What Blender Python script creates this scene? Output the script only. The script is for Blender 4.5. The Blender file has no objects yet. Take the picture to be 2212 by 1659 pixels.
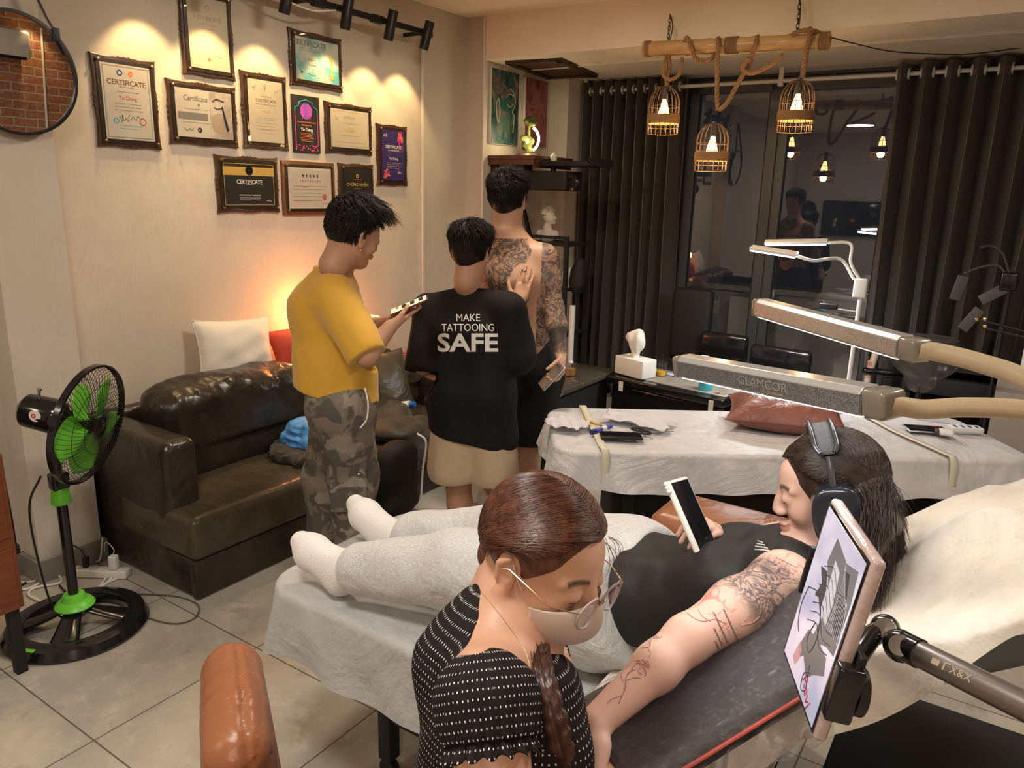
import bpy, bmesh, math, random
import numpy as np
from mathutils import Vector, Matrix
random.seed(7); np.random.seed(7)
PI = math.pi
SC = bpy.context.scene
COL = SC.collection
# ------------------------------------------------------------------ camera
_c = np.array([1106., 829.5]); _V1 = np.array([2230., 443.]); _V2 = np.array([-1430., 350.])
FPX = float(np.sqrt(-(_V1-_c) @ (_V2-_c)))
def _n(v): return v/np.linalg.norm(v)
_Y = _n(np.array([*(_V1-_c), FPX])); _X = -_n(np.array([*(_V2-_c), FPX])); _Z = _n(np.cross(_X, _Y))
RC = np.stack([_X, _Y, _Z])                      # world = RC @ camera(x right, y down, z forward)
CAM = np.array([0., 0., 1.66])
cd = bpy.data.cameras.new('camera'); cam = bpy.data.objects.new('camera', cd); COL.objects.link(cam)
cd.sensor_width = 36; cd.lens = FPX/2212*36; cd.clip_start = .02
cam.matrix_world = Matrix([[RC[0,0], -RC[0,1], -RC[0,2], CAM[0]], [RC[1,0], -RC[1,1], -RC[1,2], CAM[1]],
                           [RC[2,0], -RC[2,1], -RC[2,2], CAM[2]], [0,0,0,1]])
SC.camera = cam
# measuring helpers: where a sight line meets a depth or a plane of the room
def A(px, py, d):
    r = RC @ np.array([px-_c[0], py-_c[1], FPX]); return Vector(CAM + r/FPX*d)
def PL(px, py, ax, v):
    r = RC @ np.array([px-_c[0], py-_c[1], FPX]); return Vector(CAM + r*(v-CAM[ax])/r[ax])
# ------------------------------------------------------------------ world, exposure
w = bpy.data.worlds.new('night'); SC.world = w; w.use_nodes = True
w.node_tree.nodes['Background'].inputs[0].default_value = (.014, .014, .017, 1)
w.node_tree.nodes['Background'].inputs[1].default_value = .6
SC.view_settings.view_transform = 'Standard'; SC.view_settings.look = 'None'
SC.view_settings.exposure = 0.60; SC.view_settings.gamma = 1; SC.view_settings.use_curve_mapping = False
SC.cycles.max_bounces = 6; SC.cycles.diffuse_bounces = 4; SC.cycles.glossy_bounces = 4
SC.cycles.transparent_max_bounces = 12; SC.cycles.transmission_bounces = 5
SC.cycles.caustics_reflective = False; SC.cycles.caustics_refractive = False
SC.cycles.sample_clamp_indirect = 4; SC.cycles.use_denoising = True
# ------------------------------------------------------------------ large lights (unseen ceiling panels added as ambient fill)
FILL_PANELS = [(-1.0, .35, 18, .5), (-1.9, 2.75, 18, .4), (.9, 2.2, 14, .4), (.9, -1.4, 26, .5), (-2.2, -1.2, 12, .4)]
def area(loc, size, power, col, rot=(0,0,0), size_y=None, spread=PI, name='area_light'):
    l = bpy.data.lights.new(name, 'AREA'); l.energy = power; l.color = col; l.size = size; l.spread = spread
    if size_y: l.shape = 'RECTANGLE'; l.size_y = size_y
    else: l.shape = 'DISK'
    o = bpy.data.objects.new(name, l); COL.objects.link(o); o.location = loc; o.rotation_euler = rot
    return o
for x, y, pw, s in FILL_PANELS:
    area((x, y, 2.755), s, pw, (1, .94, .88) if (x, y) in ((-1.0, .35), (.9, 2.2)) else (1, .85, .67), name='fill_panel_light')
def point(loc, power, col, r=.03, name='bulb_light'):
    l = bpy.data.lights.new(name, 'POINT'); l.energy = power; l.color = col; l.shadow_soft_size = r
    o = bpy.data.objects.new(name, l); COL.objects.link(o); o.location = loc; return o
def spot(loc, target, power, col, ang, blend, r=.015, name='spot_light'):
    l = bpy.data.lights.new(name, 'SPOT'); l.energy = power; l.color = col; l.spot_size = ang; l.spot_blend = blend; l.shadow_soft_size = r
    o = bpy.data.objects.new(name, l); COL.objects.link(o); o.location = loc
    o.rotation_euler = (Vector(target)-Vector(loc)).to_track_quat('-Z', 'Y').to_euler(); return o
# ------------------------------------------------------------------ materials
MATS = {}
def nd(nt, typ, **kw):
    n = nt.nodes.new(typ)
    for k, v in kw.items():
        if k in n.inputs: n.inputs[k].default_value = v
        else: setattr(n, k, v)
    return n
def mixc(nt, fac, a, b, mode='MIX'):
    n = nt.nodes.new('ShaderNodeMix'); n.data_type = 'RGBA'; n.blend_type = mode
    L = nt.links
    for i, v in ((0, fac), (6, a), (7, b)):
        if isinstance(v, bpy.types.NodeSocket): L.new(v, n.inputs[i])
        else: n.inputs[i].default_value = v if i == 0 else (*v[:3], 1)
    return n.outputs[2]
def ramp(nt, src, p0, p1, c0=(0,0,0), c1=(1,1,1)):
    n = nt.nodes.new('ShaderNodeValToRGB'); e = n.color_ramp.elements
    e[0].position = p0; e[1].position = p1; e[0].color = (*c0, 1); e[1].color = (*c1, 1)
    nt.links.new(src, n.inputs[0]); return n.outputs[0]
def coord(nt, kind='Object', scale=(1,1,1), rot=(0,0,0)):
    t = nt.nodes.new('ShaderNodeTexCoord'); m = nt.nodes.new('ShaderNodeMapping')
    m.inputs['Scale'].default_value = scale; m.inputs['Rotation'].default_value = rot
    nt.links.new(t.outputs[kind], m.inputs[0]); return m.outputs[0]
def M(name, col=(.5,.5,.5), rough=.5, metal=0, bump=None, var=None, emit=None, es=0, spec=.5, coat=0, sheen=0, sss=0, alpha=1, trans=0, ior=1.45, stretch=(1,1,1), build=None):
    """bump=(scale, strength, detail), var=(scale, colour2, lo, hi)"""
    if name in MATS: return MATS[name]
    m = bpy.data.materials.new(name); m.use_nodes = True; nt = m.node_tree; b = nt.nodes['Principled BSDF']
    b.inputs['Base Color'].default_value = (*col, 1); b.inputs['Roughness'].default_value = rough; b.inputs['Metallic'].default_value = metal
    b.inputs['Specular IOR Level'].default_value = spec; b.inputs['Coat Weight'].default_value = coat; b.inputs['Coat Roughness'].default_value = .12
    b.inputs['Sheen Weight'].default_value = sheen; b.inputs['IOR'].default_value = ior; b.inputs['Alpha'].default_value = alpha
    b.inputs['Transmission Weight'].default_value = trans
    if sss: b.inputs['Subsurface Weight'].default_value = sss; b.inputs['Subsurface Radius'].default_value = (1, .35, .2); b.inputs['Subsurface Scale'].default_value = .012
    if emit: b.inputs['Emission Color'].default_value = (*emit, 1); b.inputs['Emission Strength'].default_value = es
    if var:
        n = nd(nt, 'ShaderNodeTexNoise', Scale=var[0], Detail=6, Roughness=.6); nt.links.new(coord(nt, scale=stretch), n.inputs[0])
        r = ramp(nt, n.outputs[0], var[2] if len(var) > 2 else .35, var[3] if len(var) > 3 else .65)
        nt.links.new(mixc(nt, r, col, var[1]), b.inputs['Base Color'])
    if bump:
        n = nd(nt, 'ShaderNodeTexNoise', Scale=bump[0], Detail=bump[2] if len(bump) > 2 else 4); nt.links.new(coord(nt, scale=stretch), n.inputs[0])
        bp = nd(nt, 'ShaderNodeBump', Strength=bump[1], Distance=.01); nt.links.new(n.outputs[0], bp.inputs['Height']); nt.links.new(bp.outputs[0], b.inputs['Normal'])
    if build: build(nt, b)
    MATS[name] = m; return m
# ------------------------------------------------------------------ objects
def tag(o, label=None, cat=None, group=None, kind=None):
    if label: o['label'] = label
    if cat: o['category'] = cat
    if group: o['group'] = group
    if kind: o['kind'] = kind
    return o
def thing(name, label, cat, loc=(0,0,0), rotz=0, group=None):
    o = bpy.data.objects.new(name, None); COL.objects.link(o); o.location = loc; o.rotation_euler = (0,0,rotz); o.empty_display_size = .05
    return tag(o, label, cat, group)
def copy_tree(o, parent=None):
    c = o.copy(); COL.objects.link(c); c.parent = parent
    for ch in list(o.children): copy_tree(ch, c)
    return c
def frame(o, ex, ey=None, ez=None):
    """4x4 matrix with origin o and axes"""
    ex = Vector(ex).normalized()
    if ez is None: ez = ex.cross(Vector(ey)).normalized()
    else: ez = Vector(ez).normalized()
    ey = ez.cross(ex).normalized(); ez = ex.cross(ey)
    m = Matrix.Identity(4)
    for i in range(3): m[i][0] = ex[i]; m[i][1] = ey[i]; m[i][2] = ez[i]; m[i][3] = o[i]
    return m
class MB:
    def __init__(s, T=None): s.v = []; s.f = []; s.m = []; s.T = T; s.mi = 0
    def add(s, vs, fs, T=None):
        n = len(s.v)
        for p in vs:
            p = Vector(p)
            if T is not None: p = T @ p
            if s.T is not None: p = s.T @ p
            s.v.append(p)
        for f in fs: s.f.append([i+n for i in f]); s.m.append(s.mi)
        return s
    def box(s, c, d, T=None, bev=0):
        x, y, z = c; a, b, h = d[0]/2, d[1]/2, d[2]/2
        if bev <= 0:
            vs = [(x+i*a, y+j*b, z+k*h) for i in (-1,1) for j in (-1,1) for k in (-1,1)]
            return s.add(vs, [(0,1,3,2),(4,6,7,5),(0,4,5,1),(2,3,7,6),(0,2,6,4),(1,5,7,3)], T)
        bev = min(bev, a*.99, b*.99, h*.99)
        bm = bmesh.new(); bmesh.ops.create_cube(bm, size=1)
        for v in bm.verts: v.co = Vector((v.co.x*d[0], v.co.y*d[1], v.co.z*d[2]))
        bmesh.ops.bevel(bm, geom=bm.edges[:], offset=bev, segments=3, profile=.5, affect='EDGES')
        bm.verts.index_update()
        vs = [v.co + Vector(c) for v in bm.verts]; fs = [[v.index for v in f.verts] for f in bm.faces]; bm.free()
        return s.add(vs, fs, T)
    def tube(s, pts, r, seg=10, closed=False, caps=True, T=None, flat=None):
        pts = [Vector(p) for p in pts]; n = len(pts)
        rr = r if hasattr(r, '__len__') else [r]*n
        vs = []; fs = []; up = None
        for i, p in enumerate(pts):
            a = pts[(i-1) % n] if (closed or i > 0) else p; b = pts[(i+1) % n] if (closed or i < n-1) else p
            t = (b-a).normalized() if (b-a).length > 1e-9 else Vector((0,0,1))
            if up is None: up = t.orthogonal().normalized()
            up = (up - t*up.dot(t)); up = up.normalized() if up.length > 1e-6 else t.orthogonal().normalized()
            sd = t.cross(up)
            for k in range(seg):
                q = 2*PI*k/seg; ru, rs = (rr[i], rr[i]) if flat is None else (rr[i]*flat, rr[i])
                vs.append(p + up*math.cos(q)*ru + sd*math.sin(q)*rs)
        m = n if closed else n-1
        for i in range(m):
            for k in range(seg):
                a = i*seg+k; b = i*seg+(k+1) % seg; c = ((i+1) % n)*seg+(k+1) % seg; d = ((i+1) % n)*seg+k
                fs.append((a,b,c,d))
        if caps and not closed: fs.append(tuple(range(seg))[::-1]); fs.append(tuple((n-1)*seg+k for k in range(seg)))
        return s.add(vs, fs, T)
    def cyl(s, a, b, r0, r1=None, seg=20, T=None): return s.tube([a, b], [r0, r0 if r1 is None else r1], seg, T=T)
    def lathe(s, prof, seg=28, T=None, o=(0,0,0), cap=True):
        vs = []; fs = []; n = len(prof)
        for r, z in prof:
            for k in range(seg):
                q = 2*PI*k/seg; vs.append((o[0]+r*math.cos(q), o[1]+r*math.sin(q), o[2]+z))
        for i in range(n-1):
            for k in range(seg): fs.append((i*seg+k, i*seg+(k+1) % seg, (i+1)*seg+(k+1) % seg, (i+1)*seg+k))
        if cap:
            if prof[0][0] > 1e-5: fs.append(tuple(range(seg))[::-1])
            if prof[-1][0] > 1e-5: fs.append(tuple((n-1)*seg+k for k in range(seg)))
        return s.add(vs, fs, T)
    def grid(s, fn, nu, nv, T=None, wrapu=False):
        vs = [fn(i/(nu if wrapu else nu-1), j/(nv-1)) for i in range(nu) for j in range(nv)]; fs = []
        for i in range(nu if wrapu else nu-1):
            for j in range(nv-1):
                a = i*nv+j; b = ((i+1) % nu)*nv+j; fs.append((a, b, b+1, a+1))
        return s.add(vs, fs, T)
    def ball(s, c, r, seg=16, rings=10, T=None):
        r = r if hasattr(r, '__len__') else (r, r, r)
        c = Vector(c)
        def fn(u, v):
            t = (v*.998+.001)*PI; q = 2*PI*u
            return c + Vector((r[0]*math.sin(t)*math.cos(q), r[1]*math.sin(t)*math.sin(q), r[2]*math.cos(t)))
        return s.grid(fn, seg, rings, T, wrapu=True)
    def prism(s, poly, z0, z1, T=None):
        n = len(poly); vs = [(x, y, z0) for x, y in poly]+[(x, y, z1) for x, y in poly]
        fs = [tuple(range(n))[::-1], tuple(range(n, 2*n))]+[(i, (i+1) % n, (i+1) % n+n, i+n) for i in range(n)]
        return s.add(vs, fs, T)
    def build(s, name, mat, parent=None, smooth=True, bevel=0, subsurf=0, solid=0, angle=40, **props):
        me = bpy.data.meshes.new(name); me.from_pydata([tuple(v) for v in s.v], [], s.f); me.update()
        mats = mat if isinstance(mat, (list, tuple)) else [mat]
        for m in mats: me.materials.append(m)
        if len(mats) > 1: me.polygons.foreach_set('material_index', s.m)
        bm = bmesh.new(); bm.from_mesh(me); bmesh.ops.recalc_face_normals(bm, faces=bm.faces[:]); bm.to_mesh(me); bm.free()
        o = bpy.data.objects.new(name, me); COL.objects.link(o)
        if smooth:
            me.polygons.foreach_set('use_smooth', [True]*len(me.polygons))
            try: me.set_sharp_from_angle(angle=math.radians(angle))
            except Exception: pass
        if solid: md = o.modifiers.new('solid', 'SOLIDIFY'); md.thickness = solid; md.offset = 0
        if bevel: md = o.modifiers.new('bevel', 'BEVEL'); md.width = bevel; md.segments = 2; md.limit_method = 'ANGLE'
        if subsurf: md = o.modifiers.new('sub', 'SUBSURF'); md.levels = subsurf; md.render_levels = subsurf
        if parent is not None: o.parent = parent
        for k, v in props.items(): o[k] = v
        return o
def to_local(parent, pts):
    """world points into the frame of an Empty that only moves and turns about Z"""
    a = -parent.rotation_euler[2]; l = Vector(parent.location); ca, sa = math.cos(a), math.sin(a)
    return [Vector(((p[0]-l[0])*ca-(p[1]-l[1])*sa, (p[0]-l[0])*sa+(p[1]-l[1])*ca, p[2]-l[2])) for p in pts]
def local(mb, parent): mb.v = to_local(parent, mb.v); return mb
def struct(name, mb, mat, parent=None, **k):
    o = mb.build(name, mat, parent, **k)
    if parent is None: o['kind'] = 'structure'
    return o
def spline(pts, n=8):
    """Catmull-Rom through pts"""
    P = [Vector(p) for p in pts]; P = [P[0]*2-P[1]]+P+[P[-1]*2-P[-2]]; out = []
    for i in range(1, len(P)-2):
        for k in range(n):
            t = k/n; a, b, c, d = P[i-1], P[i], P[i+1], P[i+2]
            out.append(.5*((2*b)+(c-a)*t+(2*a-5*b+4*c-d)*t*t+(3*b-a-3*c+d)*t*t*t))
    out.append(P[-2]); return out
def text(txt, size, T, mat, parent, name='lettering', depth=.0008, align='CENTER', bold=0, sx=1):
    cu = bpy.data.curves.new(name, 'FONT'); cu.body = txt; cu.size = size; cu.align_x = align; cu.align_y = 'CENTER'; cu.extrude = depth; cu.offset = bold; cu.resolution_u = 3
    o = bpy.data.objects.new(name, cu); COL.objects.link(o)
    dg = bpy.context.evaluated_depsgraph_get(); me = bpy.data.meshes.new_from_object(o.evaluated_get(dg)); bpy.data.objects.remove(o)
    if sx != 1: me.transform(Matrix.Diagonal((sx, 1, 1, 1)))
    me.transform(T); me.materials.clear(); me.materials.append(mat)
    r = bpy.data.objects.new(name, me); COL.objects.link(r); r.parent = parent
    return r
# ------------------------------------------------------------------ smooth organic surfaces from blended solids
def _smin(a, b, k):
    if k <= 0: return np.minimum(a, b)
    h = np.maximum(k-np.abs(a-b), 0)/k; return np.minimum(a, b)-h*h*k*.25
def wob(X, Y, Z, f, seed=0):
    r = np.random.RandomState(seed); s = 0
    for i in range(5):
        k = r.randn(3); k /= np.linalg.norm(k); k *= f*(1+.45*i); p = r.rand()*6.28
        s = s + np.sin(X*k[0]+Y*k[1]+Z*k[2]+p+1.3*np.sin((X*k[1]-Z*k[0]+Y*k[2])*.7+p*2))/(1+.5*i)
    return s/2.6
class SDF:
    """cap(a,b,ra,rb), ell(c,(rx,ry,rz),axes), each blended over k; sub=True carves"""
    def __init__(s, k=.02): s.p = []; s.k = k
    def cap(s, a, b, ra, rb=None, k=None, sub=False, flat=None, T=None):
        a, b = Vector(a), Vector(b)
        if T is not None: a, b = T @ a, T @ b; 
        if T is not None and flat is not None: flat = (T.to_3x3() @ Vector(flat[0]), flat[1])
        s.p.append(('c', np.array(a), np.array(b), ra, ra if rb is None else rb, s.k if k is None else k, sub, None if flat is None else (np.array(Vector(flat[0]).normalized()), flat[1]))); return s
    def chain(s, pts, rs, k=None, T=None, flat=None):
        for i in range(len(pts)-1): s.cap(pts[i], pts[i+1], rs[i], rs[i+1], k, T=T, flat=flat)
        return s
    def ell(s, c, r, ex=(1,0,0), ez=(0,0,1), k=None, sub=False, T=None):
        ez = Vector(ez).normalized(); ex = Vector(ex); ex = (ex-ez*ex.dot(ez)).normalized(); ey = ez.cross(ex)
        c = Vector(c)
        if T is not None:
            c = T @ c; R = T.to_3x3(); ex, ey, ez = (R @ ex).normalized(), (R @ ey).normalized(), (R @ ez).normalized()
        s.p.append(('e', np.array(c), np.array([ex, ey, ez]), np.array(r, float), None, s.k if k is None else k, sub, None)); return s
    def mesh(s, h, noise=None, clips=(), post=None):
        lo = np.full(3, 1e9); hi = -lo
        for p in s.p:
            if p[6]: continue
            if p[0] == 'c': R = max(p[3], p[4]); a = np.minimum(p[1], p[2])-R; b = np.maximum(p[1], p[2])+R
            else: R = (np.abs(p[2]).T @ p[3]); a = p[1]-R; b = p[1]+R
            lo = np.minimum(lo, a-p[5]*.5); hi = np.maximum(hi, b+p[5]*.5)
        pad = 4*h+(noise[0] if noise else 0); lo -= pad; hi += pad
        n = np.ceil((hi-lo)/h).astype(int)+1
        D = np.full(n, .08, np.float32)
        g = [lo[i]+np.arange(n[i])*h for i in range(3)]
        for typ, a, b, r0, r1, k, sub, flat in s.p:
            if typ == 'c': R = max(r0, r1)*1.0+k+5*h; l = np.minimum(a, b)-R; u = np.maximum(a, b)+R
            else: R = np.abs(b).T @ r0 + k + 5*h; l = a-R; u = a+R
            i0 = np.clip(((l-lo)/h).astype(int), 0, n-1); i1 = np.clip(((u-lo)/h).astype(int)+2, 1, n)
            X = g[0][i0[0]:i1[0], None, None]; Y = g[1][None, i0[1]:i1[1], None]; Z = g[2][None, None, i0[2]:i1[2]]
            if typ == 'c':
                ab = b-a; L2 = max(float(ab @ ab), 1e-12)
                px, py, pz = X-a[0], Y-a[1], Z-a[2]
                t = np.clip((px*ab[0]+py*ab[1]+pz*ab[2])/L2, 0, 1)
                qx, qy, qz = px-t*ab[0], py-t*ab[1], pz-t*ab[2]
                if flat is not None:
                    fd = flat[0]; pr = qx*fd[0]+qy*fd[1]+qz*fd[2]; m = (1/flat[1]-1)
                    qx, qy, qz = qx+pr*m*fd[0], qy+pr*m*fd[1], qz+pr*m*fd[2]
                d = np.sqrt(qx*qx+qy*qy+qz*qz)-(r0+(r1-r0)*t)
            else:
                px, py, pz = X-a[0], Y-a[1], Z-a[2]
                q = [(px*b[i][0]+py*b[i][1]+pz*b[i][2]) for i in range(3)]
                k0 = np.sqrt(sum((q[i]/r0[i])**2 for i in range(3))); k1 = np.sqrt(sum((q[i]/r0[i]**2)**2 for i in range(3)))
                d = k0*(k0-1)/np.maximum(k1, 1e-6)
            S = D[i0[0]:i1[0], i0[1]:i1[1], i0[2]:i1[2]]
            D[i0[0]:i1[0], i0[1]:i1[1], i0[2]:i1[2]] = -_smin(-S, d, k) if sub else _smin(S, d, k)
        X, Y, Z = g[0][:, None, None], g[1][None, :, None], g[2][None, None, :]
        if noise:
            amp, f, st = noise[0], noise[1], noise[2] if len(noise) > 2 else (1, 1, 1)
            w_ = wob(X*st[0], Y*st[1], Z*st[2], f, noise[3] if len(noise) > 3 else 1)
            D = D + amp*(w_ if len(noise) < 5 else (1-2*np.abs(w_)))
        if post is not None: D = post(X, Y, Z, D)
        for cl in clips:                                         # keep the side the normal points away from, near c only when a radius is given
            c, nn = cl[0], _n(np.array(cl[1], float)); pd = (X-c[0])*nn[0]+(Y-c[1])*nn[1]+(Z-c[2])*nn[2]
            D = np.maximum(D, pd) if len(cl) < 3 else np.where((X-c[0])**2+(Y-c[1])**2+(Z-c[2])**2 < cl[2]**2, np.maximum(D, pd), D)
        D = np.maximum(D, 0*D-1).astype(np.float32)
        D[0] = D[-1] = .05; D[:, 0] = D[:, -1] = .05; D[:, :, 0] = D[:, :, -1] = .05
        import openvdb
        G = openvdb.FloatGrid(.08); G.copyFromArray(D); G.transform = openvdb.createLinearTransform(voxelSize=h)
        pts, quads = G.convertToQuads(isovalue=0)
        return pts+lo, quads
    def build(s, name, mat, parent, h, noise=None, clips=(), paint=None, post=None, smooth_it=2, open_end=None, **props):
        pts, quads = s.mesh(h, noise, clips, post)
        if len(pts) == 0: raise RuntimeError('empty solid '+name)
        if parent is not None: pts_l = np.array(to_local(parent, pts))
        else: pts_l = pts
        me = bpy.data.meshes.new(name); me.from_pydata(pts_l.tolist(), [], quads[:, ::-1].tolist())
        me.materials.append(mat); me.polygons.foreach_set('use_smooth', [True]*len(me.polygons))
        if paint is not None:
            for an, fn in paint.items():
                at = me.attributes.new(an, 'FLOAT', 'POINT'); at.data.foreach_set('value', np.asarray(fn(pts), np.float32))
        me.update()
        o = bpy.data.objects.new(name, me); COL.objects.link(o)
        if parent is not None: o.parent = parent
        if smooth_it:
            md = o.modifiers.new('sm', 'SMOOTH'); md.iterations = smooth_it; md.factor = .5
        for k, v in props.items(): o[k] = v
        return o
# ================================================================== THE ROOM
def floor_nodes(nt, b):
    c = coord(nt); sx = nd(nt, 'ShaderNodeSeparateXYZ'); nt.links.new(c, sx.inputs[0]); L = nt.links
    def line(out, off):
        a = nd(nt, 'ShaderNodeMath', operation='ADD'); L.new(out, a.inputs[0]); a.inputs[1].default_value = off
        d = nd(nt, 'ShaderNodeMath', operation='DIVIDE'); L.new(a.outputs[0], d.inputs[0]); d.inputs[1].default_value = .6
        f = nd(nt, 'ShaderNodeMath', operation='FRACT'); L.new(d.outputs[0], f.inputs[0])
        s_ = nd(nt, 'ShaderNodeMath', operation='SUBTRACT'); L.new(f.outputs[0], s_.inputs[0]); s_.inputs[1].default_value = .5
        ab = nd(nt, 'ShaderNodeMath', operation='ABSOLUTE'); L.new(s_.outputs[0], ab.inputs[0])
        g = nd(nt, 'ShaderNodeMath', operation='GREATER_THAN'); L.new(ab.outputs[0], g.inputs[0]); g.inputs[1].default_value = .4958
        return g.outputs[0]
    mx = nd(nt, 'ShaderNodeMath', operation='MAXIMUM'); L.new(line(sx.outputs[0], 2.13+6), mx.inputs[0]); L.new(line(sx.outputs[1], -.95+6), mx.inputs[1])
    n1 = nd(nt, 'ShaderNodeTexNoise', Scale=2.2, Detail=7, Roughness=.62, Distortion=.4); L.new(c, n1.inputs[0])
    n2 = nd(nt, 'ShaderNodeTexNoise', Scale=11, Detail=10, Roughness=.75, Distortion=.2); L.new(c, n2.inputs[0])
    base = mixc(nt, ramp(nt, n1.outputs[0], .38, .62), (.36, .345, .30), (.50, .45, .37))
    base = mixc(nt, ramp(nt, n2.outputs[0], .52, .74), base, (.58, .54, .45))
    n3 = nd(nt, 'ShaderNodeTexNoise', Scale=5, Detail=8, Roughness=.7); L.new(c, n3.inputs[0])
    base = mixc(nt, ramp(nt, n3.outputs[0], .55, .72), base, (.27, .25, .215))
    L.new(mixc(nt, mx.outputs[0], base, (.12, .10, .08)), b.inputs['Base Color'])
    L.new(ramp(nt, n2.outputs[0], .3, .8, (.30,)*3, (.5,)*3), b.inputs['Roughness'])
    pass
m_floor = M('stone_floor_tile', build=floor_nodes)
def paper_nodes(nt, b):
    L = nt.links; c = coord(nt, scale=(1, 1, .35))
    n1 = nd(nt, 'ShaderNodeTexNoise', Scale=90, Detail=6, Roughness=.7); L.new(c, n1.inputs[0])
    c2 = coord(nt); n2 = nd(nt, 'ShaderNodeTexNoise', Scale=1.6, Detail=5); L.new(c2, n2.inputs[0])
    n4 = nd(nt, 'ShaderNodeTexNoise', Scale=9, Detail=6, Roughness=.7); L.new(c2, n4.inputs[0])
    base = mixc(nt, ramp(nt, n1.outputs[0], .3, .7), (.50, .445, .375), (.60, .54, .455))
    base = mixc(nt, ramp(nt, n4.outputs[0], .3, .75), base, (.63, .57, .485))
    base = mixc(nt, ramp(nt, n2.outputs[0], .35, .7), base, (.55, .49, .41))
    L.new(base, b.inputs['Base Color'])
    bp = nd(nt, 'ShaderNodeBump', Strength=.35, Distance=.004); L.new(n1.outputs[0], bp.inputs['Height']); L.new(bp.outputs[0], b.inputs['Normal'])
m_wallpaper = M('woven_wallpaper', rough=.85, build=paper_nodes)
m_ceiling = M('ceiling_paint', (.84, .76, .62), .8, var=(3, (.80, .72, .58)))
m_beam = M('beam_paint', (.84, .76, .63), .75, var=(4, (.79, .71, .58)), bump=(25, .05))
def brick_nodes(nt, b):
    L = nt.links; t = nt.nodes.new('ShaderNodeTexCoord'); mp = nd(nt, 'ShaderNodeMapping'); L.new(t.outputs['Object'], mp.inputs[0])
    sp = nd(nt, 'ShaderNodeSeparateXYZ'); L.new(mp.outputs[0], sp.inputs[0]); cb = nd(nt, 'ShaderNodeCombineXYZ'); L.new(sp.outputs[1], cb.inputs[0]); L.new(sp.outputs[2], cb.inputs[1])
    nz = nd(nt, 'ShaderNodeTexNoise', Scale=14, Detail=4); L.new(cb.outputs[0], nz.inputs[0])
    vm = nd(nt, 'ShaderNodeVectorMath', operation='SCALE'); L.new(nz.outputs['Color'], vm.inputs[0]); vm.inputs['Scale'].default_value = .018
    va = nd(nt, 'ShaderNodeVectorMath', operation='ADD'); L.new(cb.outputs[0], va.inputs[0]); L.new(vm.outputs[0], va.inputs[1])
    br = nd(nt, 'ShaderNodeTexBrick', Scale=1.0); L.new(va.outputs[0], br.inputs[0])
    br.inputs['Color1'].default_value = (.42, .16, .08, 1); br.inputs['Color2'].default_value = (.30, .11, .06, 1); br.inputs['Mortar'].default_value = (.52, .44, .36, 1)
    br.inputs['Brick Width'].default_value = .24; br.inputs['Row Height'].default_value = .088; br.inputs['Mortar Size'].default_value = .009; br.inputs['Mortar Smooth'].default_value = .4
    n2 = nd(nt, 'ShaderNodeTexNoise', Scale=30, Detail=6); L.new(cb.outputs[0], n2.inputs[0])
    L.new(mixc(nt, ramp(nt, n2.outputs[0], .45, .75), br.outputs['Color'], (.50, .30, .20)), b.inputs['Base Color'])
    bp = nd(nt, 'ShaderNodeBump', Strength=.7, Distance=.02, invert=True); L.new(br.outputs['Fac'], bp.inputs['Height']); L.new(bp.outputs[0], b.inputs['Normal'])
m_brick = M('old_brick', rough=.85, build=brick_nodes)
ZC, ZS, YH, XW = 2.80, 2.525, 4.47, -3.40
struct('floor', MB().box((-.6, 1.5, -.05), (8.4, 9.4, .1)), m_floor)
struct('ceiling', MB().box((-.6, .7, ZC+.05), (6.8, 7.6, .1)), m_ceiling)
struct('wall_left', MB().box((XW-.1, .73, 1.4), (.2, 7.5, 2.8)), m_wallpaper)
struct('trim_1', MB().box((-3.325, 1.46, 1.4), (.15, .26, 2.8)), m_wallpaper)                 # pillar standing proud of the left wall
struct('wall_alcove', MB().box((-3.425, 5.25, 1.4), (.35, 1.56, 2.8)).box((-3.17, 5.61, 1.4), (.17, .52, 2.8)), m_wallpaper)
struct('trim_2', MB().box((-.1, 5.25, 2.68), (6.3, 1.56, .31)), m_beam)                          # dropped beam over the window end
struct('wall_back', MB().box((-.6, -3.05, 1.4), (6.6, .1, 2.8)), M('plain_wall_paint', (.62, .60, .57), .8, bump=(40, .06)))
struct('wall_right', MB().box((2.75, 1.4, 1.4), (.1, 8.9, 2.8)), m_brick)
m_base = M('grey_base_tile', (.26, .245, .22), .45, var=(9, (.20, .19, .17)))
struct('baseboard_left', MB().box((-3.33, 1.46, .05), (.19, .30, .1)).box((XW+.008, .6, .05), (.016, 1.46, .1)).box((XW+.008, 3.0, .05), (.016, 2.8, .1)), m_base, bevel=.002)
m_white = M('white_plastic', (.75, .74, .70), .4)
m_cond = M('painted_conduit', (.66, .61, .53), .6)
struct('trim_3', MB().cyl((-3.245, 4.462, .1), (-3.245, 4.462, 2.79), .008), m_cond)
struct('trim_4', MB().box((-3.39, 3.99, 1.35), (.012, .02, 2.5)), m_cond)                     # cable cover strip down the wall
struct('trim_5', MB().box((-.1, 4.93, ZS-.006), (6.2, .02, .014)), m_cond)                    # seam bead under the beam
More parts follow.
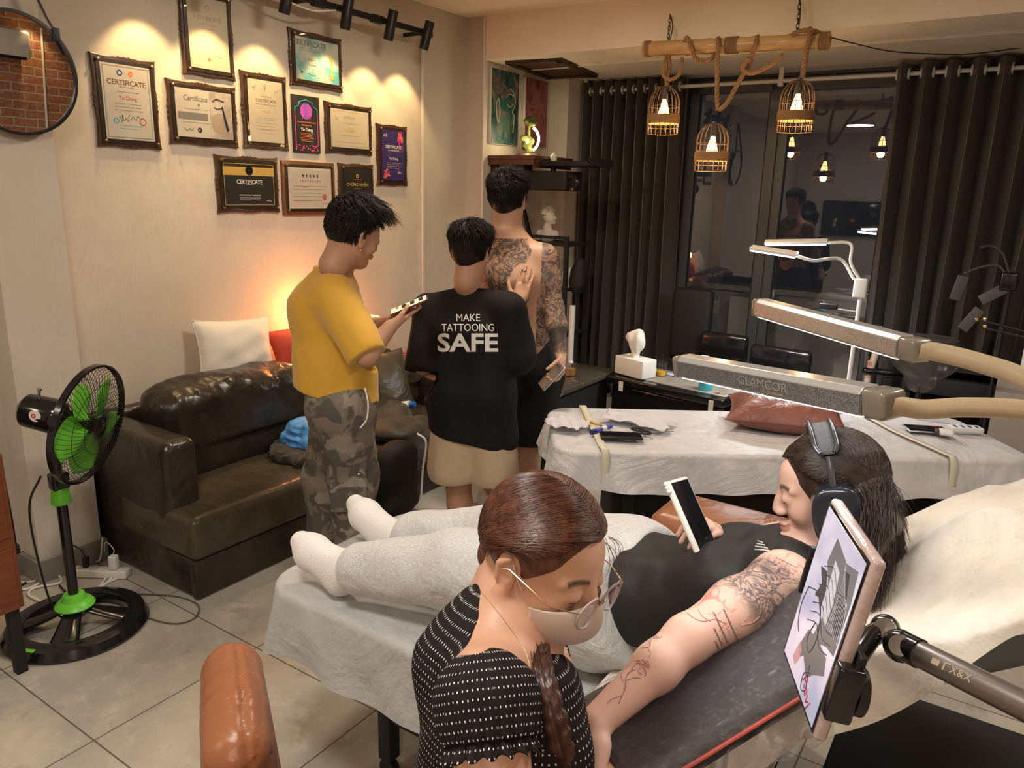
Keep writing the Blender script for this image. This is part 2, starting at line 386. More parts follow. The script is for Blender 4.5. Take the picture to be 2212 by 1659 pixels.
# window wall: dark aluminium sliding doors onto the balcony
m_alu = M('dark_grey_aluminium', (.085, .09, .092), .42, metal=.3)
m_gap = M('black_gasket', (.01, .01, .01), .6)
def glass_mix(nt, b, tint, base, gain, rough, refl=(.9, .92, .95, 1)):
    out = nt.nodes['Material Output']; nt.nodes.remove(b)
    tr = nd(nt, 'ShaderNodeBsdfTransparent'); tr.inputs[0].default_value = tint
    gl = nd(nt, 'ShaderNodeBsdfGlossy', Roughness=rough); gl.inputs[0].default_value = refl
    lw = nt.nodes.new('ShaderNodeLayerWeight'); pw_ = nd(nt, 'ShaderNodeMath', operation='POWER'); nt.links.new(lw.outputs['Facing'], pw_.inputs[0]); pw_.inputs[1].default_value = 4
    ma = nd(nt, 'ShaderNodeMath', operation='MULTIPLY_ADD'); nt.links.new(pw_.outputs[0], ma.inputs[0]); ma.inputs[1].default_value = gain; ma.inputs[2].default_value = base
    mx = nd(nt, 'ShaderNodeMixShader'); nt.links.new(ma.outputs[0], mx.inputs[0]); nt.links.new(tr.outputs[0], mx.inputs[1]); nt.links.new(gl.outputs[0], mx.inputs[2]); nt.links.new(mx.outputs[0], out.inputs[0])
m_glass = M('window_glass', build=lambda nt, b: glass_mix(nt, b, (.93, .94, .94, 1), .09, .7, 0))
m_clear = M('clear_acrylic', build=lambda nt, b: glass_mix(nt, b, (.98, .98, .98, 1), .03, .5, .02))
YW = 5.82
for k, (x0, x1, tl) in enumerate(((-2.28, -1.60, .018), (-1.615, -.78, .018))):
    wn = bpy.data.objects.new('window_%d' % (k+1), None); COL.objects.link(wn); wn['kind'] = 'structure'
    wn.location = ((x0+x1)/2, YW+(.03 if k else 0), 0); wn.rotation_euler = (0, 0, tl*.6)
    hw = (x1-x0)/2; f = MB(); z0, z1 = .02, 2.50
    f.box((-hw+.04, 0, 1.25), (.075, .05, 2.48)).box((hw-.04, 0, 1.25), (.075, .05, 2.48)).box((0, 0, z1-.05), (2*hw, .05, .09)).box((0, 0, .08), (2*hw, .05, .14))
    f.build('window_frame', m_alu, wn, bevel=.003)
    MB().box((0, 0, 1.27), (2*hw-.15, .006, 2.3)).build('pane', m_glass, wn)
    g = MB(); 
    for sx in (-1, 1): g.box((sx*(hw-.08), -.012, 1.27), (.008, .02, 2.3))
    g.box((0, -.012, 2.41), (2*hw-.15, .02, .008)).build('gasket', m_gap, wn)
struct('trim_6', MB().box((-1.5, YW+.1, 2.53), (3.4, .16, .06)).box((-2.315, YW, 1.26), (.05, .12, 2.5)).box((-.745, YW, 1.26), (.05, .12, 2.5)), m_alu, bevel=.003)
struct('wall_window', MB().box((-2.76, YW+.05, 1.4), (.84, .12, 2.8)).box((1.0, YW+.05, 1.4), (3.5, .12, 2.8)), M('dark_wall_paint', (.05, .048, .045), .8))
struct('wall_balcony', MB().box((-1.5, 7.35, .40), (5, .16, .8)).box((-1.5, 7.35, .82), (5, .26, .05)).box((-1.98, 7.0, .40), (.3, .5, .8)), M('concrete_render', (.62, .60, .57), .8, var=(6, (.52, .50, .48)), bump=(30, .2)))
struct('floor_balcony', MB().box((-1.5, 6.6, -.08), (5, 1.7, .1)), M('balcony_tile', (.16, .15, .14), .6))

# ------------------------------------------------------------------ curtains and rod
def curtain_nodes(nt, b):
    L = nt.links; c = coord(nt, scale=(1, 1, .25)); n = nd(nt, 'ShaderNodeTexNoise', Scale=260, Detail=3); L.new(c, n.inputs[0])
    L.new(mixc(nt, ramp(nt, n.outputs[0], .3, .7), (.048, .042, .035), (.075, .065, .054)), b.inputs['Base Color'])
    bp = nd(nt, 'ShaderNodeBump', Strength=.2, Distance=.002); L.new(n.outputs[0], bp.inputs['Height']); L.new(bp.outputs[0], b.inputs['Normal'])
m_curtain = M('taupe_satin_curtain', rough=.36, sheen=.15, spec=1.0, build=curtain_nodes)
m_ring = M('brushed_white_metal', (.72, .70, .66), .35, metal=.2)
def curtain(label, x0, x1, folds, seed, lean=0, z1=.06):
    cx = (x0+x1)/2; t = thing('curtain', label, 'curtain', (cx, 5.60, 0)); hw = (x1-x0)/2; zt = 2.50; r = random.Random(seed)
    ph = [r.uniform(-.25, .25) for _ in range(folds+2)]; am = [r.uniform(.75, 1.1) for _ in range(folds+2)]; dr = [r.uniform(-.02, .02) for _ in range(folds+2)]
    def fn(u, v):
        q = u*folds; i = int(min(q, folds-1)); fz = v*v*(3-2*v)
        ang = 2*PI*(q + (ph[i]*(1-(q-i))+ph[i+1]*(q-i))*fz)
        a = .095*(am[i]*(1-(q-i))+am[i+1]*(q-i)); s_ = math.sin(ang)
        wv = math.sin(v*5+seed+i*1.7)*.006*fz
        x = -hw+2*hw*u + .012*math.sin(ang*2)+lean*fz*(.5-u)+dr[i]*fz+wv
        y = -a*(abs(s_)**.45)*(1 if s_ > 0 else -1)
        return (x, y, zt-(zt-z1)*v)
    m = MB().grid(fn, folds*14+1, 40); m.build('fabric', m_curtain, t, solid=.003, angle=180)
    for i in range(folds*2):
        u = (i+.5)/(folds*2)+.0; x = -hw+2*hw*(i/(folds*2.)+.0)
        T = Matrix.Translation((x, 0, 2.44)) @ Matrix.Rotation(PI/2, 4, 'Y')
        MB().lathe([(.021, -.006), (.033, -.006), (.035, 0), (.033, .006), (.021, .006), (.021, -.006)], 20, T, cap=False).build('grommet', m_ring, t)
    return t
curtain('dark taupe curtain left of the glass doors, hanging beside the alcove shelf', -3.07, -2.24, 9, 3)
curtain('wide dark taupe curtain right of the glass doors, behind the black stands', -.84, .12, 7, 8, lean=.12)
t = thing('curtain_rod', 'long white curtain rod under the beam above the glass doors', 'curtain rod', (-1.5, 5.60, 2.44))
MB().cyl((-1.6, 0, 0), (2.0, 0, 0), .0135, seg=16).build('rod', m_ring, t)
for x in (-1.57, -.06, 1.7):
    MB().box((x, .0, .045), (.03, .03, .09)).box((x, 0, -.02), (.035, .036, .03)).build('bracket', m_ring, t, bevel=.003)
# ------------------------------------------------------------------ glowing bodies of the added fill panels
m_led = M('fill_diffuser', (.9, .9, .9), .5, emit=(1, .88, .74), es=6)
for i, (x, y, pw, s) in enumerate(FILL_PANELS):
    t = thing('ceiling_fill', ['added round fill light above the nearest tile floor', 'added round fill light above the standing people', 'added round fill light near the brick wall, towards the window', 'added round fill light at the back wall', 'added round fill light in the back corner'][i], 'ceiling light', (x, y, 2.80))
    MB().lathe([(s/2+.03, 0), (s/2+.03, -.035), (s/2, -.04), (s/2, -.02)], 40).build('housing', m_white, t)
    MB().lathe([(.0, -.036), (s/2, -.036), (s/2, -.034), (0, -.034)], 40, cap=False).build('diffuser', m_led, t)
# ================================================================== FURNITURE
def leather(name, c1, c2, rough=.36, sc=3.5, wr=.5):
    def f(nt, b):
        L = nt.links; c = coord(nt); n = nd(nt, 'ShaderNodeTexNoise', Scale=sc, Detail=7, Roughness=.65); L.new(c, n.inputs[0])
        L.new(mixc(nt, ramp(nt, n.outputs[0], .35, .68), c1, c2), b.inputs['Base Color'])
        n2 = nd(nt, 'ShaderNodeTexNoise', Scale=7, Detail=3, Distortion=1.2); L.new(c, n2.inputs[0])
        v = nd(nt, 'ShaderNodeTexVoronoi', Scale=260); L.new(c, v.inputs[0])
        b1 = nd(nt, 'ShaderNodeBump', Strength=wr, Distance=.02); L.new(n2.outputs[0], b1.inputs['Height'])
        b2 = nd(nt, 'ShaderNodeBump', Strength=.12, Distance=.001); L.new(v.outputs['Distance'], b2.inputs['Height']); L.new(b1.outputs[0], b2.inputs['Normal']); L.new(b2.outputs[0], b.inputs['Normal'])
    return M(name, rough=rough, spec=.5, build=f)
m_sofa = leather('dark_brown_leather', (.018, .014, .011), (.040, .032, .023), .27)
m_sofa_seat = leather('lit_brown_leather', (.045, .034, .022), (.085, .066, .042), .27, wr=.35)  # paler copy of the sofa leather, light reflected off the seat painted in
m_cognac = leather('cognac_leather', (.24, .085, .036), (.33, .125, .055), .36, sc=2)
m_maroon = leather('maroon_leather', (.20, .075, .060), (.29, .12, .095), .34, sc=4, wr=.7)
m_black = M('black_plastic', (.012, .012, .013), .38)
m_blackmat = M('black_matt', (.010, .010, .010), .7)
m_gblack = M('glossy_black_plastic', (.009, .009, .010), .16, coat=.3)
m_chrome = M('chrome', (.62, .62, .62), .18, metal=1)
m_steel = M('satin_steel', (.5, .5, .5), .35, metal=1)
def wrinkled(name, f, amp, stretch=(1,1,1)): return (amp, f, stretch)
# ---- sofa
sofa = thing('sofa', 'long dark brown leather sofa standing along the wall of framed certificates', 'sofa', (-2.95, 2.6, 0))
x0, x1, y0, y1 = -3.37, -2.575, 1.615, 3.60
local(MB().box(((x0+x1)/2, (y0+y1)/2, .09), (x1-x0-.04, y1-y0-.01, .17), bev=.012).box((-2.60, (y0+y1)/2, .0905), (.035, y1-y0, .165), bev=.006), sofa).build('base', m_sofa, sofa)
def cushion(n, f, c, d, bev, mat, amp=.006, par=None, seed=1, fr=24, k=.04):
    s = SDF(k); a = [q/2-bev for q in d]
    for i in (-1, 1):
        for j in (-1, 1): s.cap((c[0]+i*a[0], c[1]+j*a[1], c[2]-a[2]), (c[0]+i*a[0], c[1]+j*a[1], c[2]+a[2]), bev, bev)
    def post(X, Y, Z, D):
        qx = np.abs(X-c[0])-a[0]; qy = np.abs(Y-c[1])-a[1]; qz = np.abs(Z-c[2])-a[2]
        d_ = np.sqrt(np.maximum(qx, 0)**2+np.maximum(qy, 0)**2+np.maximum(qz, 0)**2)+np.minimum(np.maximum(qx, np.maximum(qy, qz)), 0)-bev
        return f(X, Y, Z, d_)
    return s.build(n, mat, par, .012, post=post)
cushion('seat_cushion', lambda X, Y, Z, d: d+.004*wob(X*.6, Y*2.2, Z, 22, 3)*(Z > .3)+.012*(1-2*np.abs(np.sin((Y-1.6)*PI/1.98)))*(Z > .3)*.3, (-2.845, 2.605, .265), (.545, 1.985, .19), .035, m_sofa_seat, par=sofa)
cushion('armrest', lambda X, Y, Z, d: d+.0012*wob(X, Y, Z, 18, 5), (-3.05, 1.70, .375), (.62, .165, .53), .045, m_sofa, par=sofa)
cushion('armrest', lambda X, Y, Z, d: d+.0012*wob(X, Y, Z, 18, 6), (-3.03, 3.54, .36), (.64, .14, .40), .045, m_sofa, par=sofa)
cushion('back_frame', lambda X, Y, Z, d: d, (-3.33, 2.6, .38), (.09, 1.95, .56), .03, m_sofa, par=sofa)
def puff(X, Y, Z, d, ya, yb, seed, top):
    u = (Y-ya)/(yb-ya); return d+.0045*wob(X*1.2, Y*2, Z, 55, seed+3)*np.clip((Z-.55)/.15, 0, 1)+.013*wob(X*1.1, Y*2.6, Z*.8, 17, seed)*np.clip((Z-.5)/.2, .15, 1)-.02*np.sin(np.clip(u, 0, 1)*PI)*(Z > .5) + (0*Z)
cushion('back_cushion', lambda X, Y, Z, d: puff(X+.25*(Z-.4), Y, Z, d, 1.79, 2.62, 11, .8), (-3.12, 2.215, .54), (.27, .85, .46), .10, m_sofa, par=sofa)
cushion('back_cushion', lambda X, Y, Z, d: puff(X, Y, Z, d, 2.64, 3.2, 12, .8), (-3.13, 2.90, .53), (.25, .50, .38), .09, m_sofa, par=sofa)
cushion('back_cushion', lambda X, Y, Z, d: puff(X, Y, Z, d, 3.2, 3.6, 13, .6), (-3.11, 3.35, .49), (.24, .38, .30), .08, m_sofa_seat, par=sofa)
# ---- pillows and cloth on the sofa
def pillow(name, label, cat, c, w, h, th, ex, ez, mat, seed, group=None, corner=.5):
    ex = Vector(ex).normalized(); ez = Vector(ez).normalized(); ez = (ez-ex*ez.dot(ex)).normalized(); T = frame(c, ex, ez=ez)
    t = thing(name, label, cat, c, group=group)
    def side(sg):
        def fn(u, v):
            x, z = 2*u-1, 2*v-1; e = (1-abs(x)**2.6)*(1-abs(z)**2.6)
            px = x*(1-.10*(1-z*z)*abs(x)) ; pz = z*(1-.10*(1-x*x)*abs(z))
            nz = (math.sin(7*x+3*z+seed)+math.sin(9*z-5*x+seed*2.1)+math.sin(15*x*z+seed))*.012*min(1, 4*(1-max(abs(x), abs(z))))
            return (px*w/2, sg*(th/2*max(e, 0)**.55+nz*th*3*.5*max(e, 0)), pz*h/2)
        return fn
    m = MB(T).grid(side(1), 26, 26).grid(side(-1), 26, 26); local(m, t).build('cover', mat, t, angle=80)
    s = MB(T); ring = [(-1+2*i/20, -1) for i in range(20)]+[(1, -1+2*i/20) for i in range(20)]+[(1-2*i/20, 1) for i in range(20)]+[(-1, 1-2*i/20) for i in range(20)]
    s.tube([(x*(1-.10*(1-z*z)*abs(x))*w/2, 0, z*(1-.10*(1-x*x)*abs(z))*h/2) for x, z in ring], .003, 6, closed=True); local(s, t).build('seam', mat, t)
    return t
m_white_cloth = M('ivory_cloth', (.62, .585, .52), .8, sheen=.3, bump=(9, .5, 3))
pillow('cushion', 'cream square cushion standing on the sofa back against the wall', 'cushion', (-3.29, 2.39, .835), .43, .33, .13, (.12, 1, -.05), (-.22, .05, 1), m_white_cloth, 3)
m_red_cloth = M('red_cloth', (.40, .045, .02), .75, bump=(10, .4, 3))
pillow('cushion', 'red cushion on the sofa back behind the man in yellow', 'cushion', (-3.25, 2.80, .79), .40, .26, .12, (.15, 1, .1), (-.3, 0, 1), m_red_cloth, 5)
m_olive = leather('olive_brown_leather', (.05, .042, .030), (.09, .074, .05), .32)
pillow('cushion', 'slumped olive-brown leather cushion leaning in the far half of the sofa', 'cushion', (-2.93, 3.08, .56), .40, .42, .13, (.25, 1, .0), (-.45, .1, 1), m_olive, 9)
# blue folded garments, dark clothes
m_blue = M('blue_cloth', (.045, .20, .52), .6, bump=(30, .4), var=(18, (.10, .32, .66)))
t = thing('folded_shirt', 'folded bright blue shirt on top of the pile on the sofa seat', 'shirt', (-2.83, 2.46, .43))
s = SDF(.02)
for k, (dz, a) in enumerate(((0, 1.0), (.03, .96), (.06, .8), (.085, .7))): s.cap((-.09*a, -.10*a, dz), (-.09*a, .12*a, dz), .018, .018).cap((.09*a, -.10*a, dz), (.09*a, .12*a, dz), .018, .018).ell((0, .01, dz), (.13*a, .15*a, .019))
s2 = SDF(.02); s2.p = [(p[0], *( (p[1]+np.array(t.location), p[2]+np.array(t.location)) if p[0] == 'c' else (p[1]+np.array(t.location), p[2])), *p[3:]) for p in s.p]
s2.build('cloth', m_blue, t, .007, noise=(.004, 60))
m_garment = M('black_brown_cloth', (.028, .022, .016), .55, sheen=.2, bump=(14, .6))
t = thing('folded_trousers', 'dark folded trousers with metal studs under the blue shirt', 'trousers', (-2.83, 2.42, .36)); s = SDF(.02); L0 = Vector(t.location)
for k in range(4): s.ell(L0+Vector((.02-.012*k, .0, .012+.014*k)), (.16-.012*k, .17, .014)).cap(L0+Vector((.13, -.15, .01*k+.01)), L0+Vector((.12, .14, .01*k+.012)), .012)
s.build('cloth', m_garment, t, .007, noise=(.006, 45))
for dx, dy in ((.145, -.10), (.15, .03)): local(MB().ball(L0+Vector((dx, dy, .03)), .007), t).build('stud', m_chrome, t)
t = thing('jacket', 'crumpled black jacket heaped on the sofa beyond the man in yellow', 'jacket', (-2.72, 2.95, .36)); L0 = Vector(t.location); s = SDF(.05)
for q in ((0, 0, .05, .17, .15, .05), (.05, -.12, .05, .15, .10, .05), (-.1, .10, .07, .10, .12, .06), (.12, .05, .02, .10, .14, .04), (.16, -.05, -.05, .07, .13, .12)): s.ell(L0+Vector(q[:3]), q[3:])
s.build('cloth', m_garment, t, .009, noise=(.016, 30))
tb = thing('backpack', 'black bag with a white cord hanging off the sofa edge', 'bag', (-2.50, 2.72, .02)); s = SDF(.06)
s.ell((-2.50, 2.72, .21), (.075, .15, .17)).ell((-2.50, 2.73, .34), (.07, .13, .07)).ell((-2.48, 2.72, .08), (.07, .14, .06)); s.build('body', m_blackmat, tb, .01, noise=(.007, 26))
local(MB().tube(spline([(-2.45, 2.83, .44), (-2.40, 2.84, .40), (-2.405, 2.82, .25), (-2.40, 2.80, .10)]), .006, 8), tb).build('cord', m_white, tb)
t = thing('water_bottle', 'small bottle with a blue cap lying on the black jacket', 'bottle', (-2.80, 3.12, .45))
m_bluecap = M('blue_plastic', (.03, .16, .55), .35)
MB().cyl((-.06, 0, .0), (.03, .02, .02), .022).build('body', m_white, t); MB().cyl((.03, .02, .02), (.06, .027, .027), .016).build('cap', m_bluecap, t)
# flowers and salt lamp behind the sofa
m_pink = M('pink_petal', (.62, .03, .10), .6); m_gold = M('gold_foil', (.75, .42, .08), .35, metal=.4); m_stem = M('green_leaf', (.05, .14, .03), .6)
t = thing('flower_garland', 'pink and gold flower bunch lying on the sofa back by the wall', 'flowers', (-3.22, 3.72, .0)); r = random.Random(4); mf = MB(); mg = MB()
for i in range(60):
    c = Vector((-3.22+r.uniform(-.06, .08), 3.72+r.uniform(-.17, .17), .52+r.uniform(0, .10)))
    T = Matrix.Translation(c) @ Matrix.Rotation(r.random()*6, 4, 'Z') @ Matrix.Rotation(r.uniform(-.9, .9), 4, 'X')
    for k in range(6):
        q = 2*PI*k/6; (mf if i % 3 else mg).grid(lambda u, v: (math.cos(q+(u-.5)*.9*(1-v*.3))*v*.026, math.sin(q+(u-.5)*.9*(1-v*.3))*v*.026, .012*v*v), 4, 4, T)
local(mf, t).build('petals', m_pink, t); local(mg, t).build('gold_petals', m_gold, t)
local(MB().box((-3.22, 3.72, .26), (.16, .34, .52), bev=.02), t).build('planter', m_sofa, t)
t = thing('table_lamp', 'orange shaded lamp glowing against the wall behind the man in yellow', 'lamp', (-3.22, 3.30, 0))
MB().lathe([(.07, .66), (.075, .68), (.02, .70), (.015, .78), (.0, .79)], 24).build('base', M('dark_wood', (.05, .02, .01), .5), t)
m_orange = M('orange_lamp_shade', (.8, .25, .06), .6, emit=(1, .33, .10), es=4)
MB().lathe([(.085, .78), (.10, .80), (.085, .87), (.05, .91), (0, .92)], 28).build('lamp_shade', m_orange, t)
point((-3.26, 2.86, .98), 5.5, (1, .30, .08), .05)
# the red table lamp behind the yellow man that lights the wall
t = thing('salt_lamp', 'glowing orange lamp hidden on the sofa back between red cushion and wall', 'lamp', (-3.30, 2.86, .64))
MB().lathe([(.03, 0), (.045, .02), (.05, .12), (.035, .20), (0, .23)], 20).build('body', m_orange, t)
# ---- standing fan
fan = thing('standing_fan', 'black pedestal fan with green blades and collars on a ring base', 'fan', (-2.79, 1.24, 0))
m_lime = M('lime_plastic', (.16, .60, .05), .35)
MB().lathe([(.245, 0), (.25, .012), (.235, .040), (.205, .050), (.178, .046), (.170, .030), (.175, .0)], 56, cap=False).build('base_ring', m_gblack, fan)
for k in range(4):
    a = k*PI/2+.85; ca, sa = math.cos(a), math.sin(a); m = MB()
    def sp(u, v): 
        rr = .035+.155*u; ww = (.030+.022*u)*(2*v-1); return (ca*rr-sa*ww, sa*rr+ca*ww, .028+.052*(1-u)**1.3+.012*(1-(2*v-1)**2))
    m.grid(sp, 10, 8).build('base_spoke', m_gblack, fan, solid=.006)
MB().lathe([(.066, .092), (.070, .098), (.060, .112), (.044, .120), (.036, .142), (.022, .145)], 40).build('base_collar', m_lime, fan)
MB().cyl((0, 0, .06), (0, 0, .535), .0185).build('pole', m_gblack, fan)
MB().lathe([(.030, .51), (.034, .514), (.030, .565), (.026, .572), (.018, .574)], 14).build('height_collar', m_lime, fan)
MB().box((0, 0, .60), (.05, .06, .065), bev=.01).cyl((0, 0, .62), (.01, 0, .80), .014).build('neck', m_gblack, fan)
fn_ = Vector((.857*math.cos(.2), .515*math.cos(.2), -math.sin(.2))).normalized()
FH = Vector((0, 0, .848))+fn_*.055; T = frame(FH, fn_.orthogonal(), ez=fn_)
up = (Vector((0,0,1))-fn_*fn_.z).normalized(); T = frame(FH, up, ez=fn_)
MB(T).lathe([(0, -.15), (.045, -.15), (.060, -.135), (.064, -.03), (.05, .0), (.02, .02)], 28).build('motor_housing', m_gblack, fan)
MB(T).cyl((.06, 0, -.10), (.085, 0, -.10), .005).cyl((.085, 0, -.10), (.09, 0, -.10), .009).build('oscillation_knob', m_steel, fan)
m_sticker = M('sticker_paper', (.78, .74, .70), .5)
MB(T).lathe([(0, 0), (.021, 0), (.021, .002), (0, .002)], 28, Matrix.Translation((.012, .0605, -.070)) @ Matrix.Rotation(-PI/2, 4, 'X')).build('sticker', m_sticker, fan)
MB(T).lathe([(.004, 0), (.008, 0), (.008, .002), (.004, .002)], 20, Matrix.Translation((.012, .0620, -.074)) @ Matrix.Rotation(-PI/2, 4, 'X'), cap=False).build('sticker_mark', M('red_print', (.6, .05, .04), .5), fan)
T2 = T @ Matrix.Translation((0, 0, .085))
g = MB(T2); R = .213
for i in range(64):
    a = 2*PI*i/64
    for zs in (1, -1):
        pts = []
        for k in range(8):
            q = k/7; rr = .035+(R-.035)*q; z = zs*(.048*math.sqrt(max(0, 1-q**2.6))); aa = a+zs*.35*(1-q)
            pts.append((rr*math.cos(aa), rr*math.sin(aa), z))
        g.tube(pts, .0010, 4, caps=False)
for rr, z in ((.10, .046), (.155, .036)):
    for zs in (1, -1): g.tube([(rr*math.cos(2*PI*k/40), rr*math.sin(2*PI*k/40), zs*z) for k in range(40)], .0011, 4, closed=True)
g.build('grille', M('dark_wire', (.05, .045, .035), .35, metal=.5), fan)
MB(T2).lathe([(R-.002, -.012), (R+.006, -.010), (R+.006, .010), (R-.002, .012)], 64, cap=False).build('grille_rim', m_gblack, fan)
MB(T2).lathe([(0, .047), (.036, .047), (.040, .044), (.036, .041)], 28).build('grille_badge', m_gblack, fan)
for k in range(5):
    a0 = 2*PI*k/5+.3
    def bl(u, v):
        r_ = .03+.155*u; wv = (.42+.62*math.sin(PI*min(1, u*1.05+.05)))*(1.15-u*.30); a = a0+(v-.5)*1.30*wv+.3*u
        return (r_*math.cos(a), r_*math.sin(a), (v-.5)*.035*(1-u*.3))
    MB(T2).grid(bl, 14, 10).build('blade', m_lime, fan, solid=.002)
MB(T2).lathe([(0, -.02), (.032, -.02), (.034, .012), (.022, .022), (0, .024)], 24).build('blade_hub', m_gblack, fan)
local(MB().tube(spline([(-2.83, 1.20, .62), (-2.86, 1.16, .50), (-2.865, 1.17, .25), (-2.85, 1.20, .05), (-2.9, 1.3, .008), (-3.15, 1.35, .008)]), .004, 8), fan).build('power_cord', m_black, fan)
Tl = Matrix.Translation((.085, -.212, .0445)) @ Matrix.Rotation(.45, 4, 'Z'); MB(Tl).box((0, 0, 0), (.05, .017, .004), bev=.001).build('badge', m_lime, fan)
# ---- wooden cabinet at the left edge
m_wood = M('red_brown_wood', (.13, .035, .012), .42, coat=.2, var=(7, (.20, .062, .022), .3, .7), stretch=(1, 1, 8))
t = thing('cabinet', 'red-brown wooden cabinet with dark legs beside the pedestal fan', 'cabinet', (-2.81, .865, 0))
MB().box((0, 0, .525), (.34, .30, .55), bev=.004).build('body', m_wood, t)
for sx in (-1, 1):
    for sy in (-1, 1): MB().box((sx*.14, sy*.12, .125), (.035, .035, .25), bev=.003).build('leg', m_blackmat, t)
for z in (.36, .62): MB().box((.172, 0, z), (.006, .27, .22), bev=.002).build('drawer', m_wood, t)
t = thing('black_case', 'tall black bag standing on the wooden cabinet', 'bag', (-2.85, .86, .801)); s = SDF(.05)
s.ell((-2.80, .86, .88), (.11, .10, .075)).ell((-2.82, .85, .97), (.07, .07, .07)); s.build('body', m_blackmat, t, .01, noise=(.004, 20))
t = thing('power_plug', 'black plug on a cord dangling beside the wooden cabinet', 'plug', (-2.72, 1.03, .46))
p0 = PL(15, 1010, 1, 1.02)
MB().tube([(-.03, -.05, .38), (-.015, .0, .28), (0, 0, .10), (0, 0, .02)], .004, 8).build('cord', m_black, t)
MB().box((0, 0, 0), (.022, .016, .035), bev=.004).build('plug_body', m_black, t); MB().cyl((.01, .0, -.006), (.03, .003, -.006), .002).cyl((.01, .0, .006), (.03, .003, .006), .002).build('prong', m_chrome, t)
t.location = PL(35, 1185, 1, 1.03)
# ---- power strip and cables on the floor by the wall
t = thing('power_strip', 'white power strip on the floor behind the fan', 'power strip', (-3.10, 1.50, 0), .55)
MB().box((0, 0, .02), (.24, .05, .035), bev=.006).build('body', m_white, t)
for dx in (-.08, -.03): MB().box((dx, 0, .0385), (.032, .032, .003), bev=.001).build('socket', M('socket_grey', (.5, .49, .46), .5), t)
t = thing('phone_charger', 'white charger plugged into the power strip', 'charger', (-3.045, 1.53, .0375), .5)
MB().box((0, 0, .035), (.034, .034, .065), bev=.008).build('body', m_white, t); MB().tube(spline([(0, 0, .066), (0, .01, .09), (-.06, .05, .10), (-.10, .09, .03)]), .002, 6).build('cable', m_white, t)
t = thing('plug', 'black plug with bent cord in the power strip', 'plug', (-3.16, 1.47, .0375), .5)
MB().box((0, 0, .025), (.024, .022, .05), bev=.005).tube(spline([(0, 0, .05), (-.02, 0, .085), (-.09, .02, .09), (-.14, .05, .0)]), .003, 6).build('body', m_black, t)
def cable(label, pts, r, mat, name='cable'):
    t = MB().tube(spline(pts, 10), r, 8).build(name, mat, None); return tag(t, label, 'cable')
F = lambda x, y, z=.006: PL(x, y, 2, z)
cable('thick white cable looping from the power strip towards the sofa', [F(228, 1250), F(200, 1290), F(240, 1250), F(278, 1230), F(272, 1240), F(225, 1262), F(185, 1285)], .005, m_white)
cable('white cable running along the base tiles behind the fan pole', [F(30, 1257), F(70, 1256), F(110, 1243), F(150, 1232), F(200, 1215), Vector((-3.22, 1.56, .02)), Vector((-3.225, 1.585, .115))], .0045, m_white)
cable('white cable coiled on the floor nearest the cabinet', [F(30, 1272), F(60, 1272), F(100, 1250), F(120, 1238), F(130, 1258), F(75, 1270), F(62, 1285), F(90, 1300)], .005, m_white)
cable('thin dark cable curling on the tiles in front of the sofa corner', [F(235, 1283), F(330, 1284), F(390, 1290), F(428, 1308), F(420, 1335), F(380, 1347), F(330, 1338), F(290, 1320)], .0028, M('grey_rubber', (.09, .085, .075), .5))
cable('black cable on the floor between cabinet and fan', [F(18, 1290), F(45, 1288), F(42, 1270), F(60, 1255)], .004, m_black)
# ================================================================== TREATMENT BEDS
def nonwoven_nodes(nt, b, c1=(.34, .345, .35), c2=(.47, .475, .48), cr=.6):
    L = nt.links; c = coord(nt); w1 = nd(nt, 'ShaderNodeTexNoise', Scale=5.5, Detail=8, Roughness=.6, Distortion=1.3); L.new(c, w1.inputs[0])
    n = nd(nt, 'ShaderNodeTexNoise', Scale=160, Detail=3, Roughness=.7); L.new(c, n.inputs[0])
    L.new(mixc(nt, ramp(nt, n.outputs[0], .3, .75), mixc(nt, ramp(nt, w1.outputs[0], .35, .62), c1, c2), c2), b.inputs['Base Color'])
    r1 = nd(nt, 'ShaderNodeTexNoise', Scale=3.2, Detail=5, Roughness=.55, Distortion=.9); L.new(c, r1.inputs[0])
    b1 = nd(nt, 'ShaderNodeBump', Strength=cr, Distance=.05); L.new(r1.outputs[0], b1.inputs['Height'])
    b2 = nd(nt, 'ShaderNodeBump', Strength=.25, Distance=.003); L.new(n.outputs[0], b2.inputs['Height']); L.new(b1.outputs[0], b2.inputs['Normal']); L.new(b2.outputs[0], b.inputs['Normal'])
m_cover = M('grey_white_nonwoven', rough=.55, sheen=.15, build=nonwoven_nodes)
m_cover_b = M('white_nonwoven', rough=.5, sheen=.15, build=lambda nt, b: nonwoven_nodes(nt, b, (.46, .45, .46), (.60, .59, .60), .75))
m_paper = M('beige_nonwoven', rough=.6, sheen=.2, build=lambda nt, b: nonwoven_nodes(nt, b, (.52, .47, .40), (.66, .61, .53), .35))
m_mat = M('grey_vinyl', (.10, .105, .11), .5)
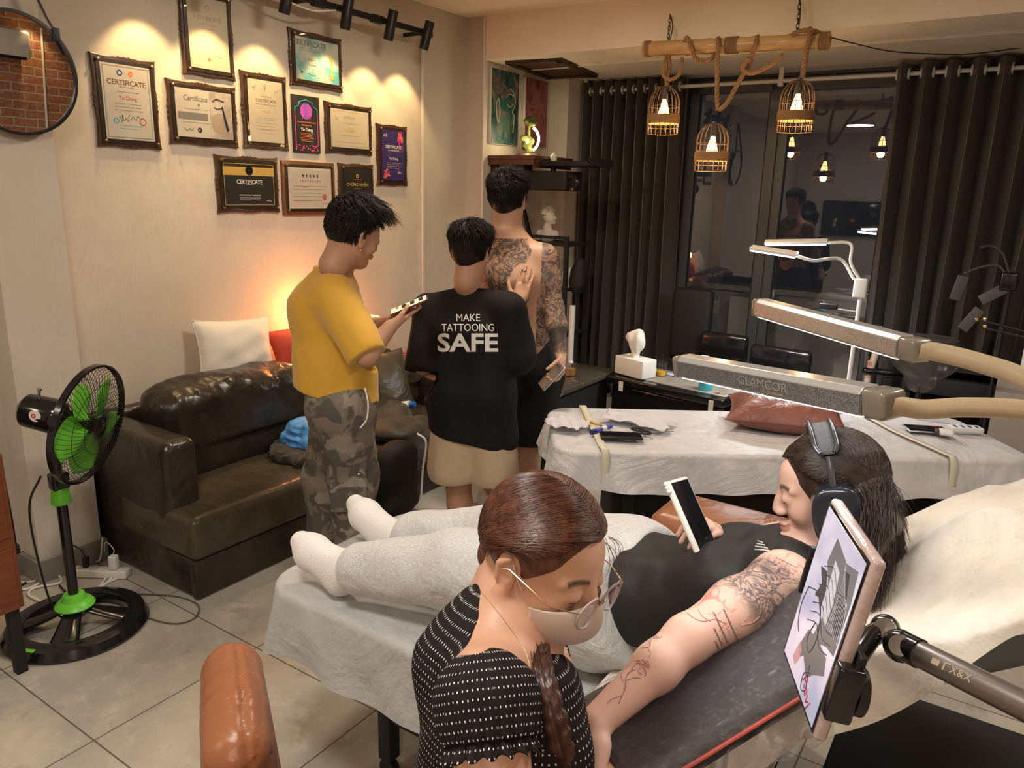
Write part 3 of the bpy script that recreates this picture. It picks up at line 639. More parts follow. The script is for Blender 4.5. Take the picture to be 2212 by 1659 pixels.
def cover_fn(L, W, r, drop, flare, seed, topw=.003, sidew=.012):
    rn = random.Random(seed); ph = [rn.uniform(0, 6) for _ in range(6)]
    def per(u):
        a, b = L/2-r, W/2-r; tot = 4*a+4*b+2*PI*r; s = u*tot
        for seg, (ln) in enumerate((2*b, PI*r/2, 2*a, PI*r/2, 2*b, PI*r/2, 2*a, PI*r/2)):
            if s <= ln or seg == 7: break
            s -= ln
        q = s/ln
        if seg == 0: return (L/2, -b+2*b*q), (1, 0)
        if seg == 1: an = q*PI/2; return (a+r*math.cos(an), b+r*math.sin(an)), (math.cos(an), math.sin(an))
        if seg == 2: return (a-2*a*q, W/2), (0, 1)
        if seg == 3: an = PI/2+q*PI/2; return (-a+r*math.cos(an), b+r*math.sin(an)), (math.cos(an), math.sin(an))
        if seg == 4: return (-L/2, b-2*b*q), (-1, 0)
        if seg == 5: an = PI+q*PI/2; return (-a+r*math.cos(an), -b+r*math.sin(an)), (math.cos(an), math.sin(an))
        if seg == 6: return (-a+2*a*q, -W/2), (0, -1)
        an = 1.5*PI+q*PI/2; return (a+r*math.cos(an), -b+r*math.sin(an)), (math.cos(an), math.sin(an))
    def fn(u, v):
        (x, y), (nx, ny) = per(min(max(u % 1.0, 0), .99999))
        if v < .55:
            k = (v/.55)**.8; X, Y = x*k, y*k; w_ = topw*(math.sin(X*9+ph[0]+2*math.sin(Y*6))+math.sin(Y*14+X*5+ph[1])+.7*math.sin(X*23-Y*11+ph[2])); return (X, Y, w_*(1-k**6)-.004*k**8)
        if v < .63:
            q = (v-.55)/.08*PI/2; rr = .022; return (x+nx*rr*math.sin(q), y+ny*rr*math.sin(q), -rr*(1-math.cos(q))-.004)
        q = (v-.63)/.37; corner = abs(nx*ny)*2; t_ = (x*ny-y*nx)
        wv = sidew*q*(math.sin(t_*13+ph[3])+.6*math.sin(t_*29+ph[4]+2*q)+.5*math.sin(t_*5+ph[5]))+corner*.012*q
        f = .022+flare*q+wv
        return (x+nx*f, y+ny*f, -.026-drop*(q)*(1+.06*math.sin(t_*7+ph[1])+.10*corner))
    return fn
def bed(label, clabel, loc, rz, L, W, z, drop, flare, mat, seed, lx=.34, ly=.10):
    t = thing('treatment_bed', label, 'bed', (*loc, 0), rz)
    MB().box((0, 0, z-.064), (L-.03, W-.03, .09), bev=.035).build('mattress', m_mat, t)
    f = MB()
    for sy in (-1, 1): f.box((0, sy*(W/2-.09), z-.12), (L*.9, .04, .04))
    for sx in (-.32, .32): f.box((sx*L, 0, z-.12), (.04, W-.14, .04))
    f.build('frame', m_blackmat, t, bevel=.003)
    for sx in (-1, 1):
        for sy in (-1, 1):
            lg = MB().box((sx*L*lx, sy*(W/2-ly), (z-.13)/2+.03), (.045, .045, z-.19), bev=.004).build('leg', m_blackmat, t)
            w_ = MB(); w_.cyl((sx*L*lx, sy*(W/2-ly)-.012, .028), (sx*L*lx, sy*(W/2-ly)+.012, .028), .028); w_.build('caster', m_black, lg)
    MB().box((0, 0, .20), (L*.66, .05, .03), bev=.004).build('crossbar', m_blackmat, t)
    MB().box((0, .04, .36), (L*(.74 if L > 1.5 else .4), W*.62, .34), bev=.01).build('base_cabinet', m_blackmat, t)
    c = MB(Matrix.Translation((loc[0], loc[1], z+.004)) @ Matrix.Rotation(rz, 4, 'Z')).grid(cover_fn(L, W, .09, drop, flare, seed), 320, 70, wrapu=True)
    o = c.build('bed_cover', mat, None, angle=180); tag(o, clabel, 'bed cover'); return t
u_ = Vector((math.cos(math.radians(34.2)), math.sin(math.radians(34.2)), 0)); v_ = Vector((u_.y, -u_.x, 0))
bB = PL(1190, 877, 2, .68)+u_*.95+v_*.31
bed('treatment bed with black legs on casters, in front of the marble table', 'white disposable cover taped over the bed in front of the marble table', (bB.x, bB.y), math.radians(34.2), 1.90, .60, .675, .13, .035, m_cover_b, 5)
BED_A = bed('low treatment bed with raised head section that the client lies on', 'grey-white translucent cover hanging over the foot of the client bed', (-1.085, 1.50), 0, .98, .60, .615, .175, .018, m_cover, 9, .22, .17)
BED_B = (bB, math.radians(34.2))
# tapes across bed B
m_tape = M('masking_tape', (.62, .58, .46), .6)
def onB(x, y, z): return Vector((bB.x, bB.y, 0))+u_*x+Vector((-v_.x, -v_.y, 0))*y+Vector((0, 0, z))
for k, xx in enumerate((-.80, .52)):
    pts = [onB(xx-.10*k*0, .31, .60), onB(xx, .318, .672), onB(xx, .27, .688), onB(xx+.01, 0, .690), onB(xx+.02+.05*k, -.27, .688), onB(xx+.03+.06*k, -.329, .672), onB(xx+.03+.06*k, -.345, .55)]
    m = MB(); sp = spline(pts, 6); m.grid(lambda a, b_: sp[min(int(round(b_*(len(sp)-1))), len(sp)-1)]+u_*(.032*(a-.5))+Vector((0, 0, .002)), 3, len(sp))
    tag(m.build('tape', m_tape, None, solid=.001), ['cream tape band across the foot end of the far bed', 'cream tape band across the head end of the far bed'][k], 'tape')
# ---- raised backrest of the client bed with its draped paper
def back_top(X): return .645+max(0, X+.55)*.75
tb = BED_A
m = MB(); ang = math.atan(.75); T = frame(Vector((-.13, 1.5, back_top(-.13)-.075)), (math.cos(ang), 0, math.sin(ang)), ez=(-math.sin(ang), 0, math.cos(ang)))
local(MB(T).box((0, 0, 0), (.98, .56, .09), bev=.035), tb).build('raised_head_section', m_mat, tb)
local(MB().box((.08, 1.5, .30), (.50, .50, .56), bev=.01), tb).build('base_cabinet', m_blackmat, tb)
local(MB().cyl((.24, 1.27, .0), (.24, 1.27, .06), .03), tb).build('head_caster', m_black, tb)
def drape(u, v):
    # u along the slope (foot to head), v across from the far side over the top and down the near side
    X = -.60+1.0*u; zt = back_top(X)+.006
    far, near, drop = 1.81, 1.175, (.19 if u < .36 else max(.035, .19-(u-.36)*.50))+.012*math.sin(u*25+1)
    tot = .10+(far-near)+drop; s = v*tot
    if s < .10: Y = far+.01; z = zt-(.10-s); ed = 0
    elif s < .10+far-near: Y = far-(s-.10); z = zt; ed = 1
    else: q = (s-.10-(far-near)); Y = near-.02-q*.28; z = zt-q*.93; ed = -q
    # creases and tented folds
    n1 = math.sin(X*14+Y*9)+math.sin(Y*21-X*7+1.3)+math.sin(X*31+Y*5)
    a = .0065*n1+.010*max(0, 1-abs(math.sin(X*5.3+Y*3.1+.6))/.16)
    ux, uy = X-.02, Y-1.42
    a += .050*math.exp(-((ux*.9+uy*.5)/.05)**2)*math.exp(-((ux*-.5+uy*.9)/.28)**2)*(1 if ed == 1 else .4)
    a += .035*max(0, 1-abs(uy+ux*.35)/.10)*max(0, min(1, (X+.25)*4))*(1 if ed == 1 else .3)
    if ed < 0: Y -= .018*math.sin(X*15+1)*min(1, -ed*6)+.008*math.sin(X*37)
    return (X, Y, z+a)
m = MB().grid(drape, 120, 110); o = m.build('bed_paper', m_paper, None, angle=180); tag(o, 'beige disposable sheet draped over the raised backrest behind the client', 'sheet')
# ================================================================== WALL OF CERTIFICATES
m_plaque = M('dark_walnut', (.045, .020, .011), .32, coat=.4, var=(9, (.10, .045, .022), .4, .7), stretch=(1, 5, .8))
m_plaque2 = M('light_walnut', (.13, .055, .025), .32, coat=.4, var=(9, (.19, .085, .04), .4, .7), stretch=(1, 5, .8))
m_plate = M('brown_black_plate', (.028, .018, .012), .3)
m_brass = M('polished_brass', (.75, .52, .25), .22, metal=1)
INK = {k: M('print_'+k, c, .6) for k, c in dict(brown=(.20, .10, .05), black=(.015, .015, .015), red=(.50, .04, .04), gold=(.62, .40, .10), grey=(.22, .21, .19), white=(.80, .78, .74), blue=(.04, .10, .35), teal=(.03, .45, .45), pink=(.75, .06, .30), orange=(.80, .22, .04), pale=(.42, .35, .25), navy=(.02, .02, .06), violet=(.30, .08, .50), skin=(.42, .33, .26)).items()}
def sheet(nm, col, c2=None, sc=6): return M('paper_'+nm, col, .55, var=(sc, c2 or tuple(x*.94 for x in col), .35, .65))
def ornate(w, h, bump=True):
    pts = []
    def side(ax, ay, bx, by, nx, ny, ln):
        N = 36
        for i in range(N):
            q = i/N; s = (q-.5)*ln; d = -.009*math.sin(PI*q)**.5 if bump else 0
            if bump:
                for cx_, a_, w_ in ((0, .008, .010), (-.024, .009, .009), (.024, .009, .009), (-.05, .004, .012), (.05, .004, .012)): d += a_*math.exp(-((s-cx_)/w_)**2)
                d += .006*(math.exp(-((q)/.04)**2)+math.exp(-((1-q)/.04)**2))*0
            pts.append((ax+(bx-ax)*q+nx*d, ay+(by-ay)*q+ny*d))
    a, b = w/2, h/2
    side(-a, -b, a, -b, 0, -1, w); side(a, -b, a, b, 1, 0, h); side(a, b, -a, b, 0, 1, w); side(-a, b, -a, -b, -1, 0, h)
    return pts
def certificate(label, y0, y1, z0, z1, mat, plq, ornament=True, mg=.032, mgt=None):
    w, h = y1-y0, z1-z0; c = (XW, (y0+y1)/2, (z0+z1)/2); t = thing('framed_certificate', label, 'certificate', c, group='certificates on the wall')
    T = Matrix(((0, 0, 1, 0), (1, 0, 0, 0), (0, 1, 0, 0), (0, 0, 0, 1)))
    MB(T).prism(ornate(w, h, ornament), .0, .016).build('frame', plq, t, smooth=False, bevel=.003)
    MB(T).box((0, 0, .0175), (w-mg*1.2, h-mg*1.2, .004)).build('backing_plate', m_plate, t, bevel=.001)
    pw, ph = w-mg*2.3, h-mg*2.3
    MB(T).box((0, 0, .0205), (pw, ph, .0016)).build('document', mat, t)
    MB(T).box((0, 0, .0285), (w-mg*1.15, h-mg*1.15, .003)).build('acrylic_cover', m_clear, t, bevel=.001)
    for sx in (-1, 1):
        for sy in (-1, 1):
            MB(T @ Matrix.Translation((sx*(w/2-mg*.85), sy*(h/2-mg*.85), .018))).lathe([(.0045, 0), (.0045, .013), (.0065, .0135), (.006, .017), (0, .018)], 14).build('standoff', m_brass, t)
    def Z(x, y): return T @ Matrix.Translation((x*pw/2, y*ph/2, .0216))
    def tx(s, x, y, size, ink, bold=0, sx=1, nm='lettering'): text(s, size, Z(x, y), INK[ink], t, nm, .0002, bold=bold, sx=sx)
    def bar(x, y, bw, bh, ink, nm='print'): MB(Z(x, y)).box((0, 0, 0), (bw*pw, bh*ph, .0005)).build(nm, INK[ink], t)
    def lines(y, n, dy, wd, ink, x=0):
        m = MB(Z(x, y)); r = random.Random(n+int(y*100))
        for i in range(n):
            xx = -wd*pw/2
            while xx < wd*pw/2*(1-.2*(i % 2)):
                l = r.uniform(.004, .014); m.box((xx+l/2, -i*dy*ph, 0), (l, .0022, .0004)); xx += l+.003
        m.build('small_print', INK[ink], t)
    def scrib(x, y, wd, ht, ink, seed=1, r_=.0009):
        r = random.Random(seed); p = [(wd*(i/9-.5)+r.uniform(-.1, .1)*wd*.5, r.uniform(-.5, .5)*ht, 0) for i in range(10)]
        MB(Z(x, y)).tube(spline(p, 5), r_, 4).build('signature', INK[ink], t)
    def disc(x, y, r_, ink, r2=0, nm='emblem', k=24):
        MB(Z(x, y)).lathe([(r2, 0), (r2, .0006), (r_, .0006), (r_, 0)], k, cap=False).build(nm, INK[ink], t)
    def border(f, ink, th=.0012):
        m = MB(Z(0, 0)); a, b = pw/2*f, ph/2*(1-(1-f)*pw/ph)
        for s_ in (-1, 1): m.box((0, s_*b, 0), (2*a, th, .0004)).box((s_*a, 0, 0), (th, 2*b, .0004))
        m.build('border', INK[ink], t)
    return t, tx, bar, lines, scrib, disc, border, T, Z, pw, ph
cream = sheet('cream', (.60, .555, .48)); gold_p = sheet('ivory', (.62, .55, .42))
_, tx, bar, lines, scrib, disc, border, T, Z, pw, ph = certificate('portrait certificate in dark frame with blue and orange emblems, nearest the round mirror', 1.84, 2.136, 1.805, 2.19, cream, m_plaque)
border(.93, 'brown'); border(.90, 'teal', .0007); disc(-.25, .78, .013, 'blue', .007); disc(.2, .78, .011, 'orange', .004); tx('CERTIFICATE', 0, .52, .030, 'brown', .0006); lines(.41, 1, .04, .3, 'brown'); lines(.28, 1, .04, .4, 'brown')
tx('Yu Dang', 0, .12, .024, 'red'); lines(-.03, 3, .045, .55, 'grey'); scrib(-.2, -.42, .05, .04, 'black', 3); scrib(.22, -.40, .05, .02, 'black', 4); disc(.55, -.48, .016, 'red', .013); disc(-.55, -.5, .012, 'teal', .008); lines(-.62, 2, .04, .4, 'teal')
_, tx, bar, lines, scrib, disc, border, T, Z, pw, ph = certificate('tall cream certificate cropped by the top of the view, under the brightest spotlight', 2.276, 2.564, 2.156, 2.545, gold_p, m_plaque)
disc(0, .72, .012, 'pale', .007); tx('CERTIFICATE', 0, .42, .026, 'pale', .0002); lines(.25, 2, .06, .5, 'pale'); lines(-.1, 3, .06, .6, 'pale'); disc(-.05, -.72, .008, 'orange'); scrib(.45, -.62, .05, .02, 'pale', 6)
_, tx, bar, lines, scrib, disc, border, T, Z, pw, ph = certificate('landscape certificate with a sepia picture of a closed eye and a black pen', 2.180, 2.558, 1.839, 2.130, cream, m_plaque)
MB(Z(.58, 0)).box((0, 0, -.0002), (pw*.40, ph*.98, .0006)).build('picture', M('sepia_print', (.38, .32, .27), .6, var=(16, (.56, .50, .43), .4, .6)), _)
MB(Z(.50, -.35)).ball((0, 0, 0), (.045, .05, .0006), 20, 8).build('picture_face', INK['skin'], _)
MB(Z(.52, .62)).tube(spline([(-.035, -.004, 0), (-.01, .008, 0), (.03, .0, 0)]), .0028, 6).tube(spline([(-.028, -.030, 0), (-.005, -.036, 0), (.022, -.028, 0)]), .0022, 6).build('picture_eyebrow', INK['black'], _)
MB(Z(.72, -.1)).tube([(-.012, .055, .001), (.002, -.01, .001), (.014, -.055, .001)], [.003, .006, .006], 8).build('picture_pen', INK['navy'], _)
text('Certificate', .034, Z(-.3, .62), INK['grey'], _, sx=.9); disc(-.2, .36, .006, 'grey'); lines(.18, 1, .05, .4, 'grey', -.3); bar(-.42, -.12, .52, .15, 'grey'); tx('Yu Dang', -.3, -.12, .022, 'white'); lines(-.38, 1, .05, .5, 'grey', -.3); scrib(-.6, -.68, .05, .015, 'black', 8); disc(-.22, -.68, .012, 'black', .004)
_, tx, bar, lines, scrib, disc, border, T, Z, pw, ph = certificate('tall narrow cream certificate with a small trident emblem', 2.588, 2.879, 1.843, 2.220, gold_p, m_plaque)
MB(Z(-.05, .76)).tube([(0, -.02, 0), (0, .02, 0)], .001, 5).tube(spline([(-.008, .016, 0), (-.007, .0, 0), (0, -.004, 0), (.007, .0, 0), (.008, .016, 0)]), .001, 5).build('emblem', INK['brown'], _)
scrib(-.7, .72, .03, .03, 'pale', 11); scrib(.65, .66, .03, .03, 'pale', 12); lines(.48, 1, .04, .3, 'brown'); tx('CERTIFICATE', 0, .34, .022, 'brown'); lines(.22, 1, .03, .6, 'brown'); tx('Dang Yu', 0, .0, .015, 'gold'); lines(-.2, 2, .03, .5, 'pale'); lines(-.38, 3, .05, .65, 'pale'); lines(-.6, 2, .05, .4, 'pale')
teal = M('paper_teal', (.10, .42, .45), .5, var=(9, (.60, .62, .52), .38, .62))
_, tx, bar, lines, scrib, disc, border, T, Z, pw, ph = certificate('landscape teal certificate with a golden trophy figure', 2.907, 3.287, 2.184, 2.472, teal, m_plaque)
text('CERTIFICATE', .040, Z(-.35, .72), INK['grey'], _, bold=.0008); lines(.5, 2, .05, .5, 'grey', -.3); tx('Dang Yu', -.25, .0, .016, 'grey'); tx('Yu Dang', -.25, -.25, .016, 'navy'); lines(-.45, 1, .05, .4, 'grey', -.2); scrib(-.3, -.72, .06, .012, 'black', 5); disc(-.75, -.65, .006, 'navy')
MB(Z(.66, 0)).lathe([(.012, -.085), (.012, -.06), (.005, -.055), (.004, -.02), (.009, -.005), (.008, .015), (.003, .02), (.006, .03), (0, .038)], 14, Matrix.Rotation(-PI/2, 4, 'X') @ Matrix.Diagonal((1, .1, 1, 1)) @ Matrix.Identity(4)).tube([(-.02, .035, 0), (-.004, .01, 0), (0, .0, 0), (.004, .01, 0), (.02, .035, 0)], .003, 6).box((0, -.07, 0), (.026, .03, .001)).build('trophy_print', INK['gold'], _)
_, tx, bar, lines, scrib, disc, border, T, Z, pw, ph = certificate('small black certificate with gold emblem partly hidden by the man in yellow', 3.231, 3.523, 1.545, 1.802, sheet('black', (.022, .020, .018)), m_plaque)
disc(0, .6, .012, 'gold', .006); lines(.38, 1, .05, .3, 'gold'); text('CHỨNG NHẬN', .026, Z(0, .05), INK['gold'], _); lines(-.2, 1, .05, .25, 'gold')
_, tx, bar, lines, scrib, disc, border, T, Z, pw, ph = certificate('landscape cream certificate with a gold name in the middle, beside the neon poster', 3.141, 3.517, 1.849, 2.132, gold_p, m_plaque)
border(.93, 'pale', .0006); tx('CERTIFICATE', -.05, .60, .016, 'pale'); lines(.3, 1, .05, .4, 'pale'); tx('Yu Dang', 0, .02, .020, 'gold'); bar(0, -.1, .28, .012, 'gold'); lines(-.35, 1, .05, .5, 'pale'); lines(-.7, 1, .05, .7, 'pale'); scrib(-.7, .55, .02, .03, 'pale', 21)
purple = M('paper_purple', (.045, .025, .16), .5, var=(13, (.30, .05, .22), .58, .75))
_, tx, bar, lines, scrib, disc, border, T, Z, pw, ph = certificate('tall purple certificate with orange corner flourishes, last by the wall strip', 3.556, 3.834, 1.676, 2.047, purple, m_plaque)
scrib(-.7, .8, .03, .02, 'white', 31); text('CERTIFICATE', .026, Z(0, .34), INK['white'], _, bold=.0006, sx=.95); text('OF APPRECIATION', .013, Z(0, .2), INK['white'], _, sx=.9); text('Yu Dang', .024, Z(0, -.12), INK['white'], _); lines(-.3, 4, .035, .6, 'white'); scrib(.55, -.7, .04, .015, 'white', 33)
for k in range(5): scrib(.7-.1*(k % 3), .85-.06*k, .03, .05, 'orange' if k % 2 else 'pink', 40+k, .003); scrib(-.7+.1*(k % 3), -.85+.05*k, .04, .03, 'pink' if k % 2 else 'orange', 50+k, .003)
_, tx, bar, lines, scrib, disc, border, T, Z, pw, ph = certificate('landscape black certificate with a gold ribbon and oval seal', 2.41, 2.797, 1.519, 1.806, sheet('black', (.022, .020, .018)), m_plaque)
border(.97, 'gold', .0025); bar(0, .62, 1.0, .20, 'gold', 'ribbon'); disc(.0, .66, .024, 'black'); disc(0, .66, .024, 'gold', .020); disc(0, .66, .014, 'grey', .009); text('CERTIFICATE', .030, Z(0, .12), INK['white'], _, bold=.0005, sx=.9); lines(-.0, 1, .05, .12, 'white'); tx('CERTIFICATE OF MEMBERSHIP', .0, -.50, .010, 'white'); lines(-.62, 2, .05, .4, 'white'); scrib(.75, -.75, .03, .012, 'white', 61)
_, tx, bar, lines, scrib, disc, border, T, Z, pw, ph = certificate('plain-edged walnut framed certificate with red print and round red seal', 2.821, 3.20, 1.506, 1.795, sheet('warm', (.60, .54, .46)), m_plaque2, ornament=False, mg=.030)
m = MB(Z(0, .62)); r = random.Random(9)
for i in range(5):
    for j in range(5): x = -.052+i*.026; a = r.uniform(0, 3); m.tube([(x-.008*math.cos(a), .009*math.sin(a), 0), (x+.008*math.cos(a), -.009*math.sin(a), 0)], .0012, 4)
m.build('brush_writing', INK['black'], _)
m = MB(Z(0, .36))
for i in range(9):
    for j in range(3): x = -.072+i*.018; a = r.uniform(0, 3); m.tube([(x-.005*math.cos(a), .006*math.sin(a), 0), (x+.005*math.cos(a), -.006*math.sin(a), 0)], .0009, 4)
m.build('brush_writing', INK['red'], _)
lines(.1, 1, .05, .8, 'red'); lines(-.05, 4, .09, .75, 'brown', -.1); lines(-.6, 1, .05, .4, 'red', -.4); disc(.65, -.42, .017, 'red', .013); disc(.65, -.42, .009, 'red', .004); lines(-.75, 1, .04, .2, 'red', .65)
t = thing('poster', 'unframed black poster with a turquoise neon arch and a pink disc', 'poster', (XW, 3.0085, 1.9915)); T = Matrix(((0, 0, 1, 0), (1, 0, 0, 0), (0, 1, 0, 0), (0, 0, 0, 1)))
MB(T).box((0, 0, .006), (.192, .298, .010)).build('board', sheet('night', (.02, .018, .022)), t, bevel=.001)
def on(x, y): return T @ Matrix.Translation((x, y, .0115))
arch = [(-.078, -.11), (-.080, .06), (-.078, .085), (-.055, .092), (-.045, .115), (0, .128), (.045, .115), (.055, .092), (.078, .085), (.080, .06), (.078, -.11)]
MB(on(0, 0)).tube([(x, y, 0) for x, y in arch[1:10]], .0022, 6).build('arch', INK['teal'], t); MB(on(0, 0)).tube([(x, y, 0) for x, y in arch[:2]], .0018, 6).build('arch_side', INK['pink'], t); MB(on(0, 0)).tube([(x, y, 0) for x, y in arch[9:]], .0018, 6).build('arch_side', INK['pink'], t)
MB(on(0, .068)).lathe([(0, 0), (0, .0006), (.042, .0006), (.042, 0)], 32, cap=False).build('disc', M('disc_print', (.60, .08, .45), .5, var=(30, (.12, .08, .5), .4, .6)), t)
MB(on(0, .062)).ball((0, 0, .001), (.012, .03, .001), 12, 8).tube(spline([(-.03, -.035, 0), (-.01, -.015, 0), (.0, -.035, 0), (.015, -.015, 0), (.03, -.035, 0)]), .002, 5).build('figure', INK['violet'], t)
text('CERTIFICATE OF APPRECIATION', .0095, on(0, .010), INK['orange'], t, sx=.95); text('PRESENTED TO', .010, on(0, -.006), INK['orange'], t); text('Yu Dang', .024, on(0, -.028), INK['white'], t, bold=.0003)
m = MB(on(0, 0))
for i in range(6): m.box((0, -.048-.008*i, 0), (.10-.012*(i % 3), .002, .0005))
m.build('small_print', INK['orange'], t); m = MB(on(0, 0)); r = random.Random(5)
for i in range(34): m.ball((r.uniform(-.08, .08), -.108-r.uniform(0, .03), 0), (.005, .004, .0006), 6, 4)
m.build('ornament', INK['pink'], t)
# ================================================================== TRACK LIGHTS
tr = thing('light_track', 'black lighting track with knotted joints above the certificates', 'track', (-3.23, 2.86, 2.585))
MB().box((0, 0, 0), (.022, 2.02, .03), bev=.003).build('rail', m_blackmat, tr)
for y in (.98, .55, .12, -.4, -.95): MB().box((-.0, y, -.002), (.04, .09, .042), bev=.008).build('joint', m_blackmat, tr)
for y in (.97, .05, -.9): MB().box((-.085, y, 0), (.17, .02, .02)).build('wall_arm', m_blackmat, tr)
MB().tube(spline([(.02, -.25, .0), (.03, -.12, -.04), (.03, .05, -.055), (.02, .22, -.02)]), .004, 6).build('cable', m_white, tr)
m_bulb = M('warm_lamp_lens', (1, .9, .7), .4, emit=(1, .78, .42), es=14)
SP = [(2.06, 10), (2.40, 11), (2.735, 10), (3.135, 10), (3.475, 9), (3.79, 9)]
lab = ['black spotlight outside the view above the portrait certificate', 'black spotlight above the tall cream certificate', 'black spotlight cut by the top edge of the view', 'black spotlight above the teal certificate', 'black spotlight second from the end of the track', 'black spotlight at the end of the track beside the wall strip']
for i, (y, pw_) in enumerate(SP):
    t = thing('spotlight', lab[i], 'spotlight', (-3.185, y, 2.555), group='track spotlights')
    ax = Vector((-.30, -.05*(i % 3-1), -1)).normalized(); T = frame((0, 0, 0), ax.orthogonal(), ez=ax)
    MB(T).lathe([(0, -.085), (.026, -.085), (.028, -.082), (.028, .075), (.025, .077), (.022, .066), (0, .066)], 28).build('body', m_black, t)
    MB(T).lathe([(0, .0675), (.0215, .0675)], 24, cap=False).build('lens', m_bulb, t)
    MB().cyl((-.045, 0, .028), (.0, 0, .0), .007).build('pivot', m_black, t)
    p = Vector(t.location)+ax*.085
    spot(p, p+ax, pw_, (1, .68, .30), math.radians(84), .5, .014)
    spot(p, p+ax, pw_*.22, (1, .72, .32), math.radians(40), .9, .014)
# ================================================================== MIRROR, AIR CONDITIONER, HATCH, WALL DETAILS
m_mirror = M('mirror_silver', (.88, .88, .87), .01, metal=1)
t = thing('round_mirror', 'round wall mirror with black rim on a leather strap reflecting brickwork', 'mirror', (-3.225, 1.46, 2.04))
tilt = math.radians(3.5); T = frame((.028, 0, 0), (0, 1, 0), ez=(math.cos(tilt), 0, -math.sin(tilt)))
MB(T).lathe([(0, 0), (.210, 0)], 64, cap=False).build('glass', m_mirror, t)
MB(T).lathe([(.206, -.012), (.217, -.012), (.219, .008), (.208, .009), (.206, -.012)], 64, cap=False).build('rim', m_black, t)
m_strap = M('black_strap_leather', (.02, .018, .018), .5)
for sg in (-1, 1):
    pts = [(.04, sg*.185, .09), (.045, sg*.150, .16), (.04, sg*.125, .21), (.005, 0, .56)]
    m = MB(T=None); m.tube(pts, .011, 8, flat=.35).box((.045, sg*.150, .155), (.012, .026, .05), T=None, bev=.003); m.build('strap', m_strap, t)
MB().cyl((-.02, 0, .56), (.025, 0, .56), .012).build('hook', m_steel, t)
t = thing('air_conditioner', 'white wall air conditioner on the brick wall seen only in the mirror', 'air conditioner', (2.69, 3.80, 2.30))
MB().box((-.10, 0, 0), (.20, .80, .27), bev=.03).build('body', m_white, t); MB().box((-.16, 0, -.13), (.08, .70, .03), bev=.005).build('vent', m_black, t)
t = thing('wall_spotlight', 'small warm spotlight washing the brick wall', 'spotlight', (2.55, 4.2, 2.76))
MB().cyl((0, 0, 0), (.0, 0, -.09), .028).build('body', m_black, t)
spot((2.5, 4.25, 2.62), (2.70, 4.30, 1.6), 9, (1, .66, .30), math.radians(85), .6)
tag(MB().cyl((2.685, 4.40, .0), (2.685, 4.40, 2.5), .012).build('pipe', m_white), 'white pipe running up the brick wall beside the beam', 'pipe')
m_hatch = M('dark_stained_wood', (.030, .012, .007), .45, var=(12, (.055, .022, .012), .4, .7))
hc = Vector((-2.992, 4.96, ZS)); t = thing('ceiling_hatch', 'dark wooden framed rattan hatch in the beam above the alcove', 'hatch', hc, math.radians(8.5))
f = MB()
for sx in (-1, 1): f.box((sx*.185, 0, -.012), (.045, .74, .022)); f.box((0, sx*.348, -.012), (.41, .045, .022))
f.build('frame', m_hatch, t, bevel=.003)
MB().box((0, 0, -.004), (.33, .66, .006)).build('panel', M('woven_rattan', (.05, .025, .012), .6, bump=(120, .8), var=(60, (.10, .05, .025))), t)
tag(MB().lathe([(0, 0), (.075, 0), (.078, -.004), (.07, -.008), (0, -.009)], 32, o=(-2.66, 4.93, ZS)).build('blank_plate', m_beam), 'round blank cover plate in the beam beside the hatch', 'plate')
# ================================================================== ALCOVE
T = Matrix(((0, 0, 1, 0), (1, 0, 0, 0), (0, 1, 0, 0), (0, 0, 0, 1)))
def painting(label, y0, y1, z0, z1, mat, edge):
    t = thing('painting', label, 'painting', (-3.25, (y0+y1)/2, (z0+z1)/2)); w, h = y1-y0, z1-z0
    MB(T).box((0, 0, .012), (w, h, .022), bev=.002).build('canvas', edge, t); MB(T).box((0, 0, .0235), (w-.006, h-.006, .001)).build('painted_face', mat, t); return t
def paint_nodes(cols, sc):
    def f(nt, b):
        L = nt.links; c = coord(nt, scale=(1, 1, .6)); n = nd(nt, 'ShaderNodeTexNoise', Scale=sc, Detail=6, Roughness=.6, Distortion=1.5); L.new(c, n.inputs[0])
        r = nt.nodes.new('ShaderNodeValToRGB'); e = r.color_ramp.elements
        while len(e) < len(cols): e.new(.5)
        for i, cc in enumerate(cols): e[i].position = .30+.42*i/(len(cols)-1); e[i].color = (*cc, 1)
        L.new(n.outputs[0], r.inputs[0]); L.new(r.outputs[0], b.inputs['Base Color'])
    return f
t = painting('dark teal canvas of a serene half-closed face, nearer of the two in the alcove', 4.53, 4.875, 1.985, 2.488, M('teal_paint', rough=.5, build=paint_nodes([(.008, .010, .014), (.012, .035, .04), (.03, .10, .09), (.15, .11, .08), (.30, .24, .15)], 9)), m_cond)
def P2(pts, z=.0245): return [T @ Vector((x, y, z)) for x, y in pts]
MB().tube(spline(P2([(.10, -.16), (.115, -.05), (.09, -.02), (.125, .04), (.11, .10), (.06, .14)])), .003, 6).tube(spline(P2([(.02, .03), (.06, .012), (.10, .035)])), .003, 6).tube(spline(P2([(.01, .07), (.05, .10), (.11, .09)])), .004, 6).build('painted_outline', INK['skin'], t)
MB().tube(spline(P2([(-.09, .06), (-.115, .0), (-.09, -.10), (-.07, -.06), (-.075, .02), (-.09, .06)])), .004, 6).build('painted_ear', INK['pale'], t)
m = MB(); r = random.Random(2)
for i in range(40): a = r.uniform(0, 6.28); q = math.sqrt(r.random()); m.ball((T @ Vector((-.03+.10*q*math.cos(a), .14+.07*q*math.sin(a), .0245))), (.001, .012, .012), 8, 5)
m.build('painted_curls', M('curl_paint', (.16, .09, .08), .6), t)
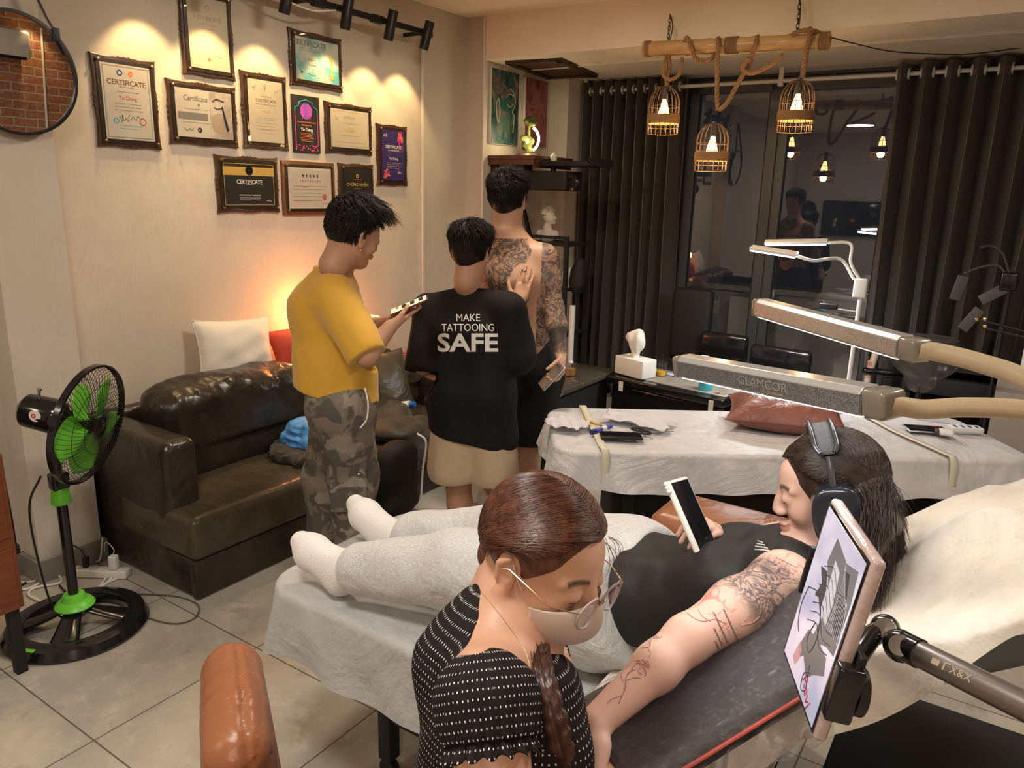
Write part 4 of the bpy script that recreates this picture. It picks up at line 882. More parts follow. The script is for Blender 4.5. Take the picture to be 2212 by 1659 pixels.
painting('crimson and rose abstract canvas behind the glass terrarium', 4.965, 5.275, 1.995, 2.478, M('rose_paint', rough=.5, build=paint_nodes([(.05, .015, .015), (.16, .03, .035), (.32, .12, .10), (.20, .03, .05), (.38, .24, .2)], 7)), m_cond)
t = thing('altar_shelf', 'dark brown wall shelf with carved edge in the alcove', 'shelf', (-3.06, 4.80, 1.88)); m_altar = M('carved_brown_wood', (.075, .026, .012), .4, coat=.3, var=(8, (.11, .04, .018)))
MB().box((0, 0, .012), (.40, .54, .03), bev=.006).build('top', m_altar, t); MB().box((.0, -.262, -.02), (.38, .012, .035), bev=.004).build('front_rail', m_altar, t); MB().box((.188, 0, -.03), (.012, .50, .05)).build('side_rail', m_altar, t)
for y in (-.22, .22): MB().box((-.16, y, -.10), (.06, .03, .19), bev=.004).build('bracket', m_hatch, t)
t = thing('black_shelf', 'thin black shelf reaching right of the altar shelf toward the curtain', 'shelf', (-2.67, 4.78, 1.855)); MB().box((0, 0, 0), (.40, .34, .032), bev=.003).build('board', m_blackmat, t)
MB().box((.19, 0, .02), (.015, .34, .03)).build('end_lip', m_blackmat, t); MB().cyl((-.15, .16, 0), (-.15, .55, .03), .012).build('arm', m_blackmat, t)
t = thing('projector', 'black projector hung under the thin black shelf', 'projector', (-2.82, 4.72, 1.74))
MB().box((0, 0, 0), (.34, .24, .13), bev=.012).build('body', m_blackmat, t); MB().lathe([(.05, 0), (.052, .03), (.035, .035), (.03, .02), (0, .02)], 24, Matrix.Translation((.20, -.06, -.01)) @ Matrix.Rotation(PI/2, 4, 'X')).build('lens', m_gblack, t); MB().cyl((.0, 0, .06), (0, 0, .10), .02).build('mount', m_black, t)
tc = Vector((-3.07, 4.78, 1.907)); t = thing('terrarium', 'glass egg terrarium with moss plants and a glowing ring on the altar shelf', 'terrarium', tc)
MB().lathe([(0, 0), (.085, 0), (.09, .01), (.085, .02), (.07, .022), (0, .022)], 32).build('base', m_altar, t)
m_egg = m_clear
MB().lathe([(.07, .022), (.092, .05), (.10, .10), (.088, .16), (.06, .20), (.02, .218), (0, .22)], 36, cap=False).build('glass_dome', m_egg, t)
m_moss = M('moss', (.06, .085, .015), .8, bump=(60, .9), var=(30, (.13, .13, .03)))
s = SDF(.02); r = random.Random(3)
for i in range(9): s.ell(tc+Vector((r.uniform(-.04, .03), r.uniform(-.04, .04), .04+r.uniform(0, .10))), (.028, .028, .022))
for i in range(7): s.ell(tc+Vector((r.uniform(-.06, .06), r.uniform(-.03, .03), .215+r.uniform(0, .05))), (.026, .024, .016))
s.cap(tc+Vector((0, 0, .03)), tc+Vector((0, 0, .22)), .012); s.build('moss', m_moss, t, .006, noise=(.005, 90))
m_ringlight = M('ring_light', (1, .95, .8), .4, emit=(1, .86, .55), es=26)
ring = [(.02+.072*math.cos(a), .0, .12+.085*math.sin(a)) for a in [math.radians(x) for x in range(-62, 74, 8)]]
e1 = Vector((.83, .557, 0)); MB().tube([Vector((0, -.04, 0))+e1*x+Vector((0, 0, z)) for x, y, z in ring], .0085, 8).build('light_ring', m_ringlight, t)
point(tc+Vector((.05, -.10, .10)), 1.6, (1, .80, .45), .04)
t = thing('incense_jar', 'small reddish clay jar at the end of the altar shelf', 'jar', (-2.91, 4.72, 1.871)); t.location.z = 1.872
MB().lathe([(0, 0), (.025, 0), (.032, .015), (.028, .035), (.018, .04), (0, .042)], 20).build('body', M('clay', (.16, .06, .04), .5), t)
t = thing('candle_cup', 'small white cup on the thin black shelf', 'cup', (-2.82, 4.72, 1.872)); MB().lathe([(0, 0), (.02, 0), (.026, .035), (.022, .037), (.01, .055), (0, .06)], 20).build('body', m_white, t)
# rack with bust
rk = thing('metal_rack', 'black metal rack beside the left curtain carrying the plaster bust', 'rack', (-2.90, 4.92, 0))
for x in (-.16, .19):
    for y in (-.16, .16): MB().box((x, y, .68), (.028, .028, 1.36)).build('post', m_blackmat, rk)
for z in (1.30, .98, .64, .3): MB().box((.015, 0, z), (.37, .34, .022)).build('shelf', m_blackmat, rk)
MB().box((.015, -.16, 1.35), (.37, .02, .022)).build('rail', m_blackmat, rk)
m_plaster = M('plaster', (.60, .56, .50), .75, bump=(60, .15))
bc = Vector((-2.95, 4.90, 1.311)); bust = thing('plaster_bust', 'white plaster bust with curly hair on top of the black rack', 'bust', bc)
s = SDF(.02); fx = Vector((.83, .2, -.05)).normalized()
s.ell(bc+Vector((0, 0, .03)), (.075, .055, .03)).cap(bc+Vector((-.005, 0, .02)), bc+Vector((-.01, 0, .10)), .045, .033).cap(bc+Vector((-.075, 0, .055)), bc+Vector((.06, .0, .055)), .028)
s.ell(bc+Vector((0, 0, .185)), (.046, .040, .055)).ell(bc+Vector((.015, .0, .155)), (.030, .028, .035)).ell(bc+Vector((.05, .01, .168)), (.010, .008, .012), k=.01).ell(bc+Vector((.038, .01, .135)), (.015, .015, .012), k=.01)
r = random.Random(6)
for i in range(46):
    a = r.uniform(0, 6.28); e = r.uniform(.0, 1.4); d = Vector((-.35+math.cos(a)*math.cos(e)*.9, math.sin(a)*math.cos(e), math.sin(e))); d.normalize(); s.ell(bc+Vector((-.004, 0, .20))+Vector((d.x*.048, d.y*.045, d.z*.052)), (.013, .013, .012), k=.006)
s.build('head', m_plaster, bust, .004)
t = thing('leaning_frame', 'narrow dark-edged picture frame leaning on the alcove wall beside the bust', 'picture frame', (-3.08, 4.93, 1.315)); T3 = Matrix.Rotation(math.radians(-18), 4, 'Y')
MB(T3).box((-.04, 0, .14), (.02, .03, .30)).build('edge', m_blackmat, t); MB(T3).box((-.055, .03, .14), (.008, .03, .28)).build('backing', m_olive, t)
t = thing('white_kettle', 'white jug with a black mark on a rack shelf by the curtain', 'jug', (-2.74, 4.85, .993)); MB().lathe([(0, 0), (.04, 0), (.045, .02), (.042, .11), (.03, .14), (.02, .145), (0, .15)], 24).build('body', m_white, t); MB().box((0, -.046, .06), (.022, .004, .05), bev=.001).build('mark', m_black, t); MB().tube(spline([(.04, 0, .12), (.07, 0, .10), (.07, 0, .05), (.043, 0, .03)]), .006, 6).build('handle', m_white, t)
t = thing('paper_roll', 'white upright paper roll between the rack and the left curtain', 'roll', (-2.63, 4.74, 0)); MB().cyl((0, 0, 0), (0, 0, .88), .021).build('roll', m_white, t)
t = thing('rattan_basket', 'ribbed beige storage box on the low rack shelf behind the tattooed man', 'box', (-2.92, 4.86, .652)); MB().box((0, 0, .10), (.30, .22, .19), bev=.01).build('body', M('ribbed_beige', (.42, .36, .27), .7, var=(3, (.30, .25, .18), .4, .6), stretch=(30, 1, 1)), t)
t = thing('black_bag', 'black cloth bundle hanging on the rack post by the curtain', 'bag', (-2.66, 4.80, 1.05)); s = SDF(.05); L0 = Vector(t.location); s.ell(L0+Vector((0, .05, .0)), (.06, .06, .11)).ell(L0+Vector((.01, .05, .11)), (.035, .04, .06)); s.build('cloth', m_blackmat, t, .008, noise=(.006, 40))
# ================================================================== LOW TABLES AND STOOLS AT THE WINDOW
def marble_nodes(nt, b):
    L = nt.links; c = coord(nt); n = nd(nt, 'ShaderNodeTexNoise', Scale=2.5, Detail=6, Distortion=2.2); L.new(c, n.inputs[0])
    s_ = nd(nt, 'ShaderNodeMath', operation='SUBTRACT'); L.new(n.outputs[0], s_.inputs[0]); s_.inputs[1].default_value = .5
    a = nd(nt, 'ShaderNodeMath', operation='ABSOLUTE'); L.new(s_.outputs[0], a.inputs[0])
    L.new(mixc(nt, ramp(nt, a.outputs[0], .0, .012, (1, 1, 1), (0, 0, 0)), (.075, .062, .050), (.34, .31, .27)), b.inputs['Base Color'])
m_marble = M('dark_brown_marble', rough=.22, build=marble_nodes)
t = thing('marble_table', 'low dark marble table beside the tattooed man', 'table', (-2.52, 4.02, 0))
MB().box((0, 0, .535), (.87, .76, .03), bev=.004).build('tabletop', m_marble, t); MB().box((0, 0, .26), (.78, .68, .52), bev=.005).build('base', m_blackmat, t)
def T55(px, py, z=.55): return PL(px, py, 2, z)
t = thing('paper_sheet', 'white sheet with red marks on the marble table', 'paper', T55(1180, 818)+Vector((0, 0, .001)), .3); MB().box((0, 0, .001), (.20, .26, .002)).build('sheet', M('white_paper', (.72, .70, .66), .7), t); m = MB(); r = random.Random(8)
for i in range(14): m.tube([(r.uniform(-.06, .06), r.uniform(-.08, .08), .0022) for _ in range(3)], .0012, 4)
m.build('red_marks', INK['red'], t)
t = thing('glass_jar', 'amber glass jar on the marble table by the curtain', 'jar', T55(1232, 812)); MB().lathe([(0, 0), (.03, 0), (.034, .02), (.034, .08), (.03, .085)], 24, cap=False).build('jar', m_clear, t); MB().lathe([(0, .004), (.029, .004), (.031, .02), (.031, .05), (0, .05)], 24).build('contents', M('amber_tea', (.30, .14, .05), .2), t); MB().ball((0, 0, .088), (.016, .016, .01)).build('lid_knob', m_white, t)
m_film = M('black_film', (.008, .008, .009), .12, coat=.6, bump=(14, 1.0, 6))
tcart = Vector((-1.65, 4.38, 0)); ca = math.radians(-9); t = thing('work_trolley', 'black film-wrapped work trolley with a pale top behind the far bed', 'trolley', tcart, ca)
MB().box((0, 0, .52), (.82, .42, .05), bev=.01).build('top_tray', m_film, t); MB().box((.06, .02, .5475), (.66, .34, .006), bev=.002).build('top_cover', M('pale_vinyl', (.24, .22, .19), .35), t); MB().box((0, 0, .27), (.78, .34, .44), bev=.02).build('drawers', m_film, t)
for sx in (-1, 1):
    for sy in (-1, 1): MB().cyl((sx*.34, sy*.13, 0), (sx*.34, sy*.13, .055), .025).build('caster', m_black, t)
def onC(px, py): return T55(px, py, .551)
m_tissue = M('tissue', (.72, .69, .63), .8, sheen=.3); tb_ = onC(1362, 812); t = thing('tissue_box', 'cream tissue box with a tall tuft of tissue on the trolley', 'tissue box', tb_, ca-.15); MB().box((0, .04, .058), (.235, .13, .115), bev=.006).build('box', m_tissue, t)
g_ = SDF(.03); L0 = Vector(t.location)+Vector((.006, .04, .112)); g_.cap(L0, L0+Vector((0, 0, .07)), .020, .034).ell(L0+Vector((-.004, 0, .125)), (.062, .046, .056)).ell(L0+Vector((.03, 0, .09)), (.035, .03, .045)); g_.build('tissue', m_tissue, t, .004, noise=(.010, 55, (1, 1, .5), 3))
for k, (px, py) in enumerate(((1397, 805), (1428, 812))):
    t = thing('plastic_cup', ['clear plastic cup right behind the tissue box', 'clear plastic cup with a little yellow drink beside the tissue box'][k], 'cup', onC(px, py)); MB().lathe([(.026, 0), (.037, .09), (.039, .092)], 24, cap=False).build('cup', m_clear, t)
    if k: MB().lathe([(0, .003), (.0255, .003), (.029, .03), (0, .03)], 24).build('drink', M('yellow_drink', (.75, .42, .03), .2), t)
t = thing('lemon', 'yellow round thing beside the cup on the trolley', 'lemon', onC(1412, 806)); MB().ball((0, 0, .02), .02).build('body', M('yellow_plastic', (.80, .58, .03), .4), t)
t = thing('wrapper', 'crumpled blue and white wrapper flat on the trolley', 'wrapper', onC(1458, 812)); L0 = Vector(t.location); s = SDF(.01); s.ell(L0+Vector((0, 0, .006)), (.055, .03, .006)); s.build('film', M('blue_white_film', (.25, .32, .55), .3, var=(40, (.7, .7, .72))), t, .004, noise=(.005, 90))
m_cyan = M('cyan_liquid', (.06, .40, .50), .25, coat=.3); pb = onC(1523, 842); t = thing('spray_bottle', 'clear bottle of cyan liquid standing below the grey lamp bar', 'bottle', pb); MB().lathe([(0, 0), (.038, 0), (.04, .008), (.04, .10), (.03, .12), (.016, .13), (.016, .15)], 24).build('body', m_cyan, t); MB().lathe([(.018, .15), (.018, .175), (.012, .20), (0, .202)], 16).box((-.02, 0, .195), (.05, .018, .018), bev=.003).build('spray_head', m_white, t)
pw2 = onC(1562, 850); t = thing('wet_wipe_pack', 'small white pack leaning at the corner of the trolley', 'pack', pw2, .4); MB().box((0, 0, .045), (.045, .03, .09), bev=.004, T=Matrix.Rotation(.15, 4, 'X')).build('body', m_white, t)
for k, (px, py, ln) in enumerate(((1347, 822, .06), (1541, 862, .12))):
    p = PL(px, py, 2, .54)+Vector((-.0, -.035, 0)); t = MB().box((p.x, p.y, p.z-ln/2), (.028, .002, ln)).build('tape_strip', m_tape, None, smooth=False); tag(t, ['short tape strip hanging under the tissue box', 'longer tape strip hanging below the cyan bottle'][k], 'tape')
t = thing('ink_bottle', 'pink dropper bottle standing behind the grey lamp bar', 'bottle', PL(1610, 805, 1, 4.55)-Vector((0, 0, .06))); pz = t.location.z
MB().lathe([(0, -.02), (.022, -.02), (.022, .05), (.012, .06)], 20).lathe([(.018, .055), (.018, .08), (.008, .085), (.005, .12), (0, .122)], 20).build('bottle', M('pink_plastic', (.75, .10, .25), .35), t)
def stool(label, cat, x, y, rz, ztop, w, h, seatz):
    t = thing('stool', label, cat, (x, y, 0), rz)
    MB().box((0, .20, (ztop+seatz+.08)/2+.02), (w, .06, ztop-seatz-.06), bev=.03).build('backrest', m_gblack, t); MB().lathe([(0, seatz), (.17, seatz), (.19, seatz-.02), (.19, seatz-.06), (.17, seatz-.08), (0, seatz-.08)], 32).build('seat', m_gblack, t)
    MB().box((0, .17, seatz-.02), (.06, .05, .20), bev=.005).build('back_support', m_black, t); MB().cyl((0, 0, .07), (0, 0, seatz-.07), .022).build('column', m_steel, t)
    for k in range(5):
        a = 2*PI*k/5; l = MB().tube([(0, 0, .08), (.24*math.cos(a), .24*math.sin(a), .055)], [.02, .012], 8).build('leg', m_black, t); MB().ball((.24*math.cos(a), .24*math.sin(a), .026), .026).build('caster', m_black, l)
    return t
stool('black stool with rounded backrest behind the trolley', 'chair', -1.64, 4.96, 0, .71, .34, .2, .46)
stool('wide-backed black stool in front of the glass door, behind the pink bottle', 'chair', -1.22, 4.76, -.1, .70, .40, .2, .47)
stool('low black stool with glossy seat under the right curtain', 'chair', PL(1925, 850, 2, .52).x, PL(1925, 850, 2, .52).y, .3, .60, .30, .2, .50)
t = thing('office_chair', 'tall dark office chair standing at the left glass pane', 'chair', (-1.93, 5.27, 0)); MB().box((0, .0, .76), (.30, .09, .52), bev=.04).build('backrest', m_blackmat, t); MB().box((0, -.2, .45), (.40, .38, .09), bev=.035).build('seat', m_blackmat, t); MB().cyl((0, -.18, .05), (0, -.18, .41), .025).build('column', m_black, t); MB().box((0, -.18, .04), (.44, .06, .03)).box((0, -.18, .04), (.06, .40, .03)).build('base', m_black, t)
# ================================================================== WINDOW LAMP AND STANDS
m_lampwhite = M('white_lamp_plastic', (.70, .70, .68), .35); m_strip = M('led_strip_cool', (1, 1, 1), .4, emit=(.93, .97, 1), es=9)
YL = 4.3; lp = lambda x, y, Y=YL: PL(x, y, 1, Y)
b0 = lp(1852, 622); base = Vector((b0.x+.02, YL, 0)); t = thing('floor_lamp', 'white floor lamp with two lit LED bars in front of the glass doors', 'floor lamp', base)
W = lambda m: local(m, t)
W(MB().cyl(base, (base.x, YL, b0.z-.05), .011)).build('pole', m_lampwhite, t); W(MB().lathe([(.14, 0), (.14, .02), (.02, .035), (.0, .035)], 32, Matrix.Translation(base))).build('base', m_lampwhite, t)
W(MB().box((base.x-.005, YL, b0.z), (.065, .045, .10), bev=.008)).build('control_box', m_lampwhite, t)
for k, (a, b) in enumerate(((lp(1652, 526), lp(1788, 524, YL+.05)), (lp(1622, 537, YL-.1), lp(1722, 553, YL-.12)))):
    T = frame((a+b)/2, b-a, ez=Vector((0, -.25, 1))); L_ = (b-a).length
    h = W(MB(T).box((0, 0, .008), (L_, .055, .016), bev=.004)).build('lamp_head', m_lampwhite, t)
    m = MB(T).box((0, 0, -.004), (L_*.96, .046, .008), bev=.002); m.v = to_local(t, m.v); s_ = m.build('led_strip', m_strip, h)
    mid = [b, b+(b-a)*.35+Vector((0, 0, -.01)), lp(1838, 568) if k == 0 else lp(1815, 560), lp(1858, 605) if k == 0 else lp(1845, 603)]
    W(MB().tube(spline(mid), .0085, 10)).build('gooseneck', m_lampwhite, t)
    area((a+b)/2-Vector((0, 0, .02)), L_, 5, (.93, .97, 1), size_y=.05)
t = thing('phone_clamp', 'small black phone clamp on the pole of the lit floor lamp', 'clamp', lp(1850, 672)); L0 = Vector(t.location)
local(MB().tube([lp(1852, 674), lp(1825, 670), lp(1810, 668)], .006, 8), t).build('arm', m_steel, t); local(MB().box(lp(1790, 662), (.09, .02, .03), bev=.004), t).build('cradle', m_black, t)
m_dgrey = M('dark_grey_panel', (.05, .047, .045), .5); YB = 4.93; q = lambda x, y, Y=YB: PL(x, y, 1, Y)
bs = q(2180, 608); t = thing('folding_lamp', 'switched-off dark lamp with two flexible arms before the right curtain', 'lamp', (bs.x, YB, 0)); W = lambda m: local(m, t)
W(MB().box(bs, (.085, .045, .10), bev=.012)).build('control_box', m_gblack, t); W(MB().cyl((bs.x+.01, YB, 0), (bs.x+.01, YB, bs.z-.05), .011)).build('pole', m_blackmat, t); W(MB().box((bs.x+.01, YB, .012), (.16, .16, .024), bev=.006)).build('base', m_blackmat, t)
W(MB().tube(spline([q(2180, 590), q(2168, 552), q(2148, 533), q(2125, 532)]), .007, 8)).build('gooseneck', m_dgrey, t); W(MB().tube(spline([q(2172, 590), q(2155, 574), q(2120, 577), q(2082, 591)]), .007, 8)).build('gooseneck', m_dgrey, t)
W(MB().tube([q(2130, 532), q(2118, 537)], .018, 10)).build('joint', m_black, t)
for a, b in ((q(2082, 596), q(2062, 648)), (q(2172, 622), q(2118, 650)), (q(2118, 668), q(2078, 712))):
    T = frame((a+b)/2, b-a, ez=(0, -1, .3)); W(MB(T).box((0, 0, 0), ((b-a).length, .06, .012), bev=.003)).build('panel', m_dgrey, t)
YM = 4.2; q2 = lambda x, y: PL(x, y, 1, YM); t = thing('boom_arm', 'thin black jointed boom arm reaching in past the right curtain', 'arm', q2(2212, 725)); W = lambda m: local(m, t)
W(MB().cyl(q2(2112, 690), q2(2300, 738), .006)).build('upper_rod', m_black, t); W(MB().cyl(q2(2112, 705), q2(2300, 748), .006)).build('lower_rod', m_black, t)
for p in ((2110, 690), (2128, 689), (2128, 705)): W(MB().ball(q2(*p), .011)).build('joint', m_brass, t)
W(MB().cyl(q2(2300, 742), (q2(2300, 742).x, YM, 0), .012)).build('pole', m_black, t)
# wrapped stool, towel stick, black desk, grey cabinet
YK = 4.25; q3 = lambda x, y, Y=YK: PL(x, y, 1, Y); c3 = q3(1998, 800); t = thing('wrapped_lamp', 'shade wrapped in clinging clear film beyond the beige lamp arm', 'lamp', (c3.x, YK, 0)); W = lambda m: local(m, t); s = SDF(.03)
m_cling = M('cling_film', (.07, .06, .05), .12, coat=1, bump=(22, 1.5, 8), alpha=.6)
s.ell(q3(1998, 780), (.15, .12, .10)).ell(q3(1990, 825), (.07, .06, .06)); s.build('wrap', m_cling, t, .008, noise=(.006, 34)); W(MB().lathe([(.02, 0), (.13, 0), (.14, -.02), (.02, -.03)], 24, Matrix.Translation(q3(2003, 768)+Vector((0, 0, .09))))).build('rim', m_dgrey, t); W(MB().cyl(q3(1985, 835), (q3(1985, 835).x, YK, .0), .012)).build('pole', m_black, t)
t = thing('rolled_mat', 'pale roll with red print standing against the right curtain', 'roll', q3(1880, 810, 5.0)); m = MB().tube([(q3(1876, 812, 5.2).x-.02, 5.2, 0), q3(1876, 812, 5.2), q3(1898, 745, 5.2), q3(1898, 705, 5.2)], .022, 12); local(m, t).build('roll', M('pale_roll', (.60, .48, .36), .6), t); local(MB().cyl(q3(1875, 815, 5.2), q3(1883, 780, 5.2), .0235), t).build('red_end', M('red_speckle', (.35, .06, .04), .6, var=(40, (.6, .45, .35))), t)
t = thing('black_desk', 'narrow black desk in front of the right curtain', 'desk', (-.22, 5.25, 0)); dz = PL(2100, 803, 1, 5.05).z
MB().box((.12, 0, dz), (.80, .40, .03)).build('desktop', m_blackmat, t); MB().box((.12, -.02, dz-.12), (.78, .34, .10), bev=.004).build('drawer', m_blackmat, t)
for sx in (-.24, .48): MB().box((sx, 0, (dz-.01)/2), (.04, .36, dz-.02)).build('leg', m_blackmat, t)
t = thing('grey_cabinet', 'plain light grey cabinet at the right edge beyond the far bed', 'cabinet', (.28, 4.55, 0)); p = PL(2150, 845, 1, 4.30); MB().box((p.x-.28+.30, 0, p.z/2), (.60, .50, p.z), bev=.004).build('body', M('grey_laminate', (.33, .30, .27), .55), t)
t = thing('wall_board', 'white board edge at the right margin above the far bed', 'board', PL(2215, 790, 1, 4.6)); MB().box((.05, 0, 0), (.14, .02, .24), bev=.002).build('board', m_white, t)
# ================================================================== PENDANT
m_bamboo = M('bamboo', (.50, .29, .11), .45, var=(10, (.62, .40, .17), .4, .65), stretch=(.6, 4, 4), coat=.15)
m_rope = M('jute_rope', (.36, .20, .09), .85, bump=(160, .8)); m_wire = M('copper_brown_wire', (.16, .09, .055), .5, metal=.4)
YP = 4.34; pp = lambda x, y, Y=YP: PL(x, y, 1, Y)
a, b = pp(1393, 106), pp(1792, 88); t = thing('pendant_lamp', 'bamboo pole chandelier with three rope-hung birdcage lamps', 'chandelier', (a+b)/2); W = lambda m: local(m, t); d = (b-a).normalized(); Lp = (b-a).length; T = frame(a, d, ez=(0, 0, 1))
m = MB(); prof = []
for k in range(41):
    q_ = k/40; nodes = (.0, .37, .62, .80, 1.0); r_ = .040-.003*q_
    for n_ in nodes: r_ += .005*math.exp(-((q_-n_)/.008)**2)
    prof.append((r_, q_*Lp))
T4 = frame(a, d.orthogonal(), ez=d); W(MB(T4).lathe(prof, 28)).build('bamboo_pole', m_bamboo, t)
for q_, w_ in ((.0, .045), (.475, .075), (.955, .05)):
    m = MB(T4)
    for i in range(int(w_/.007)): m.lathe([(.040+.0045*math.cos(x), q_*Lp+.007*i+.0035*math.sin(x)) for x in [k*PI/4 for k in range(9)]], 28, cap=False)
    W(m).build('rope_binding', m_rope, t)
def rope(pts, r_=.0125, name='rope'):
    sp_ = spline(pts, 14); m = MB(); n = len(sp_)
    for s_ in range(3):
        out = []
        for i, p in enumerate(sp_):
            tg = (sp_[min(i+1, n-1)]-sp_[max(i-1, 0)]); tg = tg.normalized() if tg.length > 1e-6 else Vector((0, 0, 1)); u1 = Vector((0, 1, 0)) if abs(tg.y) < .8 else Vector((1, 0, 0)); n1 = tg.cross(u1).normalized(); n2 = tg.cross(n1)
            L_ = sum((sp_[j+1]-sp_[j]).length for j in range(0)) ; a_ = i*.55+s_*2.094; out.append(p+n1*math.cos(a_)*r_*.55+n2*math.sin(a_)*r_*.55)
        m.tube(out, r_*.58, 7)
    return W(m).build(name, m_rope, t)
rope([pp(1440, 118), pp(1434, 140, YP-.05), pp(1432, 160, YP-.05), pp(1446, 172, YP-.03), pp(1468, 160), pp(1474, 125)], .010); rope([pp(1444, 118), pp(1446, 145), pp(1441, 168), pp(1441, 186)], .0125)
rope([pp(1486, 118, YP+.045), pp(1478, 98, YP), pp(1484, 82, YP-.05), pp(1492, 100, YP-.06), pp(1502, 125, YP-.03), pp(1522, 134), pp(1538, 125, YP-.01), pp(1548, 112, YP+.045)], .0125)
rope([pp(1552, 112, YP+.045), pp(1552, 84, YP-.02), pp(1551, 100, YP-.06), pp(1550, 140, YP-.03), pp(1549, 200), pp(1551, 238)], .0125)
rope([pp(1553, 238), pp(1572, 220), pp(1600, 170), pp(1618, 140), pp(1632, 95, YP-.05), pp(1636, 78, YP)], .0125)
rope([pp(1618, 125, YP-.05), pp(1604, 148, YP-.03), pp(1625, 158), pp(1665, 140), pp(1690, 118, YP-.03)], .0115)
rope([pp(1702, 82), pp(1725, 68, YP-.04), pp(1752, 66, YP-.04), pp(1770, 72), pp(1795, 84)], .012); rope([pp(1748, 62, YP), pp(1750, 78, YP-.055), pp(1742, 110, YP-.055), pp(1738, 140, YP-.02), pp(1733, 168)], .0135); rope([pp(1760, 70), pp(1780, 80), pp(1792, 78)], .010)
def chain(p0, p1, nm='chain'):
    m = MB(); n = max(2, int((p1-p0).length/.026)); dr = (p1-p0).normalized()
    for i in range(n):
        c = p0+(p1-p0)*((i+.5)/n); s1 = Vector((1, 0, 0)) if i % 2 else Vector((0, 1, 0)); m.tube([c+dr*math.cos(x)*.018+s1*math.sin(x)*.007 for x in [k*PI/6 for k in range(12)]], .0022, 6, closed=True)
    return W(m).build(nm, m_black, t)
chain(pp(1443, 90), Vector((pp(1448, 32, 4.44).x, 4.44, pp(1448, 32, 4.44).z))); chain(pp(1722, 72), Vector((pp(1728, -12, 4.44).x, 4.44, 2.79)))
W(MB().tube(spline([pp(1450, 35, 4.45), pp(1453, 60, 4.42), pp(1446, 90)]), .003, 6)).build('power_wire', m_black, t); W(MB().tube(spline([pp(1730, 5, 4.45), pp(1728, 40, 4.42), pp(1724, 70)]), .003, 6)).build('power_wire', m_black, t)
m_glassbulb = M('filament_glow', (1, .75, .4), .3, emit=(1, .60, .20), es=9); m_sock = M('grey_socket', (.07, .065, .06), .5)
for (px, py, hh) in ((1438, 183, .17), (1543, 262, .17), (1728, 168, .19)):
    top = pp(px, py); m = MB(); R_ = .088 if px != 1725 else .09; body = W(MB().lathe([(.012, .0), (.014, -.01), (.016, -.075), (.012, -.08)], 16, Matrix.Translation(top))).build('socket', m_sock, t)
    n = 18
    for k in range(n):
        a_ = 2*PI*k/n; pts = []
        for j in range(9):
            x = j/8; rr = .012+(R_-.012)*math.sin(x*PI/2); z = -.012-.10*(1-math.cos(x*PI/2))
            pts.append(top+Vector((rr*math.cos(a_), rr*math.sin(a_), z)))
        pts.append(top+Vector((R_*math.cos(a_), R_*math.sin(a_), -.27))); m.tube(pts, .0019, 5)
    for z in (-.12, -.16, -.235, -.27): m.tube([top+Vector((R_*math.cos(2*PI*k/32), R_*math.sin(2*PI*k/32), z)) for k in range(32)], .002, 5, closed=True)
    W(m).build('cage', m_wire, t); m = MB(Matrix.Translation(top))
    for i in range(8): m.lathe([(R_+.003+.0038*math.cos(x), -.168-.0062*i+.0033*math.sin(x)) for x in [k*PI/4 for k in range(9)]], 32, cap=False)
    W(m).build('rope_band', m_rope, t)
    bl = W(MB().lathe([(.010, -.08), (.014, -.09), (.030, -.15), (.031, -.165), (.024, -.182), (.008, -.20), (0, -.205)], 24, Matrix.Translation(top))).build('bulb', m_glassbulb, t)
    point(top+Vector((0, 0, -.225)), 2.2, (1, .62, .26), .03)
tag(MB().tube(spline([pp(1792, 80), pp(1850, 95, 4.5), pp(1920, 110, 4.8), pp(2000, 116, 5.1), pp(2100, 116, 5.3), pp(2230, 100, 5.5)], 10), .0035, 6).build('ceiling_cable', m_black), 'thin black cable sagging from the bamboo pole along the beam', 'cable')
# ================================================================== THINGS ON THE FAR BED
ZB = .694; ob = lambda x, y, z=ZB: PL(x, y, 2, z)
def phone(name, label, c, rz, w, l, th, mat, screen, tiltT=None, cat='phone'):
    t = thing(name, label, cat, c, rz); MB().box((0, 0, th/2), (l, w, th), bev=min(.004, th*.45)).build('case', mat, t); MB().box((0, 0, th+.0002), (l-.008, w-.008, .0006), bev=.0002).build('screen', screen, t); return t
m_screen = M('dark_screen', (.008, .008, .010), .08, coat=.5)
phone('smartphone', 'black smartphone lying on the far bed cover', ob(1341, 944), .12+.45*0+math.atan2(*(ob(1383, 945)-ob(1300, 940)).yx), .078, .17, .012, m_black, m_screen)
def rodthing(name, label, cat, a, b, r_, mat, parts=()):
    t = thing(name, label, cat, a); local(MB().cyl(a, b, r_, seg=14), t).build('barrel', mat, t)
    for (f0, f1, rr, mm, nm) in parts: local(MB().cyl(a+(b-a)*f0, a+(b-a)*f1, rr, seg=14), t).build(nm, mm, t)
    return t
rodthing('pencil', 'short yellow pencil on the far bed beside the tape', 'pencil', ob(1261, 905, .70), ob(1298, 919, .70), .005, M('yellow_paint', (.62, .38, .07), .4), ((.93, 1.06, .002, m_black, 'tip'),))
rodthing('marker_pen', 'blue marker pen on the far bed cover', 'pen', ob(1278, 934, .70), ob(1320, 921, .70), .010, M('marker_blue', (.07, .08, .42), .35), ((-.01, .18, .0115, M('dark_blue_cap', (.015, .015, .12), .35), 'cap'), (.5, .72, .0105, m_white, 'label_band')))
t = thing('scissors', 'slim scissors with black handles on the far bed', 'scissors', ob(1385, 931)); W = lambda m: local(m, t); W(MB().tube([ob(1400, 932), ob(1455, 932)], [.004, .002], 6)).build('blade', m_steel, t)
m = MB()
